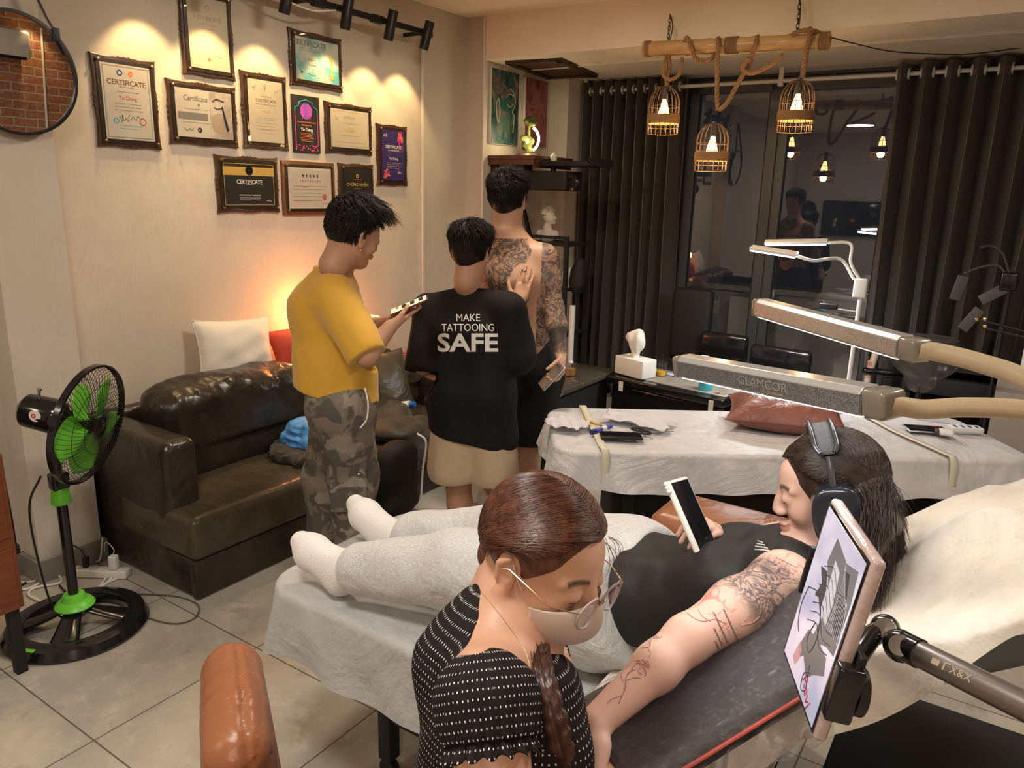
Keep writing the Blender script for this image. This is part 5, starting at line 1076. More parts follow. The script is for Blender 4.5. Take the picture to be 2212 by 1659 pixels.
for cx, cy in ((1378, 928), (1392, 934)): c_ = ob(cx, cy, .70); m.tube([c_+Vector((.028*math.cos(x), .018*math.sin(x), 0)) for x in [k*PI/8 for k in range(16)]], .005, 6, closed=True)
W(m).build('handle', m_black, t)
def crump(name, label, c, rx, ry, seed, mat):
    t = thing(name, label, 'paper', c); r = random.Random(seed); ph = [r.uniform(0, 6) for _ in range(4)]
    def fn(u, v):
        x, y = 2*u-1, 2*v-1; f = 1+.12*math.sin(4*math.atan2(y, x)+ph[0]); return (x*rx*f, y*ry*f, .006+.010*abs(math.sin(x*5+ph[1]+y*3))+.006*math.sin(y*9+ph[2]+x*4))
    MB().grid(fn, 24, 20).build('sheet', mat, t, solid=.0006, angle=180); return t
m_tis2 = M('white_tissue_paper', (.66, .65, .69), .6, alpha=.85)
crump('paper_wrapping', 'crumpled translucent paper at the foot of the far bed', ob(1225, 918), .09, .075, 3, m_tis2); crump('tissue_sheets', 'loose white tissue sheets on the far bed behind the phone', ob(1375, 912), .15, .07, 5, m_tis2)
cpl = ob(1690, 918)+Vector((.0, .02, .055)); exp = (ob(1800, 940)-ob(1572, 915)).normalized()
pillow('pillow', 'maroon leather pillow lying on the far bed behind the client', 'pillow', cpl, .50, .36, .15, exp, Vector((-exp.y, exp.x, .06)), m_maroon, 7)
rodthing('pen', 'black and red pen at the head end of the far bed', 'pen', ob(1975, 894, .70), ob(2032, 900, .70), .006, m_black, ((.62, .95, .009, M('red_plastic', (.60, .03, .05), .35), 'grip'), (.96, 1.1, .005, m_white, 'tip')))
phone('tablet_computer', 'thin black tablet lying at the head end of the far bed', ob(2000, 929), .45, .10, .17, .008, m_steel, m_screen, cat='tablet')
t = thing('earbud_case', 'small white earbud case in a dark sleeve on the far bed', 'case', ob(2042, 941)); MB().box((0, 0, .014), (.065, .045, .026), bev=.012).build('case', m_white, t); MB().box((-.03, 0, .013), (.025, .047, .025), bev=.01).build('sleeve', m_dgrey, t)
t = thing('needle_packs', 'white cartridge packs with blue print on the far bed corner', 'packs', ob(2085, 929), .5); MB().box((0, 0, .008), (.13, .06, .016), bev=.002).build('pack', m_white, t)
for k in range(4): MB().box((-.045+.03*k, 0, .0165), (.012, .03, .001)).build('print', INK['blue'], t)
# ================================================================== FOREGROUND LAMP BARS
def glit(c1, c2):
    def f(nt, b):
        L = nt.links; c = coord(nt); v = nd(nt, 'ShaderNodeTexVoronoi', Scale=1100); L.new(c, v.inputs[0]); L.new(mixc(nt, ramp(nt, v.outputs['Color'], .2, .9), c1, c2), b.inputs['Base Color'])
        r = nd(nt, 'ShaderNodeBump', Strength=.6, Distance=.001); L.new(v.outputs['Color'], r.inputs['Height']); L.new(r.outputs[0], b.inputs['Normal'])
    return f
m_glit = M('graphite_glitter', rough=.3, metal=.35, build=glit((.06, .062, .065), (.34, .34, .34))); m_glit2 = M('champagne_glitter', rough=.3, metal=.35, build=glit((.22, .18, .15), (.58, .50, .42)))
m_bartop = M('silver_painted_metal', (.46, .46, .445), .28, metal=.3, coat=.5); m_cap = M('smoky_cap', (.20, .18, .14), .25, coat=.4); m_arm = M('beige_flex_arm', (.42, .32, .20), .5)
m_led2 = M('led_bar_strip', (1, 1, 1), .4, emit=(1, .98, .95), es=3)
def lampbar(label, a, b, upv, fw, fh, glit_m, armpts, txt=None, pw=6, armr=.0135):
    t = thing('lamp_bar', label, 'lamp', b); W = lambda m: local(m, t); ex = (b-a).normalized(); T = frame((a+b)/2, ex, ez=upv); L_ = (b-a).length
    prof = [(-fw/2, -fh*.42), (-fw/2, fh*.30), (-fw*.30, fh*.5), (fw*.30, fh*.5), (fw/2, fh*.30), (fw/2, -fh*.42), (fw*.42, -fh*.5), (-fw*.42, -fh*.5)]
    def pr(x0, x1, sc, m): Tp = T @ Matrix(((0, 0, 1, 0), (1, 0, 0, 0), (0, 1, 0, 0), (0, 0, 0, 1))); return m.prism([(y*sc, z*sc) for y, z in prof], x0, x1, Tp)
    W(pr(-L_/2, L_/2, 1, MB())).build('body', m_bartop, t, smooth=False, bevel=.0012)
    W(MB(T).box((0, -fw/2-.0004, -fh*.06), (L_, .0016, fh*.66))).build('side_panel', glit_m, t); W(MB(T).box((0, fw/2+.0004, -fh*.06), (L_, .0016, fh*.66))).build('side_panel', glit_m, t)
    for s_, l_ in ((-1, .020), (1, .040)):
        W(MB(T).box((s_*(L_/2+l_/2), 0, -.001), (l_, fw*1.03, fh*1.0), bev=.007)).build('end_cap', m_cap, t)
    W(MB(T).box((0, 0, -fh*.5-.001), (L_*.99, fw*.7, .003), bev=.001)).build('led_strip', m_led2, t)
    W(MB().tube(spline([b+ex*.03]+list(armpts), 10), armr, 18)).build('flexible_arm', m_arm, t)
    if txt: o = text(txt, fh*.52, Matrix.Identity(4), M('engraved_grey', (.42, .40, .37), .35, metal=.4), None, 'lettering', .0003, sx=1.15); me = o.data; me.transform(T @ Matrix.Translation((.02, -fw/2-.0018, -.001)) @ Matrix.Rotation(PI/2, 4, 'X')); me.transform(Matrix.Translation(-Vector(t.location))); o.parent = t
    if txt: o = text('PROFESSIONAL', fh*.13, Matrix.Identity(4), INK['pale'], None, 'small_lettering', .0003); me = o.data; me.transform(T @ Matrix.Translation((.05, -fw/2-.0018, -.0125)) @ Matrix.Rotation(PI/2, 4, 'X')); me.transform(Matrix.Translation(-Vector(t.location))); o.parent = t
    al = area((a+b)/2-Vector(T.col[2][:3])*(fh*.5+.006), L_, pw, (1, .96, .92), size_y=fw*.6); al.rotation_euler = T.to_3x3().to_euler(); al.data.energy = pw
    return t
cr = Vector((RC[0, 0], RC[1, 0], RC[2, 0]))
lampbar('graphite glitter LED lamp bar, the lower and nearer of the two', A(1484, 789, 1.42), A(1882, 864, 1.03), Vector((.06, -.16, 1)), .042, .040, m_glit, [A(1990, 884, 1.0), A(2090, 880, .98), A(2230, 888, .95), A(2500, 930, .9)], 'GLAMCOR', .9, .0132)
lampbar('champagne glitter LED lamp bar, the upper of the two', A(1648, 664, 1.82), A(1958, 749, 1.36), Vector((.05, -.10, 1)), .042, .042, m_glit2, [A(2030, 762, 1.32), A(2120, 785, 1.27), A(2230, 825, 1.2), A(2500, 960, 1.1)], None, .6, .0165)
t = thing('lamp_stand', 'upright stand carrying the lamp bars outside the view', 'stand', (.55, 1.15, 0)); MB().cyl((0, 0, 0), (0, 0, 1.36), .018).build('pole', m_black, t); MB().lathe([(.2, 0), (.2, .02), (.03, .04), (0, .04)], 32).build('base', m_black, t)
# ================================================================== TABLET ON ITS HOLDER
tc_ = Vector((-.147, .983, 1.129)); te1 = Vector((.438, -.899, -.019)); te2 = Vector((.137, .046, .99)); T = frame(tc_, te1, te2)   # x across, y up, z = out of the screen?
nz = te1.cross(te2).normalized(); front = nz if nz.dot(Vector(CAM)-tc_) > 0 else -nz
tab = thing('drawing_tablet', 'tablet in a clear wrapped case showing a grey line drawing, held by a black clamp', 'tablet', tc_); W = lambda m: local(m, tab)
T = Matrix.Identity(4); ey_ = (te2-te1*te2.dot(te1)).normalized(); ez_ = te1.cross(ey_)
for i in range(3): T[i][0] = te1.normalized()[i]; T[i][1] = ey_[i]; T[i][2] = ez_[i]; T[i][3] = tc_[i]
sg = 1 if ez_.dot(Vector(CAM)-tc_) > 0 else -1
W(MB(T).box((0, 0, -sg*.009), (.186, .258, .017), bev=.006)).build('case', M('pink_clear_case', (.50, .38, .36), .22, coat=.5, bump=(30, .5)), tab)
W(MB(T).box((0, 0, sg*.0002), (.174, .246, .002), bev=.0008)).build('bezel', m_screen, tab)
def scr(nt, b):
    L = nt.links; c = coord(nt, scale=(1, 1, 1)); n = nd(nt, 'ShaderNodeTexNoise', Scale=7, Detail=3); L.new(c, n.inputs[0]); col = mixc(nt, ramp(nt, n.outputs[0], .4, .6), (.30, .31, .42), (.52, .47, .56))
    L.new(col, b.inputs['Base Color']); L.new(col, b.inputs['Emission Color']); b.inputs['Emission Strength'].default_value = .55
m_scr = M('lit_drawing_screen', rough=.1, build=scr)
W(MB(T).box((0, 0, sg*.0014), (.164, .236, .0008))).build('screen', m_scr, tab)
def inkm(n_, c_): return M(n_, c_, .3, emit=c_, es=.3)
dk, md_, lt = inkm('drawing_dark', (.03, .03, .035)), inkm('drawing_mid', (.14, .14, .15)), inkm('drawing_light', (.50, .50, .55))
def dr(pts, r_, mat, nm='drawing_line'): return W(MB(T).tube(spline([(x, y, sg*.0019) for x, y in pts], 8), [r_]*((len(pts)-1)*8+1), 6)).build(nm, mat, tab)
def blob(poly, mat, nm='drawing_shade', h=.0004): return W(MB(T).prism(poly, sg*.0019-h/2, sg*.0019+h/2)).build(nm, mat, tab, smooth=False)
S_ = sg
def fx_(x): return x*S_
blob([(fx_(x), y) for x, y in [(-.02, .10), (.03, .09), (.07, .10), (.078, .06), (.078, -.015), (.05, -.02), (.03, -.03), (.0, -.035), (.01, .0), (-.005, .04), (-.03, .06)]], md_)
blob([(fx_(x), y) for x, y in [(-.005, .075), (.02, .07), (.03, .03), (.028, -.005), (.01, -.0), (.0, .03)]], lt, 'drawing_highlight', .0007)
blob([(fx_(x), y) for x, y in [(.03, .08), (.05, .085), (.075, .03), (.07, .0), (.05, .01), (.04, .04)]], dk, h=.0008)
blob([(fx_(x), y) for x, y in [(-.045, .045), (-.02, .05), (-.005, .03), (-.005, .0), (-.02, .01), (-.035, .005), (-.025, .03)]], dk, h=.0009)
blob([(fx_(x), y) for x, y in [(-.02, -.04), (.02, -.03), (.06, -.03), (.07, -.05), (.04, -.07), (.02, -.09), (-.01, -.075), (-.02, -.085), (-.035, -.075)]], md_)
for i in range(9): x = .03+.004*i; dr([(fx_(x), .09-.005*i), (fx_(x+.008), .05), (fx_(x+.004+.002*i), .0)], .0006, lt)
for i in range(7): y = .06-.014*i; dr([(fx_(-.035), y-.01), (fx_(-.0), y+.005), (fx_(.03), y-.01), (fx_(.06), y-.002)], .0007, dk)
dr([(fx_(-.065), .0), (fx_(-.03), .012), (fx_(.0), .0), (fx_(.015), -.03), (fx_(.005), -.06), (fx_(-.015), -.05), (fx_(-.005), -.02)], .0009, dk); dr([(fx_(-.065), .0), (fx_(-.072), -.03), (fx_(-.065), -.055), (fx_(-.05), -.065)], .0008, dk)
dr([(fx_(.02), -.07), (fx_(.03), -.10), (fx_(.015), -.11), (fx_(.01), -.09), (fx_(.03), -.075)], .0008, dk)
blob([(fx_(x), y) for x, y in [(-.035, -.07), (-.02, -.075), (-.02, -.09), (-.03, -.105), (-.045, -.10)]], inkm('drawing_skin', (.55, .30, .30)))
o = text('Revi', .026, Matrix.Identity(4), inkm('drawing_red', (.35, .03, .06)), None, 'signature', .0002); o.data.transform(T @ Matrix.Translation((fx_(.035), -.100, sg*.0022)) @ (Matrix.Rotation(PI, 4, 'Y') if sg < 0 else Matrix.Identity(4)) @ Matrix.Rotation(-.5, 4, 'Z')); o.data.transform(Matrix.Translation(-tc_)); o.parent = tab
hold = thing('tablet_holder', 'grey metal arm with black joints and clamp holding the drawing tablet', 'arm', A(1850, 1370, 1.0)); W = lambda m: local(m, hold)
W(MB(T).box((-.097*1, .01, -sg*.009), (.010, .075, .026), bev=.003)).build('clamp_jaw', m_black, hold); W(MB(T).box((.103, -.045, -sg*.012), (.022, .075, .032), bev=.004)).build('clamp_jaw', m_gblack, hold); W(MB(T).box((0, -.02, -sg*.024), (.20, .05, .010), bev=.003)).build('clamp_back', m_black, hold)
j0 = A(1880, 1375, .99); W(MB(T).lathe([(0, 0), (.030, 0), (.030, .012), (0, .014)], 28, Matrix.Translation((.085, -.05, -sg*.04)))).build('knob', m_black, hold)
j1 = A(1912, 1358, 1.0); j2 = A(1945, 1395, .96); bk = T @ Vector((.05, -.03, -sg*.035))
W(MB().tube([bk, j0, j1], .014, 14).ball(j1, .019).ball(j2, .021)).build('joint', m_gblack, hold)
for jj in (j1, j2): cdir = (Vector(CAM)-jj).normalized(); W(MB(frame(jj+cdir*.017, cdir.orthogonal(), ez=cdir+Vector((0, 0, .4)))).lathe([(0, 0), (.014, 0), (.013, .005), (0, .006)], 24)).build('bolt', m_steel, hold)
ar0, ar1 = A(1945, 1392, .96), A(2300, 1568, .78); m_gun = M('gunmetal_tube', (.20, .175, .16), .35, metal=.7)
W(MB().tube([ar0+(ar1-ar0)*.10, ar1], .0165, 28)).build('arm_tube', m_gun, hold); W(MB().tube([ar0, ar0+(ar1-ar0)*.14], .0185, 24)).build('arm_sleeve', m_gblack, hold)
ed = (ar1-ar0).normalized(); cdir = (Vector(CAM)-(ar0+ed*.1)).normalized(); nrm = (cdir-ed*cdir.dot(ed)).normalized(); Tt = frame(ar0+ed*.092+nrm*.0166, ed, ez=nrm)
o = text('X&X', .013, Matrix.Identity(4), INK['pale'], None, 'lettering', .0003); o.data.transform(Tt); o.data.transform(Matrix.Translation(-Vector(hold.location))); o.parent = hold
W(MB(frame(ar0+ed*.115+nrm*.0166, ed, ez=nrm)).box((-.055, .0, 0), (.010, .007, .0006)).box((-.044, .0, 0), (.002, .010, .0006)).box((-.041, .0045, 0), (.008, .0015, .0006))).build('logo', INK['pale'], hold)
# ================================================================== ARM REST
PA = Vector((-.515, .981, .84)); PB_ = Vector((-.363, .867, .827)); an_ = Vector((.177, .239, .114)).normalized(); pn_ = Vector((-.163, -.324, .932)).normalized()
def PP(px, py, h=0):
    r_ = Vector(RC @ np.array([px-_c[0], py-_c[1], FPX])); o_ = Vector(CAM); q_ = PA+pn_*h; return o_+r_*((q_-o_).dot(pn_)/r_.dot(pn_))
we = (PB_-PA); we = (we-an_*we.dot(an_)).normalized(); Lr, Wr = .46, .205; cpad = PA+an_*(Lr/2)+we*(Wr/2)
rest = thing('arm_rest', 'black padded arm rest with red piping wrapped in cling film under the client arm', 'arm rest', (cpad.x, cpad.y, 0)); W = lambda m: local(m, rest); T = frame(cpad, an_, ez=pn_)
def wrapn(nt, b):
    L = nt.links; c = coord(nt, scale=(1, 1, 1)); n = nd(nt, 'ShaderNodeTexNoise', Scale=20, Detail=7, Roughness=.65, Distortion=.6); mp = nd(nt, 'ShaderNodeMapping'); L.new(c, mp.inputs[0]); mp.inputs['Rotation'].default_value = (0, 0, -.93); mp.inputs['Scale'].default_value = (.5, 5, 2); L.new(mp.outputs[0], n.inputs[0])
    bp = nd(nt, 'ShaderNodeBump', Strength=1.0, Distance=.045); L.new(n.outputs[0], bp.inputs['Height']); L.new(bp.outputs[0], b.inputs['Coat Normal']); b.inputs['Coat Roughness'].default_value = .06
    b2 = nd(nt, 'ShaderNodeBump', Strength=.3, Distance=.004); L.new(n.outputs[0], b2.inputs['Height']); L.new(b2.outputs[0], b.inputs['Normal'])
m_padl = M('black_vinyl_in_film', (.016, .016, .024), .42, coat=1, build=wrapn)
W(MB(T).box((0, 0, -.028), (Lr, Wr, .056), bev=.022)).build('pad', m_padl, rest)
rp = []
for k in range(64):
    a_ = 2*PI*k/64; x, y = math.cos(a_), math.sin(a_); e_ = .28; rp.append((math.copysign(abs(x)**e_, x)*(Lr/2+.0005), -math.copysign(abs(y)**e_, y)*(Wr/2+.0005), -.020))
def film_nodes(nt, b):
    glass_mix(nt, b, (.95, .95, .95, 1), .12, .8, .06); n = nd(nt, 'ShaderNodeTexNoise', Scale=30, Detail=8, Roughness=.7, Distortion=.8); mp = nd(nt, 'ShaderNodeMapping'); mp.inputs['Rotation'].default_value = (0, 0, -.93); mp.inputs['Scale'].default_value = (.55, 3, 2)
    nt.links.new(coord(nt), mp.inputs[0]); nt.links.new(mp.outputs[0], n.inputs[0]); bp = nd(nt, 'ShaderNodeBump', Strength=1, Distance=.03); nt.links.new(n.outputs[0], bp.inputs['Height'])
    for q_ in nt.nodes:
        if q_.type == 'BSDF_GLOSSY': nt.links.new(bp.outputs[0], q_.inputs['Normal'])
m_filmc = M('clear_cling_film', build=film_nodes)
W(MB(T).grid(lambda u, v: (-Lr/2+Lr*u, -Wr/2-.003+(Wr+.006)*v, .0015+.0022*abs(math.sin(u*16+v*34+2*math.sin(v*9)))+.0012*math.sin(u*40-v*70)-.016*max(0, abs(2*v-1)-.86)/.14), 160, 110)).build('cling_film', m_filmc, rest, angle=180)
m_pipe = M('red_piping', (.55, .10, .08), .4, coat=.4)
W(MB(T).tube(rp, .0036, 8, closed=True)).build('piping', m_pipe, rest); W(MB().cyl(cpad-pn_*.05, (cpad.x, cpad.y, .05), .018)).build('post', m_steel, rest); W(MB().box((cpad.x, cpad.y, .03), (.30, .30, .03), bev=.01)).build('base', m_black, rest)
m = MB(T).grid(lambda u, v: (-Lr/2+.02+Lr*u, -Wr/2-.006-.020*math.sin(v*PI)-.010*math.sin(u*60+v*3)*v, -.03-.085*v+.006*math.sin(u*43+v*5)), 120, 16)
W(m).build('film_skirt', m_filmc, rest)
# ================================================================== LEATHER CHAIRS
t = thing('leather_ottoman', 'cognac leather seat block on the far side of the client bed', 'seat', (-.45, 2.13, 0))
MB().box((-.13, 0, .60), (.50, .26, .26), bev=.05).build('seat', m_cognac, t); MB().box((-.13, 0, .49), (.505, .265, .012), bev=.005).build('seam', m_olive, t); MB().box((-.13, 0, .24), (.42, .20, .46), bev=.01).build('base', m_blackmat, t)
sc0 = PL(1388, 1158, 2, .50); t = thing('pedal_stool', 'small round black stool top beside the cognac seat block', 'stool', (sc0.x, sc0.y, 0))
MB().lathe([(0, .53), (.05, .53), (.075, .515), (.078, .48), (.06, .465), (0, .465)], 28).build('seat', m_blackmat, t); MB().cyl((0, 0, .03), (0, 0, .47), .018).lathe([(.13, 0), (.13, .015), (.02, .03)], 24).build('pedestal', m_black, t)
# quilted near chair: tall rounded back seen from its edge
qc = A(520, 1700, 1.08); t = thing('quilted_chair', 'cognac quilted leather chair back nearest the camera', 'chair', (qc.x, qc.y, 0)); s = SDF(.03)
vd = Vector((qc.x, qc.y, 0)).normalized(); sdv = Vector((vd.y, -vd.x, 0)); tp = A(508, 1542, 1.10)
def postq(X, Y, Z, D):
    sdist = (X-qc.x)*vd.x+(Y-qc.y)*vd.y; side_ = (X-qc.x)*sdv.x+(Y-qc.y)*sdv.y
    return D+.0045*np.exp(-((side_-.012)/.004)**2)+.004*np.exp(-(np.abs(np.sin((Z*1.0-side_*1.6+.02)*PI/.05))/.16)**2)*(side_ > .012)
for k in range(5):
    p = Vector((tp.x, tp.y, tp.z))+vd*(.06*k-.0)+Vector((0, 0, -.055-.012*abs(k-1))); s.cap(p, Vector((p.x, p.y, .46))+sdv*.01, .052, .075)
s.build('backrest', m_cognac, t, .005, post=postq); cb = Vector((qc.x, qc.y, 0))+vd*.1-sdv*.26
m = MB(Matrix.Translation(cb)).box((0, 0, .42), (.46, .46, .12), bev=.045, T=Matrix.Rotation(math.atan2(vd.y, vd.x), 4, 'Z')); local(m, t).build('seat', m_cognac, t); local(MB().cyl(cb+Vector((0, 0, .0)), cb+Vector((0, 0, .37)), .028), t).build('column', m_chrome, t); local(MB(Matrix.Translation(cb)).lathe([(.24, 0), (.24, .02), (.03, .045), (0, .045)], 36), t).build('base', m_chrome, t)
# ================================================================== BEHIND THE CAMERA (seen only reflected in the glass)
m_neon = M('warm_neon', (1, .8, .5), .4, emit=(1, .62, .25), es=14)
t = thing('neon_sign', 'warm neon swirl sign on the left wall behind the view, seen only in the glass', 'sign', (-3.395, -.76, 1.06), PI/2); pts = [(.0+.09*(1-k/60)*math.cos(k*.42), -.02, .12+.10*(1-k/60)*math.sin(k*.42)) for k in range(50)]
MB().tube(pts, .005, 6).build('swirl', m_neon, t); MB().tube(spline([(-.16, -.02, -.05), (-.15, -.02, -.16), (-.08, -.02, -.16), (-.08, -.02, -.06), (-.06, -.02, -.15), (-.02, -.02, -.09), (.01, -.02, -.15), (.04, -.02, -.10), (.07, -.02, -.15), (.12, -.02, -.12)]), .005, 6).build('script', m_neon, t)
t = thing('television', 'black television on the back wall, seen only in the glass', 'television', (-2.4, -2.98, 1.35)); MB().box((0, .03, 0), (1.0, .05, .60), bev=.01).build('screen', m_screen, t); MB().box((0, .0, 0), (.3, .04, .2)).build('mount', m_black, t)
t = thing('entrance_door', 'pale panelled door in the back wall, seen only in the glass', 'door', (-1.35, -3.0, 0)); MB().box((0, .03, 1.05), (.85, .05, 2.1), bev=.006).build('leaf', m_cond, t)
for z in (.55, 1.55): MB().box((0, .06, z), (.6, .012, .75), bev=.004).build('panel', m_white, t)
t = thing('glass_cabinet', 'tall black display cabinet against the back wall', 'cabinet', (-.3, -2.75, 0)); MB().box((0, 0, .95), (.7, .4, 1.9), bev=.006).build('body', m_blackmat, t)
# ================================================================== PEOPLE
from mathutils.bvhtree import BVHTree
def skin_nodes(c1, c2, ink=(.035, .038, .042), lipc=(.42, .14, .12), ink_sc=26, red=(.45, .06, .07)):
    def f(nt, b):
        L = nt.links; c = coord(nt); n = nd(nt, 'ShaderNodeTexNoise', Scale=14, Detail=5); L.new(c, n.inputs[0]); base = mixc(nt, ramp(nt, n.outputs[0], .3, .7), c1, c2)
        def at(nm): a = nt.nodes.new('ShaderNodeAttribute'); a.attribute_name = nm; return a.outputs['Fac']
        base = mixc(nt, at('lip'), base, lipc); base = mixc(nt, at('brow'), base, (.025, .018, .015)); base = mixc(nt, at('redink'), base, red)
        w_ = nd(nt, 'ShaderNodeTexNoise', Scale=ink_sc, Detail=6, Roughness=.62, Distortion=2.6); L.new(c, w_.inputs[0])
        w2 = nd(nt, 'ShaderNodeTexNoise', Scale=ink_sc*.45, Detail=2, Distortion=1.0); L.new(c, w2.inputs[0])
        s_ = nd(nt, 'ShaderNodeMath', operation='SUBTRACT'); L.new(w_.outputs[0], s_.inputs[0]); s_.inputs[1].default_value = .5
        ab = nd(nt, 'ShaderNodeMath', operation='ABSOLUTE'); L.new(s_.outputs[0], ab.inputs[0])
        ln = ramp(nt, ab.outputs[0], .010, .075, (.95,)*3, (.34,)*3)
        mx = nd(nt, 'ShaderNodeMath', operation='MAXIMUM'); L.new(ln, mx.inputs[0]); L.new(ramp(nt, w2.outputs[0], .42, .62, (0, 0, 0), (.92,)*3), mx.inputs[1])
        ml = nd(nt, 'ShaderNodeMath', operation='MULTIPLY'); L.new(mx.outputs[0], ml.inputs[0]); L.new(at('ink'), ml.inputs[1])
        L.new(mixc(nt, ml.outputs[0], base, ink), b.inputs['Base Color'])
        n2 = nd(nt, 'ShaderNodeTexNoise', Scale=420, Detail=2); L.new(c, n2.inputs[0]); bp = nd(nt, 'ShaderNodeBump', Strength=.08, Distance=.001); L.new(n2.outputs[0], bp.inputs['Height']); L.new(bp.outputs[0], b.inputs['Normal'])
    return f
m_skin_t = M('skin_tan', rough=.5, sss=.12, build=skin_nodes((.43, .235, .145), (.50, .28, .18)))
m_skin_l = M('skin_light', rough=.48, sss=.15, build=skin_nodes((.60, .37, .29), (.66, .43, .35), ink_sc=22))
m_skin_a = M('skin_warm', rough=.45, sss=.15, build=skin_nodes((.56, .31, .20), (.62, .36, .25)))
m_hair_k = M('black_hair', (.010, .008, .007), .5, spec=.35); m_hair_b = M('auburn_hair', (.062, .021, .012), .36, spec=.5, var=(70, (.135, .052, .028), .35, .65)); m_hair_d = M('dark_brown_hair', (.018, .010, .008), .30, spec=.6, var=(60, (.040, .024, .018), .35, .65))
m_brow = M('brow_hair', (.02, .014, .012), .6); m_eye = M('eye_white', (.6, .56, .52), .2); m_iris = M('dark_iris', (.015, .008, .005), .1)
def headT(c, f, u, s=1.0):
    f = Vector(f).normalized(); u = Vector(u); u = (u-f*u.dot(f)).normalized(); l = u.cross(f)
    m = Matrix.Identity(4)
    for i in range(3): m[i][0] = f[i]*s; m[i][1] = l[i]*s; m[i][2] = u[i]*s; m[i][3] = c[i]
    return m
def add_head(s, T, sc=1.0, female=False, ears=True, lids=True):
    K = lambda v: v*sc
    def E(c, r, k=.02, sub=False, ez=(0, 0, 1), ex=(1, 0, 0)): s.ell(c, [q*sc for q in r], ex, ez, k*sc, sub, T)
    def Cp(a, b, ra, rb, k=.02, sub=False): s.cap(a, b, ra*sc, rb*sc, k*sc, sub, None, T)
    E((-.014, 0, .030), (.092, .073, .080)); E((.028, 0, .035), (.058, .058, .052)); E((.026, 0, -.035), (.056, .053, .068), .03)
    E((.060, 0, -.090), (.022, .022, .017), .03)
    for y in (-1, 1):
        Cp((.0, y*.047, -.050), (.055, y*.012, -.090), .016, .016, .025); E((.056, y*.037, -.024), (.024, .020, .026), .02)
        Cp((.076, y*.012, .022), (.068, y*.046, .020), .009, .007, .015)
        E((.098, y*.033, .003), (.010, .014, .007), .012, True); E((.0760, y*.031, .001), (.0140, .0165, .0130), .008)
        E((.094, y*.0115, -.031), (.010, .0075, .0075), .006)
        if ears:
            E((-.008, y*.074, -.004), (.017, .0075, .031), .008, ez=(-.15, y*.12, 1)); E((-.004, y*.084, .001), (.0095, .0065, .017), .004, True); E((-.006, y*.076, -.030), (.009, .006, .010), .006)
            Cp((-.018, y*.082, .012), (-.004, y*.081, .026), .0035, .0035, .004); Cp((-.020, y*.082, .010), (-.016, y*.080, -.015), .0035, .0035, .004)
    Cp((.084, 0, .012), (.102, 0, -.026), .0070, .0082, .012); E((.082, 0, -.014), (.020, .011, .024), .012)
    E((.090, 0, -.056), (.012, .021, .0055), .006); E((.088, 0, -.065), (.012, .018, .0060), .006); E((.104, 0, -.0605), (.008, .020, .0012), .003, True)
    Cp((-.020, 0, -.055), (-.040, 0, -.125), .052, .054, .03)
def head_paint(T, extra=None):
    Ti = np.array(T.inverted())
    def loc(p): return p @ Ti[:3, :3].T + Ti[:3, 3]
    def g(x): return np.clip(x, 0, 1)
    def lip(p): q = loc(p); return g(1.4-np.sqrt(((q[:, 1])/.023)**2+((q[:, 2]+.0605)/.011)**2)*1.1)*(q[:, 0] > .08)*.8
    def brow(p):
        q = loc(p); y = np.abs(q[:, 1]); zc = .0225+.004*np.sin((y-.014)/.036*3.1); ls = g(1.5-np.abs(q[:, 2]+.0045-.10*np.abs(y-.031))/.0016)*(np.abs(y-.031) < .0135); return np.maximum(g(1.6-np.abs(q[:, 2]-zc)/.0038)*(y > .013)*(y < .050)*.85, ls)*(q[:, 0] > .055)
    d = {'lip': lip, 'brow': brow}
    if extra: d.update(extra)
    return d
def hand(s, T, curl=(.5, .5, .5, .5), thumb=.3, spread=.06, sc=1.0, left=False, k=.004, thumb_out=.7):
    """origin at wrist, x to the fingers, y to the thumb side, z = back of hand"""
    yy = 1
    for a, ra, b, rb in (((.0, 0, 0), .021, (.035, .012, 0), .017), ((.0, 0, 0), .020, (.035, -.012, 0), .017), ((.03, .020, 0), .016, (.080, .026, .0), .0125), ((.03, .006, .002), .015, (.086, .009, .002), .0125), ((.03, -.008, .001), .015, (.083, -.009, .001), .012), ((.03, -.020, -.001), .015, (.076, -.026, -.001), .0115)):
        s.cap(Vector(a)*sc, Vector(b)*sc, ra*sc*.86, rb*sc*.86, .014, T=T)
    s.cap(Vector((.02, .016, -.006))*sc, Vector((.045, .028, -.010))*sc, .015*sc, .013*sc, .014, T=T)
    for i, (y, x, L3) in enumerate(((.026, .082, (.040, .024, .019)), (.009, .088, (.044, .027, .020)), (-.009, .085, (.041, .026, .020)), (-.026, .077, (.032, .020, .018)))):
        p = Vector((x, y, 0)); a = 0; sp = (1.5-i)*spread; r_ = [.0088, .0080, .0074, .0062][0:4]; r0 = .0086 if i < 3 else .0075
        for j in range(3):
            a += curl[i]*(1.0, 1.2, .8)[j]; d = Vector((math.cos(a)*math.cos(sp), math.sin(sp)*math.cos(a), -math.sin(a))); q = p+d*L3[j]; s.cap(p*sc, q*sc, r0*sc*(1-.06*j), r0*sc*(.94-.07*j), k, T=T); p = q
    p = Vector((.022, .026, -.008)); a = thumb_out; z = -thumb
    for j, (l_, r_) in enumerate(((.038, .0115), (.030, .0095), (.024, .0085))):
        d = Vector((math.cos(a)*math.cos(z), math.sin(a)*math.cos(z), math.sin(z))); q = p+d*l_; s.cap(p*sc, q*sc, r_*sc, r_*sc*.9, k*2, T=T); p = q; a -= .22+.1*thumb; z -= .1*thumb
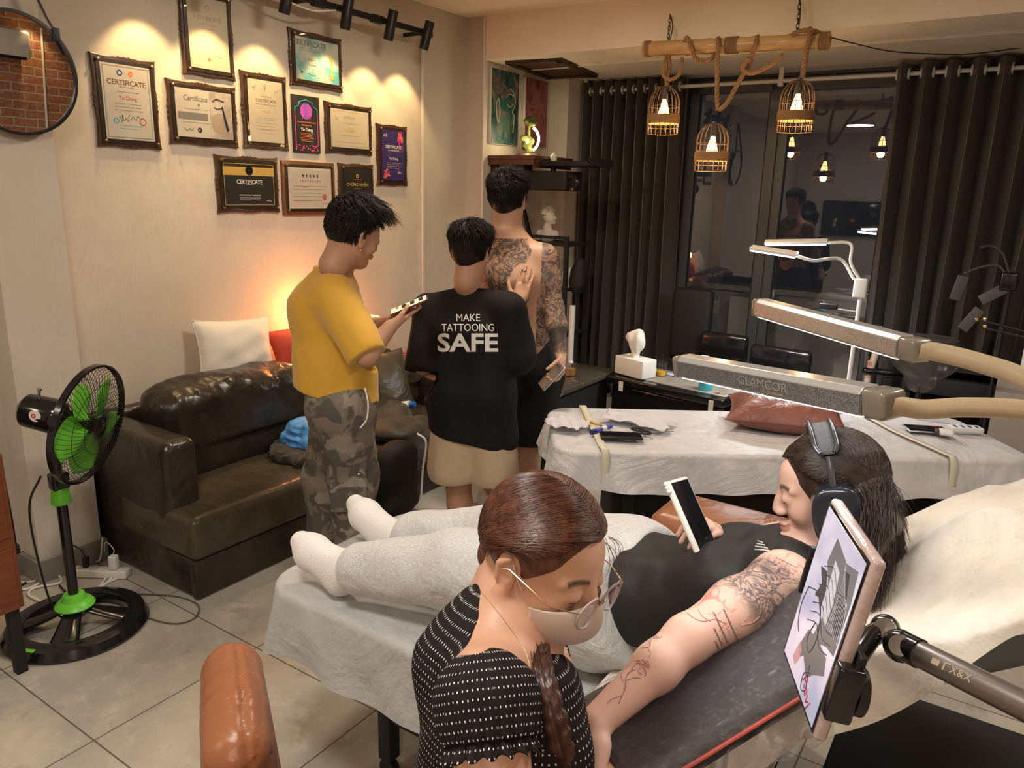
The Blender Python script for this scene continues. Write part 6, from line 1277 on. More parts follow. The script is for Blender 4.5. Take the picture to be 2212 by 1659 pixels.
def handT(w, fing, back):
    """wrist point, direction to the fingers, direction of the back of the hand"""
    x = Vector(fing).normalized(); z = Vector(back); z = (z-x*z.dot(x)).normalized(); y = z.cross(x); m = Matrix.Identity(4)
    for i in range(3): m[i][0] = x[i]; m[i][1] = y[i]; m[i][2] = z[i]; m[i][3] = w[i]
    return m
def flipY(m):
    r = m.copy()
    for i in range(3): r[i][1] = -r[i][1]
    return r
def strands(name, paths, rad, mat, parent, taper=True, **props):
    """paths: (N,P,3) array -> one mesh of fine three-sided hairs"""
    N, P, _ = paths.shape; d = np.gradient(paths, axis=1); d /= np.linalg.norm(d, axis=2, keepdims=True)+1e-9
    ref = np.array([.31, .17, .93]); n1 = np.cross(d, ref); n1 /= np.linalg.norm(n1, axis=2, keepdims=True)+1e-9; n2 = np.cross(d, n1)
    t = np.linspace(0, 1, P); rr = rad*(np.sqrt(np.clip(1-t**3, .05, 1)) if taper else np.ones(P)); rr = rr[None, :, None]
    if parent is not None: paths = np.array(to_local(parent, paths.reshape(-1, 3))).reshape(N, P, 3)
    V = np.stack([paths+rr*(n1*math.cos(a)+n2*math.sin(a)) for a in (0, 2.094, 4.189)], 2)     # N,P,3,3
    idx = np.arange(N*P*3).reshape(N, P, 3); F = []
    for k in range(3):
        k2 = (k+1) % 3; F.append(np.stack([idx[:, :-1, k], idx[:, :-1, k2], idx[:, 1:, k2], idx[:, 1:, k]], -1).reshape(-1, 4))
    F = np.concatenate(F); me = bpy.data.meshes.new(name); me.from_pydata(V.reshape(-1, 3).tolist(), [], F.tolist()); me.materials.append(mat); me.polygons.foreach_set('use_smooth', [True]*len(me.polygons))
    o = bpy.data.objects.new(name, me); COL.objects.link(o); o.parent = parent
    for k, v in props.items(): o[k] = v
    return o
def scalp(T, c, r, dirs, off=0):
    """points of the head's ellipsoid (local frame) in world space"""
    c = np.array(c); r = np.array(r)+off; q = c+dirs*r; M_ = np.array(T); return q @ M_[:3, :3].T + M_[:3, 3]
def short_hair(T, name, parent, seed, top=.018, fringe=.03, n=5200, zlow=-.045, mat=None, fwd=.5, slope=1.35, wide=0, front=.084):
    """black shell plus short strands, combed from the crown"""
    mat = mat or m_hair_k; c, r = (-.014, 0, .030), (.0925, .0745, .081); s = SDF(.02)
    s.ell((-.016, 0, .032), (.0965, .0775, .083), k=.02, T=T); s.ell((-.004, 0, .062), (.088, .073+wide, .056+top), k=.02, T=T); s.ell((.030, 0, .076), (.058, .056+wide, .030+top*.8), k=.03, T=T); s.ell((-.050, 0, -.002), (.056, .060, .066), k=.03, T=T)
    Ti = np.array(T.inverted())
    def post(X, Y, Z, D):
        x = X*Ti[0, 0]+Y*Ti[0, 1]+Z*Ti[0, 2]+Ti[0, 3]; y = X*Ti[1, 0]+Y*Ti[1, 1]+Z*Ti[1, 2]+Ti[1, 3]; z = X*Ti[2, 0]+Y*Ti[2, 1]+Z*Ti[2, 2]+Ti[2, 3]
        D = D+.0045*wob(x*1.2, y*3, z, 65, seed)*np.clip((z+.02)/.06, .2, 1)
        cut = zlow-z+np.clip(x+.035, 0, .2)*slope
        cut2 = np.where(np.abs(y) > .046, x-.040, x-front)
        return np.maximum(np.maximum(D, cut*.6), cut2)
    s.build(name, mat, parent, .0035, post=post)
    rg = np.random.RandomState(seed); d = rg.randn(n*4, 3); d /= np.linalg.norm(d, axis=1, keepdims=True)
    P0 = np.array(c)+d*np.array(r); keep = (P0[:, 2] > zlow+.008+np.clip(P0[:, 0]+.035, 0, .2)*slope) & ((P0[:, 0] < .036) | (np.abs(P0[:, 1]) < .050)) & (P0[:, 0] < front-.012); d = d[keep][:n]; P0 = P0[keep][:n]
    crown = np.array([-.5, .1, .86]); crown /= np.linalg.norm(crown); tg = d-crown; tg = tg-d*np.sum(tg*d, 1, keepdims=True); tg /= np.linalg.norm(tg, axis=1, keepdims=True)+1e-6
    upn = np.clip(d[:, 2:3]*1.3+.1, 0, 1); tg = tg+np.array([fwd, 0, 0])*upn; clump = np.sin(d[:, 0:1]*23+seed)*np.cos(d[:, 1:2]*19+seed*2); ln = (.012+.8*fringe*np.clip(d[:, 2:3]*1.7-.45, 0, 1)*(1+.35*np.clip(d[:, 0:1], -1, 1)))*(.75+.5*rg.rand(len(d), 1)+.15*clump); jit = rg.randn(len(d), 3)*.13+np.concatenate([clump, -clump, clump*.5], 1)*.22
    t = np.linspace(0, 1, 7)[None, :, None]; lift = .009+(top+.002)*np.clip(d[:, 2:3]*1.5-.2, 0, 1)*np.clip(1.15+.25*clump, .6, 1.5)
    paths = P0[:, None]+d[:, None]*(lift[:, None]*np.sin(np.minimum(t*2.6, 1.7)))+((tg+jit)[:, None])*ln[:, None]*t - np.array([0, 0, 1.])*(ln[:, None]*.30*t*t)
    M_ = np.array(T); paths = paths @ M_[:3, :3].T + M_[:3, 3]; strands('hair_strands', paths, .0011, mat, parent)
def comb_starts(N, seed, front=.62, allow=1):
    """starting directions on the scalp: most along the parting, some on the front hairline, the rest between"""
    rg = np.random.RandomState(seed); n1, n2 = int(N*.55), int(N*.27); n3 = N-n1-n2
    ph = np.radians(rg.uniform(30, 135, n1)); a = np.stack([np.cos(ph), rg.randn(n1)*.030, np.sin(ph)], 1)
    y = rg.uniform(-.93, .93, n2); zt = .72-.62*np.abs(y)**1.6+rg.randn(n2)*.03; b = np.stack([np.sqrt(np.clip(1-y*y-zt*zt, .01, 1)), y, zt], 1)
    c = rg.randn(n3*6, 3); c /= np.linalg.norm(c, axis=1, keepdims=True); c = c[(c[:, 2] > -.1) & (c[:, 0] < .35)][:n3]
    d = np.concatenate([a, b, c]); d[:, 0] = np.minimum(d[:, 0], .90); return d/np.linalg.norm(d, axis=1, keepdims=True), rg
def bvh_of(o):
    dg = bpy.context.evaluated_depsgraph_get(); dg.update(); e = o.evaluated_get(dg); me = e.to_mesh(); w_ = o.matrix_world
    pm = Matrix.Identity(4)
    if o.parent: pm = Matrix.Translation(o.parent.location) @ Matrix.Rotation(o.parent.rotation_euler[2], 4, 'Z')
    vs = [pm @ v.co for v in me.vertices]; fs = [tuple(p.vertices) for p in me.polygons]; e.to_mesh_clear(); return BVHTree.FromPolygons(vs, fs)
def lay_text(txt, size, T, bvh, d, mat, parent, name='lettering', bold=0, sx=1, off=.0012):
    """printed letters laid onto a garment"""
    o = text(txt, size, T, mat, None, name, 0, bold=bold, sx=sx); bm = bmesh.new(); bm.from_mesh(o.data); bmesh.ops.remove_doubles(bm, verts=bm.verts[:], dist=1e-5); bmesh.ops.triangulate(bm, faces=bm.faces[:], ngon_method='EAR_CLIP')
    for _ in range(3):
        e = [e for e in bm.edges if e.calc_length() > .008]
        if e: bmesh.ops.subdivide_edges(bm, edges=e, cuts=1); bmesh.ops.triangulate(bm, faces=bm.faces[:])
    d = Vector(d).normalized()
    for v in bm.verts:
        h = bvh.ray_cast(v.co-d*.4, d)
        if h[0] is not None: v.co = h[0]-d*off
    bm.to_mesh(o.data); bm.free(); o.data.transform(Matrix.Translation(-Vector(parent.location))); o.parent = parent; return o
def ink_lines(name, polys, bvh, mat, parent, r_=.0007, step=9):
    """tattoo lines lying on the skin, each given as sight points"""
    m = MB(); C_ = Vector(CAM)
    for poly in polys:
        pts = spline([(x, y, 0) for x, y in poly], step); out = []
        for p in pts:
            r__ = Vector(RC @ np.array([p[0]-_c[0], p[1]-_c[1], FPX])).normalized(); h = bvh.ray_cast(C_, r__)
            if h[0] is not None: out.append(h[0]-r__*.0002)
            else:
                if len(out) > 2: m.tube(out, r_, 5)
                out = []
        if len(out) > 2: m.tube(out, r_, 5)
    return local(m, parent).build(name, mat, parent)
def person(label, at_): return thing('person', label, 'person', (at_[0], at_[1], 0))
# ------------------------------------------------------------------ man in yellow, reading his phone
pm = person('person in a yellow T-shirt and grey camouflage cargo trousers looking down at a phone', (-2.23, 2.15)); F = Vector((.80, .60, 0)).normalized(); Lf = Vector((-F.y, F.x, 0))
hip, wst, chs, nck, hd = A(738, 880, 3.10), A(722, 790, 3.05), A(708, 665, 3.0), A(722, 588, 2.98), A(779, 492, 2.95)
hd = A(764, 506, 2.90); Th = headT(hd, Vector(RC @ np.array([.687, .118, .717])), Vector(RC @ np.array([.324, -.933, -.157])), 1.08)
s = SDF(.04); add_head(s, Th, 1.08); s.cap(nck+Vector((0, 0, -.03)), Th @ Vector((-.03, 0, -.03)), .056, .050, .03)
s.cap(wst, chs, .105, .120).cap(chs, nck+Vector((0, 0, -.035)), .115, .07).cap(hip, wst, .125, .105)
shR, shL = A(722, 640, 2.86), A(715, 640, 3.14); elR, elL = A(792, 768, 2.80), A(792, 745, 3.04); wrR, wrL = A(843, 706, 2.84), A(812, 700, 2.97)
for sh, el, wr in ((shR, elR, wrR), (shL, elL, wrL)): s.cap(sh, el, .050, .042, .03).cap(el, wr, .042, .027, .02)
kR, kL = A(765, 1030, 3.18), A(705, 1035, 3.34); fR, fL = A(765, 1228, 3.28), A(705, 1215, 3.42)
for sd, kn, ft in ((-1, kR, fR), (1, kL, fL)): s.cap(hip+Lf*sd*.08, kn, .085, .055).cap(kn, ft, .055, .038).cap(ft, ft+F*.14+Vector((0, 0, -.03)), .036, .03)
phc = A(884, 660, 2.90)
HTr = handT(wrR, (phc-wrR)+Vector((0, 0, -.035)), (A(880, 720, 2.80)-A(860, 660, 2.80))+Vector((0, 0, -.0))); hand(s, HTr, (.02, .05, .08, .12), .30, .01, .92, k=.003, thumb_out=.30)
HTl = handT(wrL, (phc-wrL)+Vector((0, 0, -.03)), -(A(880, 650, 2.95)-A(870, 720, 2.95))); hand(s, flipY(HTl), (.12, .15, .2, .25), .4, .01, .92, k=.003, thumb_out=.35)
elr = np.array(elR+ (shR-elR)*.15)
body = s.build('body', m_skin_t, pm, .004, paint=head_paint(Th, {'ink': lambda p: np.clip(1.5-np.linalg.norm(p-elr, axis=1)/.05, 0, 1)*.9}))
s = SDF(.05); up3 = Vector((0, 0, 1))
s.cap(nck+Vector((0, 0, -.055))-F*.01, chs+F*.0, .085, .140, .06).cap(chs, wst+Vector((0, 0, -.02)), .140, .150).cap(wst, wst+Vector((.0, 0, -.15)), .154, .176); s.cap(nck+Vector((0, 0, -.07)), shR+(shL-shR)*.12, .07, .075, .05).cap(nck+Vector((0, 0, -.07)), shL-(shL-shR)*.12, .07, .075, .05)
se = shR+(elR-shR)*.92; sl = shL+(elL-shL)*.9; s.cap(shR, se, .078, .082, .04).cap(shL, sl, .078, .08, .04)
hem = wst+Vector((0, 0, -.105)); s.build('t_shirt', M('mustard_cotton', (.64, .36, .035), .75, sheen=.25, bump=(7, 1.0, 5)), pm, .006, noise=(.008, 20, (1, 1, .45), 4), clips=((se+(elR-shR).normalized()*.030, elR-shR, .11), (hem, Vector((-.22*F.x, -.22*F.y, -1))), (nck+Vector((0, 0, .012)), F*.15+up3), (sl+(elL-shL).normalized()*.03, elL-shL, .11)))
c_ = nck+Vector((0, 0, -.0)); cp = [c_+F*.070*math.cos(a)+Lf*.075*math.sin(a)+Vector((0, 0, -.006-.022*math.cos(a))) for a in [2*PI*k/24 for k in range(24)]]; local(MB().tube(cp, .010, 8, closed=True), pm).build('collar', MATS['mustard_cotton'], pm)
def camo(nt, b):
    L = nt.links; c = coord(nt); n = nd(nt, 'ShaderNodeTexNoise', Scale=11, Detail=3, Roughness=.5, Distortion=.6); L.new(c, n.inputs[0]); n2 = nd(nt, 'ShaderNodeTexNoise', Scale=8, Detail=3, Distortion=.9); mp = nd(nt, 'ShaderNodeMapping'); mp.inputs['Location'].default_value = (5, 3, 1); L.new(c, mp.inputs[0]); L.new(mp.outputs[0], n2.inputs[0])
    a = mixc(nt, ramp(nt, n.outputs[0], .50, .54), (.19, .155, .125), (.095, .082, .070)); L.new(mixc(nt, ramp(nt, n2.outputs[0], .56, .60), a, (.27, .23, .19)), b.inputs['Base Color'])
    n3 = nd(nt, 'ShaderNodeTexNoise', Scale=22, Detail=4); L.new(c, n3.inputs[0]); bp = nd(nt, 'ShaderNodeBump', Strength=.5, Distance=.01); L.new(n3.outputs[0], bp.inputs['Height']); L.new(bp.outputs[0], b.inputs['Normal'])
m_camo = M('grey_camouflage', rough=.8, build=camo); s = SDF(.06)
for sd, kn, ft in ((-1, kR, fR), (1, kL, fL)): h_ = hip+Lf*sd*.07; s.cap(h_+Vector((0, 0, .03)), kn, .128, .098, .05).cap(kn, ft+Vector((0, 0, .03)), .098, .080, .05)
s.cap(wst+Vector((0, 0, -.06)), hip, .120, .136); s.build('cargo_trousers', m_camo, pm, .006, noise=(.009, 17, (1, 1, 1.3), 6), clips=((fR+Vector((0, 0, .02)), (0, 0, -1)), (wst+Vector((0, 0, -.04)), (0, 0, 1))))
sideR = -Lf; fl = kR+(hip-kR)*.22+sideR*.100+Vector((0, 0, 0)); T = frame(fl, F, ez=sideR); local(MB(T).box((0, 0, 0), (.15, .065, .012), bev=.004), pm).build('pocket_flap', m_camo, pm); local(MB(T).box((0, -.10, -.004), (.15, .17, .014), bev=.008), pm).build('pocket', m_camo, pm); local(MB(T).ball((.045, -.012, .008), .008), pm).build('stud', m_chrome, pm)
dc = A(788, 838, 2.93); local(MB().tube(spline([dc, A(795, 870, 2.915), A(792, 905, 2.915), A(778, 925, 2.915)]), .003, 6), pm).build('drawstring', m_white, pm)
for ft in (fR, fL): g_ = SDF(.02); g_.ell(Vector((ft.x, ft.y, .045))+F*.07, (.12, .045, .042), ex=F).build('shoe', m_blackmat, pm, .005, clips=((Vector((0, 0, .004)), (0, 0, -1)),))
short_hair(Th, 'hair', pm, 5, top=.022, fringe=.034, zlow=-.040, fwd=.8, slope=1.5, front=.088)
er = Th @ Vector((-.004, -.080, -.042)); local(MB(Matrix.Translation(er)).lathe([(.006*math.cos(a)+.001, .006*math.sin(a)) for a in [PI*k/6 for k in range(7)]], 4), pm).build('earring', m_chrome, pm) if False else local(MB().ball(er, .0035), pm).build('earring', m_chrome, pm)
T = frame(phc, (A(905, 650, 2.9)-A(862, 668, 2.9)), ez=Vector((-.25, -.35, 1))); tp_ = thing('smartphone', 'phone with a lit list screen held by the man in the yellow T-shirt', 'phone', phc)
local(MB(T).box((0, 0, 0), (.155, .075, .009), bev=.004), tp_).build('case', M('dark_red_case', (.10, .02, .02), .3), tp_); local(MB(T).box((0, 0, .005), (.145, .068, .001)), tp_).build('screen', M('lit_phone_screen', (.6, .5, .3), .2, emit=(1, .72, .38), es=.8), tp_)
m_ = MB(T)
for k in range(3): m_.box((-.02+.035*k, .005, .0058), (.018, .05, .0006))
local(m_, tp_).build('screen_rows', INK['black'], tp_)
# ------------------------------------------------------------------ person in the black printed T-shirt
pb = person('person with short black hair in a black T-shirt printed MAKE TATTOOING SAFE and beige shorts', (-2.02, 2.66)); F = Vector((-.44, .90, 0)).normalized(); Lf = Vector((-F.y, F.x, 0)); Rt = -Lf
hip, wst, chs, nck, hd = A(1024, 950, 3.44), A(1018, 850, 3.38), A(1012, 715, 3.33), A(1018, 622, 3.30), A(1018, 545, 3.27)
Th = headT(hd, F+Rt*.25+Vector((0, 0, -.10)), Vector((0, 0, 1)), 1.03); s = SDF(.04); add_head(s, Th, 1.03); s.cap(nck+Vector((0, 0, -.06)), hd+Vector((0, 0, -.05))-F*.012, .050, .048, .03)
s.cap(wst, chs, .09, .095).cap(chs, nck+Vector((0, 0, -.05)), .09, .06).cap(hip+Rt*.05, wst, .095, .09).cap(hip-Rt*.05, wst, .095, .09)
shR, shL = A(1098, 672, 3.26), A(928, 672, 3.38); elR, wrR = A(1118, 770, 3.30), A(1121, 655, 3.42); elL, wrL = A(915, 790, 3.36), A(985, 740, 3.55)
s.cap(shR, elR, .046, .040, .03).cap(elR, wrR, .038, .026, .02).cap(shL, elL, .046, .04, .03).cap(elL, wrL, .038, .026, .02)
hand(s, handT(wrR, A(1145, 562, 3.45)-wrR, -F), (.04, .05, .06, .10), .1, .05, 1.0, k=.0025, thumb_out=.75); hand(s, handT(wrL, A(1060, 700, 3.6)-wrL, -F), (.2, .2, .2, .2), .2)
kR, kL = A(1090, 1085, 3.58), A(993, 1085, 3.56); fR = A(1085, 1195, 3.72); fL = A(1000, 1205, 3.72)
for kn, ft, h_ in ((kR, fR, hip+Rt*.085), (kL, fL, hip-Rt*.085)): s.cap(h_, kn, .078, .056).cap(kn+Vector((0, 0, -.0)), kn+(ft-kn)*.35, .054, .056, .03).cap(kn+(ft-kn)*.35, ft, .056, .036, .03).cap(ft, Vector((ft.x, ft.y, .03))+F*.13, .034, .028)
s.build('body', m_skin_t, pb, .004, paint=head_paint(Th)); s = SDF(.05)
s.cap(nck+Vector((0, 0, -.055)), chs+Rt*.0, .078, .13, .06).cap(chs+Rt*.06, wst+Rt*.075, .115, .125).cap(chs-Rt*.06, wst-Rt*.075, .115, .125).cap(wst+Rt*.07, hip+Rt*.07+Vector((0, 0, .02)), .125, .135).cap(wst-Rt*.07, hip-Rt*.07+Vector((0, 0, .02)), .125, .135)
s.cap(nck+Vector((0, 0, -.045)), shR+Vector((0, 0, .01)), .058, .066, .04).cap(nck+Vector((0, 0, -.045)), shL+Vector((0, 0, .01)), .058, .066, .04); seR = elR+(elR-shR)*.15; seL = elL+(elL-shL)*.10; s.cap(shR, elR, .074, .082, .04).cap(shL, elL, .074, .084, .04).cap(elR, elR+(wrR-elR)*.45, .070, .060, .03)
m_tee = M('black_cotton', (.009, .0085, .009), .8, spec=.25, bump=(7, 1.0, 5)); hem = A(1020, 950, 3.4); tee = s.build('t_shirt', m_tee, pb, .006, noise=(.006, 22, (1, 1, .35), 8), clips=((hem, Vector((-.16, -.1, -1))), (nck+Vector((0, 0, -.004)), (0, 0, 1)), (elR+(wrR-elR)*.50, wrR-elR, .10), (elL+(elL-shL)*.12, elL-shL, .12)))
cp = [nck+F*.060*math.cos(a)+Lf*.062*math.sin(a)+Vector((0, 0, -.010-.012*math.cos(a))) for a in [2*PI*k/24 for k in range(24)]]; local(MB().tube(cp, .009, 8, closed=True), pb).build('collar', m_tee, pb)
bv = bvh_of(tee); vw = (A(1010, 720, 3.3)-Vector(CAM)).normalized(); exv = (A(1080, 722, 3.3)-A(940, 722, 3.3)).normalized(); eyv = (-(vw.cross(exv))).normalized(); eyv = eyv if eyv.z > 0 else -eyv
Tt = lambda px, py: frame(A(px, py, 3.12), exv, ez=exv.cross(eyv)); m_print = M('white_print', (.80, .79, .77), .6)
for tx_, px, py, sz, bo, sx_ in (('MAKE', 1011, 686, .0445, 0, .90), ('TATTOOING', 1011, 708, .0445, 0, .86), ('SAFE', 1010, 743, .106, .0028, 1.18)): lay_text(tx_, sz, Tt(px, py), bv, vw, m_print, pb, 'lettering', bo, sx_)
s = SDF(.04)
for sg_, kn in ((1, kR), (-1, kL)): s.cap(hip+Rt*sg_*.07+Vector((0, 0, .05)), hip+Rt*sg_*.095+Vector((0, 0, -.14)), .125, .118, .03)
m_beige = M('beige_cotton', (.52, .39, .26), .75, sheen=.2, bump=(10, 1.0, 5)); s.build('shorts', m_beige, pb, .006, noise=(.007, 18, (1, 1, .5), 9), clips=((A(1020, 1042, 3.45), (0, 0, -1)),))
for ft in (fR, fL): g_ = SDF(.02); g_.ell(Vector((ft.x, ft.y, .035))+F*.06, (.12, .045, .032), ex=F).build('slipper', m_garment, pb, .005, clips=((Vector((0, 0, .004)), (0, 0, -1)),))
short_hair(Th, 'hair', pb, 8, top=.018, fringe=.036, zlow=-.072, fwd=-.2, wide=.008)
for sg_ in (-1, 1): local(MB().ball(Th @ Vector((.0, sg_*.082, -.034)), .0035), pb).build('earring', m_chrome, pb)
local(MB().tube([Th @ Vector((.0, -.078, .012)), Th @ Vector((.09, -.07, .012))], .0012, 5), pb).build('glasses_temple', m_steel, pb)
local(MB(handT(A(1131, 585, 3.41), A(1141, 562, 3.45)-wrR, -F)).lathe([(.009, -.003), (.0105, -.003), (.0105, .003), (.009, .003), (.009, -.003)], 16, Matrix.Rotation(PI/2, 4, 'Y')), pb).build('ring', m_chrome, pb)
# ------------------------------------------------------------------ tattooed shirtless man
pt = person('shirtless person seen from behind with full back and sleeve tattoos and black shorts', (-2.0, 3.12)); F = Vector((-.50, .86, 0)).normalized(); Lf = Vector((-F.y, F.x, 0)); Rt = -Lf
hip, wst, chs, nck, hd = A(1124, 800, 3.78), A(1122, 735, 3.73), A(1118, 600, 3.66), A(1102, 508, 3.62), A(1098, 432, 3.58)
Th = headT(hd, F+Rt*.28+Vector((0, 0, .05)), Vector((0, 0, 1)), 1.07); s = SDF(.05); add_head(s, Th, 1.07); s.cap(nck, hd+Vector((0, 0, -.05))-F*.01, .062, .056, .03)
s.cap(wst-Rt*.055, chs-Rt*.07, .100, .115).cap(wst+Rt*.045, chs+Rt*.055, .095, .110).cap(chs, nck+Vector((0, 0, -.06)), .13, .08).cap(hip+Rt*.06, wst, .12, .10).cap(hip-Rt*.06, wst, .12, .10)
shR, shL = A(1178, 556, 3.60), A(1035, 556, 3.74); s.cap(nck+Vector((0, 0, -.04)), shR, .055, .055, .06).cap(nck+Vector((0, 0, -.04)), shL, .055, .055, .06)
elR, wrR = A(1197, 668, 3.60), A(1212, 768, 3.54); elL, wrL = A(1010, 690, 3.78), A(1035, 790, 3.66)
s.cap(shR, shR+(elR-shR)*.45, .058, .054, .04).cap(shR+(elR-shR)*.45, elR, .052, .044, .03).cap(elR, elR+(wrR-elR)*.35, .046, .047, .03).cap(elR+(wrR-elR)*.35, wrR, .046, .028, .03).cap(shL, elL, .058, .044, .04).cap(elL, wrL, .046, .028, .03)
ph2 = A(1192, 812, 3.50); hand(s, flipY(handT(wrR, A(1214, 812, 3.52)-wrR, Rt+F*.2)), (.55, .75, .85, .9), .8, .02, 1.0, k=.003, thumb_out=.6)
hand(s, handT(wrL, Vector((0, 0, -1)), -Rt), (.3, .3, .35, .4), .3)
kR, kL = A(1140, 985, 3.90), A(1085, 985, 3.95); fR = A(1165, 1110, 4.0); fL = A(1048, 1112, 4.0)
for kn, ft, h_ in ((kR, fR, hip+Rt*.09), (kL, fL, hip-Rt*.09)): s.cap(h_, kn, .09, .058).cap(kn, ft, .056, .038).cap(ft, Vector((ft.x, ft.y, .035))-F*.0+F*.12, .036, .03)
nckn, chn, wsn = np.array(nck), np.array(chs), np.array(wst); Rn = np.array(Rt); Fn = np.array(F); shn = np.array(shR); wrn = np.array(wrR); eln = np.array(elR)
def inkT(p):
    x = (p-chn) @ Rn; z = p[:, 2]; zn, zw = nckn[2]-.01, wsn[2]+.06
    back = (x < .055+.012*np.sin(z*60)) & (z < zn) & (z > zw); bare = ((x-.035)**2/.0045+(z-(chn[2]-.005))**2/.007 < 1); back &= ~bare
    armm = (x > .115) & (z > wrn[2]+.015) & (z < shn[2]+.075)
    armm |= (x > .10) & (z < chn[2]-.08) & (z > wrn[2]+.015)
    return (back | armm).astype(float)
s.build('body', m_skin_t if False else M('skin_tattooed', rough=.5, sss=.1, build=skin_nodes((.50, .29, .19), (.56, .33, .22), ink=(.030, .032, .032), ink_sc=13)), pt, .004, paint=head_paint(Th, {'ink': inkT}))
s = SDF(.05)
for sg_, kn in ((1, kR), (-1, kL)): s.cap(hip+Rt*sg_*.06+Vector((0, 0, .08)), hip+Rt*sg_*.085, .115, .125).cap(hip+Rt*sg_*.085, kn, .125, .120)
s.build('shorts', M('black_satin', (.008, .008, .009), .6, spec=.3, bump=(14, .5)), pt, .006, noise=(.008, 17, (1, 1, .4), 12), clips=((wst+Vector((0, 0, -.0)), (0, 0, 1)), (A(1130, 962, 3.8), (0, 0, -1))))
m_sock = M('white_knit_sock', (.74, .73, .71), .85, sheen=.2, bump=(160, .25))
for ft in (fR, fL): g_ = SDF(.02); g_.cap(ft+Vector((0, 0, .10)), ft, .044, .042).ell(Vector((ft.x, ft.y, .042))+F*.06, (.12, .046, .040), ex=F).build('sock', m_sock, pt, .005)
short_hair(Th, 'hair', pt, 11, top=.020, fringe=.030, zlow=-.080, fwd=.2)
tp_ = thing('smartphone', 'dark phone hanging in the tattooed hand beside the marble table', 'phone', ph2); T = frame(ph2, A(1210, 793, 3.50)-A(1172, 833, 3.52), ez=Vector((.2, -.25, 1))); local(MB(T).box((0, 0, 0), (.15, .072, .009), bev=.004), tp_).build('case', m_steel, tp_); local(MB(T).box((0, 0, -.005), (.14, .066, .001)), tp_).build('screen', m_screen, tp_)
# ------------------------------------------------------------------ client lying on the bed
pc = person('person in black tank top, grey sweatpants and white socks lying on the bed', (-.7, 1.5)); hc = A(1788, 1060, 1.50); phc = Vector((-.492, 1.455, 1.005)); CV = lambda x, y, z: Vector(RC @ np.array([x, y, z], float))
Th = headT(hc, CV(-.93, .15, .30), CV(.04, -.98, -.17), .99)
s = SDF(.04); add_head(s, Th, .98, True); nk = Vector((-.205, 1.50, .955)); s.cap(nk, Th @ Vector((-.02, 0, -.06)), .050, .048, .03)
pel, wai, che, uch = Vector((-.72, 1.50, .755)), Vector((-.57, 1.50, .785)), Vector((-.41, 1.50, .855)), Vector((-.30, 1.50, .915))
for sg_ in (-1, 1): s.cap(pel+Vector((0, .07*sg_, 0)), wai+Vector((0, .05*sg_, 0)), .095, .075).cap(wai+Vector((0, .05*sg_, 0)), che+Vector((0, .055*sg_, 0)), .075, .082).cap(che+Vector((0, .055*sg_, 0)), uch+Vector((0, .05*sg_, 0)), .082, .065)
s.cap(uch, nk, .075, .05)
shL_ = A(1690, 1262, 1.40); elL_ = PP(1485, 1380, .036); wrL_ = PP(1290, 1558, .028); shR_ = Vector((-.28, 1.69, .93)); elR_ = Vector((-.44, 1.75, .84)); wrR_ = A(1555, 1160, 1.72)
s.cap(uch+Vector((0, -.05, .0)), shL_, .065, .056, .05).cap(shL_, shL_+(elL_-shL_)*.5, .056, .050, .03).cap(shL_+(elL_-shL_)*.5, elL_, .050, .037, .03).cap(elL_, elL_+(wrL_-elL_)*.35, .037, .037, .02).cap(elL_+(wrL_-elL_)*.35, wrL_, .036, .0255, .02)
s.cap(uch+Vector((0, .05, 0)), shR_, .06, .052).cap(shR_, elR_, .048, .040).cap(elR_, wrR_, .038, .026, .02)
hfd = (A(1262, 1690, 1.13)-wrL_); hand(s, flipY(handT(wrL_+hfd.normalized()*.004, hfd, Vector((-.35, -.55, .45)))), (.35, .40, .45, .55), .4, .05, 1.0, k=.003, thumb_out=.65)
hand(s, flipY(handT(wrR_, (A(1515, 1118, 1.62)-wrR_), (A(1560, 1090, 1.66)-phc))), (.55, .6, .65, .7), .2, .03, .95, k=.003, thumb_out=.5)
for nm_, ank in (('near', PL(752, 1222, 2, .70)), ('far', PL(862, 1158, 2, .70))):
    y_ = -.085 if nm_ == 'near' else .085; h_ = pel+Vector((0, y_, -.01)); kn = (h_+ank)/2+Vector((.0, 0, .035)); s.cap(h_, kn, .088, .058).cap(kn, ank, .054, .036)
sn, en, wn = np.array(shL_), np.array(elL_), np.array(wrL_)
def inkC(p):
    ab = en-sn; t = ((p-sn) @ ab)/(ab @ ab); d = np.linalg.norm(p-(sn+np.clip(t, 0, 1)[:, None]*ab), axis=1)
    return (np.clip(1-np.abs(t-.34)/.32, 0, 1)*2.6).clip(0, 1)*(d < .10)*np.clip((p[:, 0]*0+1), 0, 1)
def redC(p):
    ab = en-sn; t = ((p-sn) @ ab)/(ab @ ab); w_ = wob(p[:, 0], p[:, 1], p[:, 2], 95, 7); return ((np.abs(w_) < .05)*((t > .50) & (t < .86) | (t < .12) & (t > -.25))*.55*(np.linalg.norm(p-(sn+np.clip(t, -.2, 1)[:, None]*ab), axis=1) < .10))
cb_ = s.build('body', m_skin_l, pc, .0032, paint=head_paint(Th, {'ink': inkC, 'redink': redC})); bv = bvh_of(cb_)
m_ink = M('tattoo_ink', (.05, .05, .055), .5); m_inkr = M('tattoo_red_ink', (.50, .20, .20), .5); m_inkg = M('tattoo_grey_ink', (.22, .15, .15), .5)
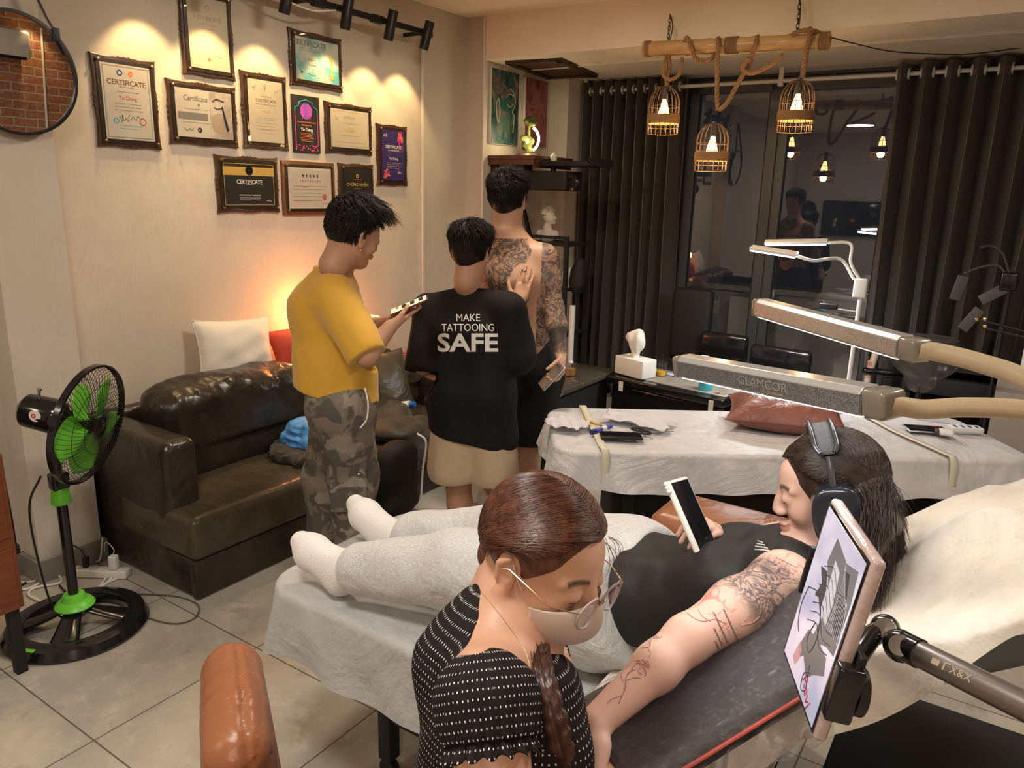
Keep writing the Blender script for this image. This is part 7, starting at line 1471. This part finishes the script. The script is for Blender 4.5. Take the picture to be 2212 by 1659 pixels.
ink_lines('tattoo_lines', [[(1337, 1580-60), (1345, 1500), (1352, 1485), (1352, 1465), (1362, 1450), (1368, 1440)], [(1346, 1472), (1342, 1455), (1358, 1437)], [(1352, 1470), (1372, 1464), (1386, 1466)], [(1385, 1400), (1404, 1396), (1400, 1378), (1420, 1374)], [(1404, 1396), (1408, 1380), (1425, 1378), (1430, 1374)]], bv, m_inkg, pc, .0006)
ink_lines('tattoo_flower', [[(1370, 1440), (1378, 1432), (1392, 1436), (1402, 1442), (1395, 1430), (1386, 1424)], [(1386, 1436), (1382, 1426), (1374, 1428)], [(1388, 1438), (1396, 1452), (1393, 1462)], [(1384, 1440), (1380, 1450), (1386, 1456)], [(1390, 1434), (1400, 1428), (1403, 1440)], [(1311, 1520), (1322, 1510), (1345, 1500), (1350, 1480), (1356, 1455), (1372, 1446)], [(1402, 1422), (1405, 1410), (1400, 1400)]], bv, m_inkr, pc, .0008)
wl = []
for i, (x0_, y0_, n_) in enumerate(((1541, 1322, 11), (1563, 1316, 12), (1543, 1358, 6), (1545, 1385, 3))):
    x, y = x0_, y0_; p_ = []
    for j in range(n_*3): p_.append((x+(2.4 if j % 2 else -2.0), y)); x += .98; y += 2.15
    wl.append(p_)
ink_lines('tattoo_script', wl, bv, m_ink, pc, .00045, 3)
ink_lines('tattoo_red_ribbon', [[(1484, 1324), (1500, 1336), (1520, 1342), (1545, 1338), (1570, 1348)], [(1508, 1316), (1518, 1332), (1535, 1342)], [(1640, 1215), (1670, 1235), (1690, 1260)], [(1675, 1215), (1690, 1230), (1715, 1240)], [(1600, 1352), (1625, 1345), (1640, 1332)]], bv, m_inkr, pc, .0008)
ink_lines('tattoo_script', [[(1655, 1208), (1680, 1222), (1702, 1236)], [(1648, 1220), (1675, 1238), (1695, 1252)], [(1676, 1204), (1700, 1216), (1722, 1226)]], bv, m_ink, pc, .0005)
# tank top
s = SDF(.05)
for sg_ in (-1, 1): s.cap(pel+Vector((.02, .07*sg_, .010)), wai+Vector((0, .055*sg_, 0)), .108, .088).cap(wai+Vector((0, .055*sg_, 0)), che+Vector((0, .058*sg_, .0)), .088, .092).cap(che+Vector((0, .058*sg_, 0)), uch+Vector((0, .055*sg_, 0)), .092, .073)
s.ell(che+Vector((-.01, -.075, .045)), (.062, .058, .048)).ell(che+Vector((-.01, .075, .045)), (.062, .058, .048)); s.cap(uch+Vector((0, .03, 0)), nk+Vector((-.02, .0, -.02)), .08, .05, .04).cap(uch+Vector((.0, -.09, .02)), uch+Vector((.04, -.085, .03)), .062, .045, .03)
s.ell(shL_+Vector((.0, -.052, -.015)), (.072, .055, .072), k=.015, sub=True); s.ell(nk+Vector((.03, 0, .075)), (.032, .042, .042), k=.015, sub=True)
s.cap(uch+Vector((-.01, -.05, .012)), shL_+Vector((.012, .045, .022)), .074, .046, .03).cap(uch+Vector((-.01, .0, .012)), nk+Vector((-.03, -.03, .0)), .072, .045, .03)
m_tank = M('black_jersey', (.014, .014, .015), .6, spec=.35, bump=(8, 1.0, 4)); tank = s.build('tank_top', m_tank, pc, .005, noise=(.010, 21, (1, .45, 1), 14), clips=((pel+Vector((.075, 0, 0)), (-1, .1, -.35)),))
bv = bvh_of(tank); vt = A(1650, 1180, 1.4)-Vector(CAM); m_ = MB(); 
for k, (w0, yy) in enumerate(((10, 1169), (18, 1175), (26, 1181), (32, 1187))):
    pts = []
    for i in range(7):
        r__ = Vector(RC @ np.array([1642-w0/2+w0*i/6+k*1.5-_c[0], yy+i*.5-_c[1], FPX])).normalized(); h = bv.ray_cast(Vector(CAM), r__)
        if h[0] is not None: pts.append(h[0]-r__*.001)
    if len(pts) > 2: m_.tube(pts, .0021, 6, flat=.6)
if m_.v: local(m_, pc).build('logo_print', m_print, pc)
# sweatpants
def melange(nt, b):
    L = nt.links; c = coord(nt, scale=(.35, 1, 1)); n = nd(nt, 'ShaderNodeTexNoise', Scale=380, Detail=4, Roughness=.8); L.new(c, n.inputs[0]); L.new(mixc(nt, ramp(nt, n.outputs[0], .35, .65), (.40, .40, .40), (.64, .64, .63)), b.inputs['Base Color'])
    n2 = nd(nt, 'ShaderNodeTexNoise', Scale=9, Detail=4, Distortion=.8); L.new(coord(nt), n2.inputs[0]); b1 = nd(nt, 'ShaderNodeBump', Strength=.7, Distance=.02); L.new(n2.outputs[0], b1.inputs['Height']); L.new(b1.outputs[0], b.inputs['Normal'])
m_mel = M('grey_melange_jersey', rough=.85, sheen=.4, build=melange); s = SDF(.05); m_socks = []
AN = {}
for nm_, ank in (('near', PL(765, 1232, 2, .70)), ('far', PL(872, 1165, 2, .70))):
    y_ = -.085 if nm_ == 'near' else .085; h_ = pel+Vector((.03, y_*1.15, -.01)); kn = (h_+ank)/2+Vector((.0, 0, .045)); AN[nm_] = ank; s.cap(h_, kn, .138, .094).cap(kn, ank+Vector((.03, 0, .012)), .092, .070)
s.cap(pel+Vector((.06, -.09, -.01)), pel+Vector((.06, .08, 0)), .124)
s.build('sweatpants', m_mel, pc, .006, noise=(.008, 18, (.8, 1, 1), 15), clips=((AN['near']+Vector((-.02, 0, 0)), (-1, 0, 0)), (pel+Vector((.13, 0, 0)), (1, -.1, .4)), (Vector((0, 0, .628)), (0, 0, -1))))
for nm_, toe in (('near', A(650, 1170, 2.06)), ('far', A(768, 1088, 2.34))):
    an = AN[nm_]; heel = an+Vector((-.045, -.005, -.035)); g_ = SDF(.025); ball_ = heel+(toe-heel)*.72
    g_.cap(an+Vector((.06, .0, .005)), an+Vector((-.02, 0, -.005)), .050, .046).ell(heel, (.040, .037, .040)).cap(heel, ball_, .040, .044).cap(an+Vector((-.03, 0, .0)), ball_+Vector((.012, 0, 0)), .041, .038).cap(ball_, toe, .044, .028)
    g_.build('sock', m_sock, pc, .004, noise=(.0015, 40))
# long hair over a smooth mass
c_e, r_e = np.array((-.016, 0, .032)), np.array((.0955, .0785, .086)); d0, rg = comb_starts(8500, 21); M_ = np.array(Th); Tl = lambda q: q @ M_[:3, :3].T + M_[:3, 3]
N_ = len(d0); side = np.where(np.abs(d0[:, 1]) < .09, np.where(rg.rand(N_) < .5, 1., -1.), np.sign(d0[:, 1]))
fr = np.clip(d0[:, 0]+.3, 0, 1); sd_dir = np.stack([-.25-.70*rg.rand(N_)*(1-.5*fr), side*(.25+.75*rg.rand(N_)), -.25+.30*rg.rand(N_)], 1); sd_dir /= np.linalg.norm(sd_dir, axis=1, keepdims=True)
via = np.stack([.10*fr-.25, side*1.0, .55*np.ones(N_)], 1)*fr[:, None]+(1-fr[:, None])*(d0+sd_dir)*.5; off = (.003+.007*rg.rand(N_))[:, None]; W1 = []
for t in np.linspace(0, 1, 9): v = (1-t)**2*d0+2*(1-t)*t*via+t*t*sd_dir; v /= np.linalg.norm(v, axis=1, keepdims=True); W1.append(Tl(c_e+v*(r_e+off)))
W1 = np.stack(W1, 1); endN = np.array(A(1868, 1318, 1.33)); endF = np.array(A(1930, 1228, 1.47)); qn = np.clip(.5-.50*sd_dir[:, 1]+rg.randn(N_)*.14, 0, 1)[:, None]
e = endN*(1-qn)+endF*qn+rg.randn(N_, 3)*.011+rg.rand(N_, 1)**2*np.array([[-.01, .0, .12]]); last = W1[:, -1]; mid1 = last+(W1[:, -1]-W1[:, -2])*.9; mid2 = e*.6+last*.4+np.array([.015, 0, .03]); t2 = np.linspace(0, 1, 9)[None, 1:, None]
W2 = (1-t2)**3*last[:, None]+3*(1-t2)**2*t2*mid1[:, None]+3*(1-t2)*t2*t2*mid2[:, None]+t2**3*e[:, None]
strands('hair_strands', np.concatenate([W1, W2], 1), .0008, m_hair_d, pc)
s = SDF(.03); s.ell(tuple(c_e), tuple(r_e+.001), T=Th)
for y_ in (.058, .03, 0, -.03, -.055):
    a_ = Vector(Tl(np.array([[-.062-.02*(1-abs(y_)/.06), y_, .01]]))[0]); q_ = .5-y_*7.5; b_ = Vector(endN*(1-q_)+endF*q_)+Vector((0, 0, .10)); s.cap(a_, b_, .026, .012)
Ti = np.array(Th.inverted())
def hl(X, Y, Z, D):
    x = X*Ti[0, 0]+Y*Ti[0, 1]+Z*Ti[0, 2]+Ti[0, 3]; y = X*Ti[1, 0]+Y*Ti[1, 1]+Z*Ti[1, 2]+Ti[1, 3]; z = X*Ti[2, 0]+Y*Ti[2, 1]+Z*Ti[2, 2]+Ti[2, 3]
    line = np.where(z > .045, x-.060-.30*(z-.045), np.where(z > .0, x-.036-.53*z, x-.010-.026*np.clip(1+z/.03, 0, 1))); return np.maximum(D, np.where(x > -.03, line*.7, -1))
s.build('hair', m_hair_d, pc, .004, post=hl)
# phone in her right hand
tp_ = thing('smartphone', 'phone in a white bumper case held up by the lying client', 'phone', phc); x_, y_ = Vector((.144, .982, -.125)), Vector((.571, -.185, -.8)); T = frame(phc, x_, ez=x_.cross(y_)); sgn = 1 if x_.cross(y_).dot(Vector(CAM)-phc) > 0 else -1
local(MB(T).box((0, 0, -sgn*.006), (.084, .170, .014), bev=.006), tp_).build('case', M('white_bumper', (.72, .71, .67), .35), tp_); local(MB(T).box((0, 0, sgn*.0014), (.070, .156, .001), bev=.0004), tp_).build('screen', m_screen, tp_)
m_ = MB(T)
for k in range(3): m_.ball((-.043, .080*(1 if y_.dot(Vector(T.col[1][:3])) < 0 else -1)*(1-.1*k), -sgn*.006), .006, 8, 6)
local(m_, tp_).build('beads', m_white, tp_)
# headphones
hp = thing('headphones', 'dark blue-grey over-ear headphones on the lying client', 'headphones', hc); m_hp = M('space_grey_cup', (.035, .040, .055), .22, metal=.5, coat=.3); m_hm = M('grey_metal_band', (.10, .105, .12), .3, metal=.7); m_mesh = M('knit_canopy', (.10, .105, .12), .7, bump=(300, .6)); W = lambda m: local(m, hp)
for sg_ in (-1, 1):
    def cup(w_, h_, y0, y1, n_=2.7):
        def fn(u, v):
            a = 2*PI*u; k = min(1, v*1.6)**.75; dy = 1 if v < .45 else (1-((v-.45)/.55)**2.2); e_ = 2/n_; ca_, sa_ = math.cos(a), math.sin(a); rr = (.35+.65*min(1, v/.55)**.6) if v < .55 else 1
            k = math.sin(min(1, v/.6)*PI/2) if v < .6 else 1; y = y1-(y1-y0)*max(0, (v-.25)/.75)**2.2
            return (-.004+math.copysign(abs(ca_)**e_, ca_)*w_/2*k, sg_*y, -.018+math.copysign(abs(sa_)**e_, sa_)*h_/2*k)
        return MB(Th).grid(fn, 48, 18, wrapu=True)
    W(cup(.092, .116, .090, .126)).build('ear_cup', m_hp, hp, angle=180); W(cup(.086, .108, .074, .094)).build('ear_cushion', m_mesh, hp, angle=180)
    W(MB(Th).tube(spline([(-.004, sg_*.107, .035), (-.004, sg_*.106, .065), (-.004, sg_*.098, .095)]), .006, 10)).build('stem', m_hm, hp)
def arc(x): return [(x+(-.004-x)*max(0, (abs(a)-50)/22), .100*math.sin(math.radians(a))*1.0, .052+.088*math.cos(math.radians(a))) for a in range(-62, 63, 6)]
for x in (-.024, .016): W(MB(Th).tube(arc(x), .0048, 10)).build('band_rail', m_hm, hp)
aa = arc(-.024); bb = arc(.016); W(MB(Th).grid(lambda u, v: (Vector(aa[min(int(round(v*20)), 20)])*(1-u)+Vector(bb[min(int(round(v*20)), 20)])*u)-Vector((0, 0, .003)), 5, 21)).build('canopy', m_mesh, hp, solid=.002)
# ------------------------------------------------------------------ tattoo artist in the foreground
pa = person('person in a polka dot blouse and beige mask bending over the tattooed arm', (-.55, .62)); CV = lambda x, y, z: Vector(RC @ np.array([x, y, z], float))
ha = A(1168, 1203, 1.09); fa, ua = CV(.74, .44, -.47), CV(.33, -.86, -.40); Th = headT(ha, fa, ua, .99); s = SDF(.04); add_head(s, Th, .99, True)
nkA = A(1082, 1376, 1.07); s.cap(Th @ Vector((-.035, 0, -.060)), nkA, .043, .044, .03); uc = A(1085, 1515, 1.06); wa = A(1000, 1850, 1.11); hpA = Vector((-.66, .55, .52))
shA = A(1050, 1492, .96); elA = A(1076, 1780, .90); shB = A(1155, 1430, 1.20); elB = A(1245, 1640, 1.22); wrB = A(1330, 1720, 1.10)
s.cap(nkA, uc, .052, .090).cap(uc, wa, .095, .085).cap(wa, hpA, .085, .13).cap(nkA+Vector((0, 0, -.03)), shA, .048, .046).cap(nkA+Vector((0, 0, -.03)), shB, .048, .046).cap(shA, elA, .050, .046, .03).cap(elA, elA+CV(.15, .02, .03)*1.2, .040, .028, .02).cap(shB, elB, .048, .04).cap(elB, wrB, .038, .026)
hand(s, handT(elA+CV(.15, .02, .03)*1.2, CV(1, .2, .2), Vector((0, 0, 1))), (.4, .4, .5, .5), .4); hand(s, flipY(handT(wrB, CV(.5, 1, -.2), Vector((0, 0, 1)))), (.5, .5, .5, .5), .4)
for sg_ in (-1, 1): kn = hpA+Vector((.38, .12+.10*sg_, -.02)); s.cap(hpA+Vector((0, .07*sg_, 0)), kn, .085, .06).cap(kn, kn+Vector((.02, 0, -.40)), .055, .04)
artist_body = s.build('body', m_skin_a, pa, .0032, paint=head_paint(Th))
# blouse
s = SDF(.05); bk = A(985, 1400, 1.0)
s.cap(uc+CV(.004, .02, 0), wa, .100, .104).cap(wa, hpA, .108, .15).cap(nkA+CV(-.025, .025, .005), uc, .062, .098, .06).cap(nkA+CV(-.01, .03, -.02), shA+CV(.0, .0, .01), .052, .054, .04).cap(nkA+CV(.01, .04, .05), shB, .052, .056, .04); s.ell(uc+CV(.065, .075, -.040), (.055, .055, .06), k=.05)
s.cap(Th @ Vector((-.02, 0, -.065)), nkA+CV(.012, -.012, 0), .055, .054, k=.01, sub=True); s.cap(A(1046, 1322, 1.10), A(1000, 1430, 1.08), .040, .068, .05).cap(A(1096, 1352, .99), A(1154, 1500, .955), .054, .018, k=.008, sub=True)
pax = np.array(_n(np.array(wa-nkA))); pe1 = np.cross(pax, RC[:, 2]); pe1 /= np.linalg.norm(pe1); pe2 = np.cross(pax, pe1); nk_ = np.array(nkA)
dots = {'pu': lambda p: np.arctan2((p-nk_) @ pe1, (p-nk_) @ pe2)*.115, 'pv': lambda p: (p-nk_) @ pax}
def dotmat(nt, b):
    L = nt.links; at = lambda nm: (lambda a: (setattr(a, 'attribute_name', nm), a.outputs['Fac'])[1])(nt.nodes.new('ShaderNodeAttribute'))
    cb = nd(nt, 'ShaderNodeCombineXYZ'); L.new(at('pu'), cb.inputs[0]); L.new(at('pv'), cb.inputs[1]); v = nd(nt, 'ShaderNodeTexVoronoi', Scale=1.0, Randomness=.08, voronoi_dimensions='2D'); mp = nd(nt, 'ShaderNodeMapping'); mp.inputs['Scale'].default_value = (150, 92, 1); L.new(cb.outputs[0], mp.inputs[0]); L.new(mp.outputs[0], v.inputs[0])
    L.new(mixc(nt, ramp(nt, v.outputs['Distance'], .115, .15, (1, 1, 1), (0, 0, 0)), (.012, .010, .010), (.72, .70, .66)), b.inputs['Base Color'])
    n3 = nd(nt, 'ShaderNodeTexNoise', Scale=26, Detail=3); L.new(coord(nt), n3.inputs[0]); bp = nd(nt, 'ShaderNodeBump', Strength=.5, Distance=.01); L.new(n3.outputs[0], bp.inputs['Height']); L.new(bp.outputs[0], b.inputs['Normal'])
m_dot = M('black_polka_chiffon', rough=.8, spec=.2, build=dotmat)
s.build('blouse', m_dot, pa, .004, noise=(.0035, 30, (1, 1, .6), 17), paint=dots)
axA = (elA-shA).normalized(); g_ = SDF(.04); sc_ = shA+axA*.015; g_.ell(sc_, (.060, .060, .056), ez=axA).cap(shA+axA*.01, shA+axA*.050, .057, .053)
an1 = axA.orthogonal().normalized(); an2 = axA.cross(an1); sn1, sn2, sx3, sh3 = np.array(an1), np.array(an2), np.array(axA), np.array(shA)
sd = {'pu': lambda p: np.arctan2((p-sh3) @ sn1, (p-sh3) @ sn2)*.07, 'pv': lambda p: (p-sh3) @ sx3}
def gath(X, Y, Z, D):
    px = (X-sh3[0])*sn1[0]+(Y-sh3[1])*sn1[1]+(Z-sh3[2])*sn1[2]; py = (X-sh3[0])*sn2[0]+(Y-sh3[1])*sn2[1]+(Z-sh3[2])*sn2[2]; pz = (X-sh3[0])*sx3[0]+(Y-sh3[1])*sx3[1]+(Z-sh3[2])*sx3[2]
    return D+.0030*np.sin(np.arctan2(px, py)*22)*np.clip((pz-.0)/.06, 0, 1)+.0025*wob(X, Y, Z, 60, 5)
g_.build('sleeve', m_dot, pa, .0035, post=gath, paint=sd, clips=((shA+axA*.058, axA),))
def ruff(u, v):
    a = 2*PI*u; r_ = .051+.010*v+.005*math.sin(a*17)*v; return shA+axA*(.050+.026*v+.003*math.sin(a*17+1))+an1*math.cos(a)*r_+an2*math.sin(a)*r_
m_ = MB().grid(ruff, 180, 8, wrapu=True); rv = np.array([list(v) for v in m_.v]); o = local(m_, pa).build('sleeve_ruffle', m_dot, pa, angle=180, solid=.001)
for k_, fn in sd.items(): at_ = o.data.attributes.new(k_, 'FLOAT', 'POINT'); at_.data.foreach_set('value', fn(rv).astype(np.float32))
# auburn hair pulled back from a parting
c_e, r_e = np.array((-.008, 0, .034)), np.array((.0885, .0760, .082)); d0, rg = comb_starts(13000, 31); N_ = len(d0); M_ = np.array(Th)
side = np.where(np.abs(d0[:, 1]) < .09, np.where(rg.rand(N_) < .5, 1., -1.), np.sign(d0[:, 1])); fr = np.clip(d0[:, 0]*1.2+.45, 0, 1)[:, None]
nape = np.stack([-.80+.10*rg.randn(N_), side*.12+.10*rg.randn(N_), -.58+.05*rg.randn(N_)], 1); nape /= np.linalg.norm(nape, axis=1, keepdims=True)
via = np.stack([-.05+0*side, side*1.10, .34+.25*rg.randn(N_)*.3], 1)*fr+(1-fr)*((d0+nape)*.55+np.stack([-.1+0*side, side*.35, 0*side], 1)); off = (.0008+.0055*rg.rand(N_))[:, None]; paths = []; wph = rg.rand(N_)*6.28
for t in np.linspace(0, 1, 16):
    v = (1-t)**2*d0+2*(1-t)*t*via+t*t*nape; v = v/np.linalg.norm(v, axis=1, keepdims=True); paths.append(c_e+v*(r_e+off+.0015+.003*math.sin(t*PI))+(.0009*np.sin(t*7+wph))[:, None]*np.array([.3, .5, 1]))
paths = np.stack(paths, 1); ear_ = ((paths[..., 0]+.006)/.026)**2+((np.abs(paths[..., 1])-.084)/.026)**2+((paths[..., 2]+.002)/.038)**2 < 1; paths = paths[~ear_.any(1)]; paths = paths @ M_[:3, :3].T + M_[:3, 3]; strands('hair_strands', paths, .00062, m_hair_b, pa, taper=False)
s = SDF(.02); s.ell(tuple(c_e), tuple(r_e+.0012), T=Th); s.ell((-.066, 0, -.034), (.030, .040, .036), T=Th); Ti = np.array(Th.inverted())
def ptA(X, Y, Z, D):
    x = X*Ti[0, 0]+Y*Ti[0, 1]+Z*Ti[0, 2]+Ti[0, 3]; z = X*Ti[2, 0]+Y*Ti[2, 1]+Z*Ti[2, 2]+Ti[2, 3]; y = X*Ti[1, 0]+Y*Ti[1, 1]+Z*Ti[1, 2]+Ti[1, 3]
    line = np.where(z > .045, x-.062-.22*(z-.045), np.where(z > .0, x-.018-.98*z, x+.010-.028*np.clip(1+z/.02, 0, 1)))
    low = -.060-z+np.clip(x+.055, 0, 1)*1.0
    ear = 1-np.sqrt(((x+.006)/.024)**2+((np.abs(y)-.084)/.024)**2+((z+.003)/.037)**2)
    return np.maximum(np.maximum(np.maximum(D, line*.7), np.where(z < .0, low*.7, -1)), ear*.022)
s.build('hair', m_hair_b, pa, .003, post=ptA)
# braid falling in front of her far shoulder
bp_ = spline([Th @ Vector((-.085, .03, -.06)), A(1135, 1372, 1.08), A(1160, 1400, 1.03), A(1170, 1450, .985), A(1186, 1510, .96), A(1206, 1580, .95), A(1222, 1650, .95)], 8); g_ = SDF(.006)
for i, p in enumerate(bp_[:-1]):
    if i % 2: continue
    d_ = (bp_[i+1]-p).normalized(); n_ = d_.cross(CV(0, 0, 1)).normalized(); g_.ell(p+n_*.006*(1 if (i//2) % 2 else -1), (.0078, .0078, .017), ez=d_+n_*.7*(-1 if (i//2) % 2 else 1))
g_.build('braid', M('braid_hair', (.035, .012, .008), .4, var=(90, (.075, .028, .018))), pa, .003, noise=(.0012, 160))
rg = np.random.RandomState(4); base = np.array([list(p) for p in bp_]); st = base[None]+rg.randn(200, 1, 3)*.0045+np.cumsum(rg.randn(200, len(bp_), 3)*.0004, 1); strands('loose_hair', st, .0006, MATS['braid_hair'], pa)
fr = []
for k in range(8): a0 = Th @ Vector((.066+rg.randn()*.004, .040+rg.randn()*.008, .062)); a1 = a0+CV(.012+rg.randn()*.004, .012, .0); a2 = a1+CV(.004+rg.randn()*.004, .030+rg.randn()*.010, 0); fr.append([list(q) for q in spline([a0, a1, a2, a2+CV(-.006, .016, 0)], 4)])
strands('fringe_strands', np.array(fr), .0005, m_hair_b, pa)
# mask
m_mask = M('beige_pink_mask', (.60, .48, .42), .6, sheen=.2, bump=(420, .08))
def mask(u, v):
    a = math.radians(-78+156*u); e_ = abs(2*u-1); zt = -.006-.024*e_**1.5; zb = -.116+.056*e_**1.7; z = zt+(zb-zt)*v; ce = math.cos(a)
    R_ = .102+.018*math.sin(min(1, v*1.15)*PI)**.8-.030*v**2.2; x = R_*max(0, ce)**.75*(1-.0*e_)+.012*e_; y = .071*math.sin(a)*(1-.10*v); ridge = .013*math.exp(-((2*u-1)/.11)**2)*(1-v*.75)
    return Th @ Vector((x+ridge-.004, y, z))
local(MB().grid(mask, 61, 30), pa).build('face_mask', m_mask, pa, solid=.0015, angle=180)
for sg_ in (-1, 1):
    local(MB(Th).tube([(.030, sg_*.066, -.026), (.012, sg_*.0775, .004), (.002, sg_*.080, .020)], .0010, 6).tube([(.026, sg_*.062, -.060), (.008, sg_*.072, -.048), (-.006, sg_*.077, -.036)], .0010, 6), pa).build('mask_loop', m_mask, pa)
# necklace
M('fine_gold', (.8, .6, .35), .25, metal=1); ink_lines('necklace', [[(1037, 1276), (1065, 1309), (1103, 1359), (1132, 1402), (1143, 1432), (1146, 1452)]], bvh_of(artist_body), MATS['fine_gold'], pa, .0004)
# glasses
gl = thing('glasses', 'clear pinkish round glasses low on the nose of the masked person', 'glasses', ha); m_gl = M('clear_pink_frame', (.50, .40, .40), .15, coat=.6, alpha=.85); W = lambda m: local(m, gl); Tg = Th @ Matrix.Translation((.112, 0, -.005)) @ Matrix.Rotation(-.06, 4, 'Y')
for sg_ in (-1, 1):
    rp = [(0.0-.004*abs(math.cos(a)), sg_*.0335+.0255*math.cos(a), .0225*math.sin(a)) for a in [2*PI*k/36 for k in range(36)]]; W(MB(Tg).tube(rp, .0019, 8, closed=True)).build('rim', m_gl, gl); W(MB(Tg).add([(-.001, sg_*.0335, 0)]+[(x, y, z) for x, y, z in rp], [(0, i+1, (i+1) % 36+1) for i in range(36)])).build('lens', m_clear, gl)
    e0 = Tg @ Vector((-.003, sg_*.060, .010)); W(MB().tube([e0, Th @ Vector((.075, sg_*.083, .003)), Th @ Vector((.0, sg_*.083, .012)), Th @ Vector((-.02, sg_*.082, .0))], .0010, 6)).build('temple', MATS['fine_gold'], gl)
W(MB(Tg).tube(spline([(0, -.009, .004), (.002, 0, .008), (0, .009, .004)]), .0014, 6)).build('bridge', m_brass, gl)
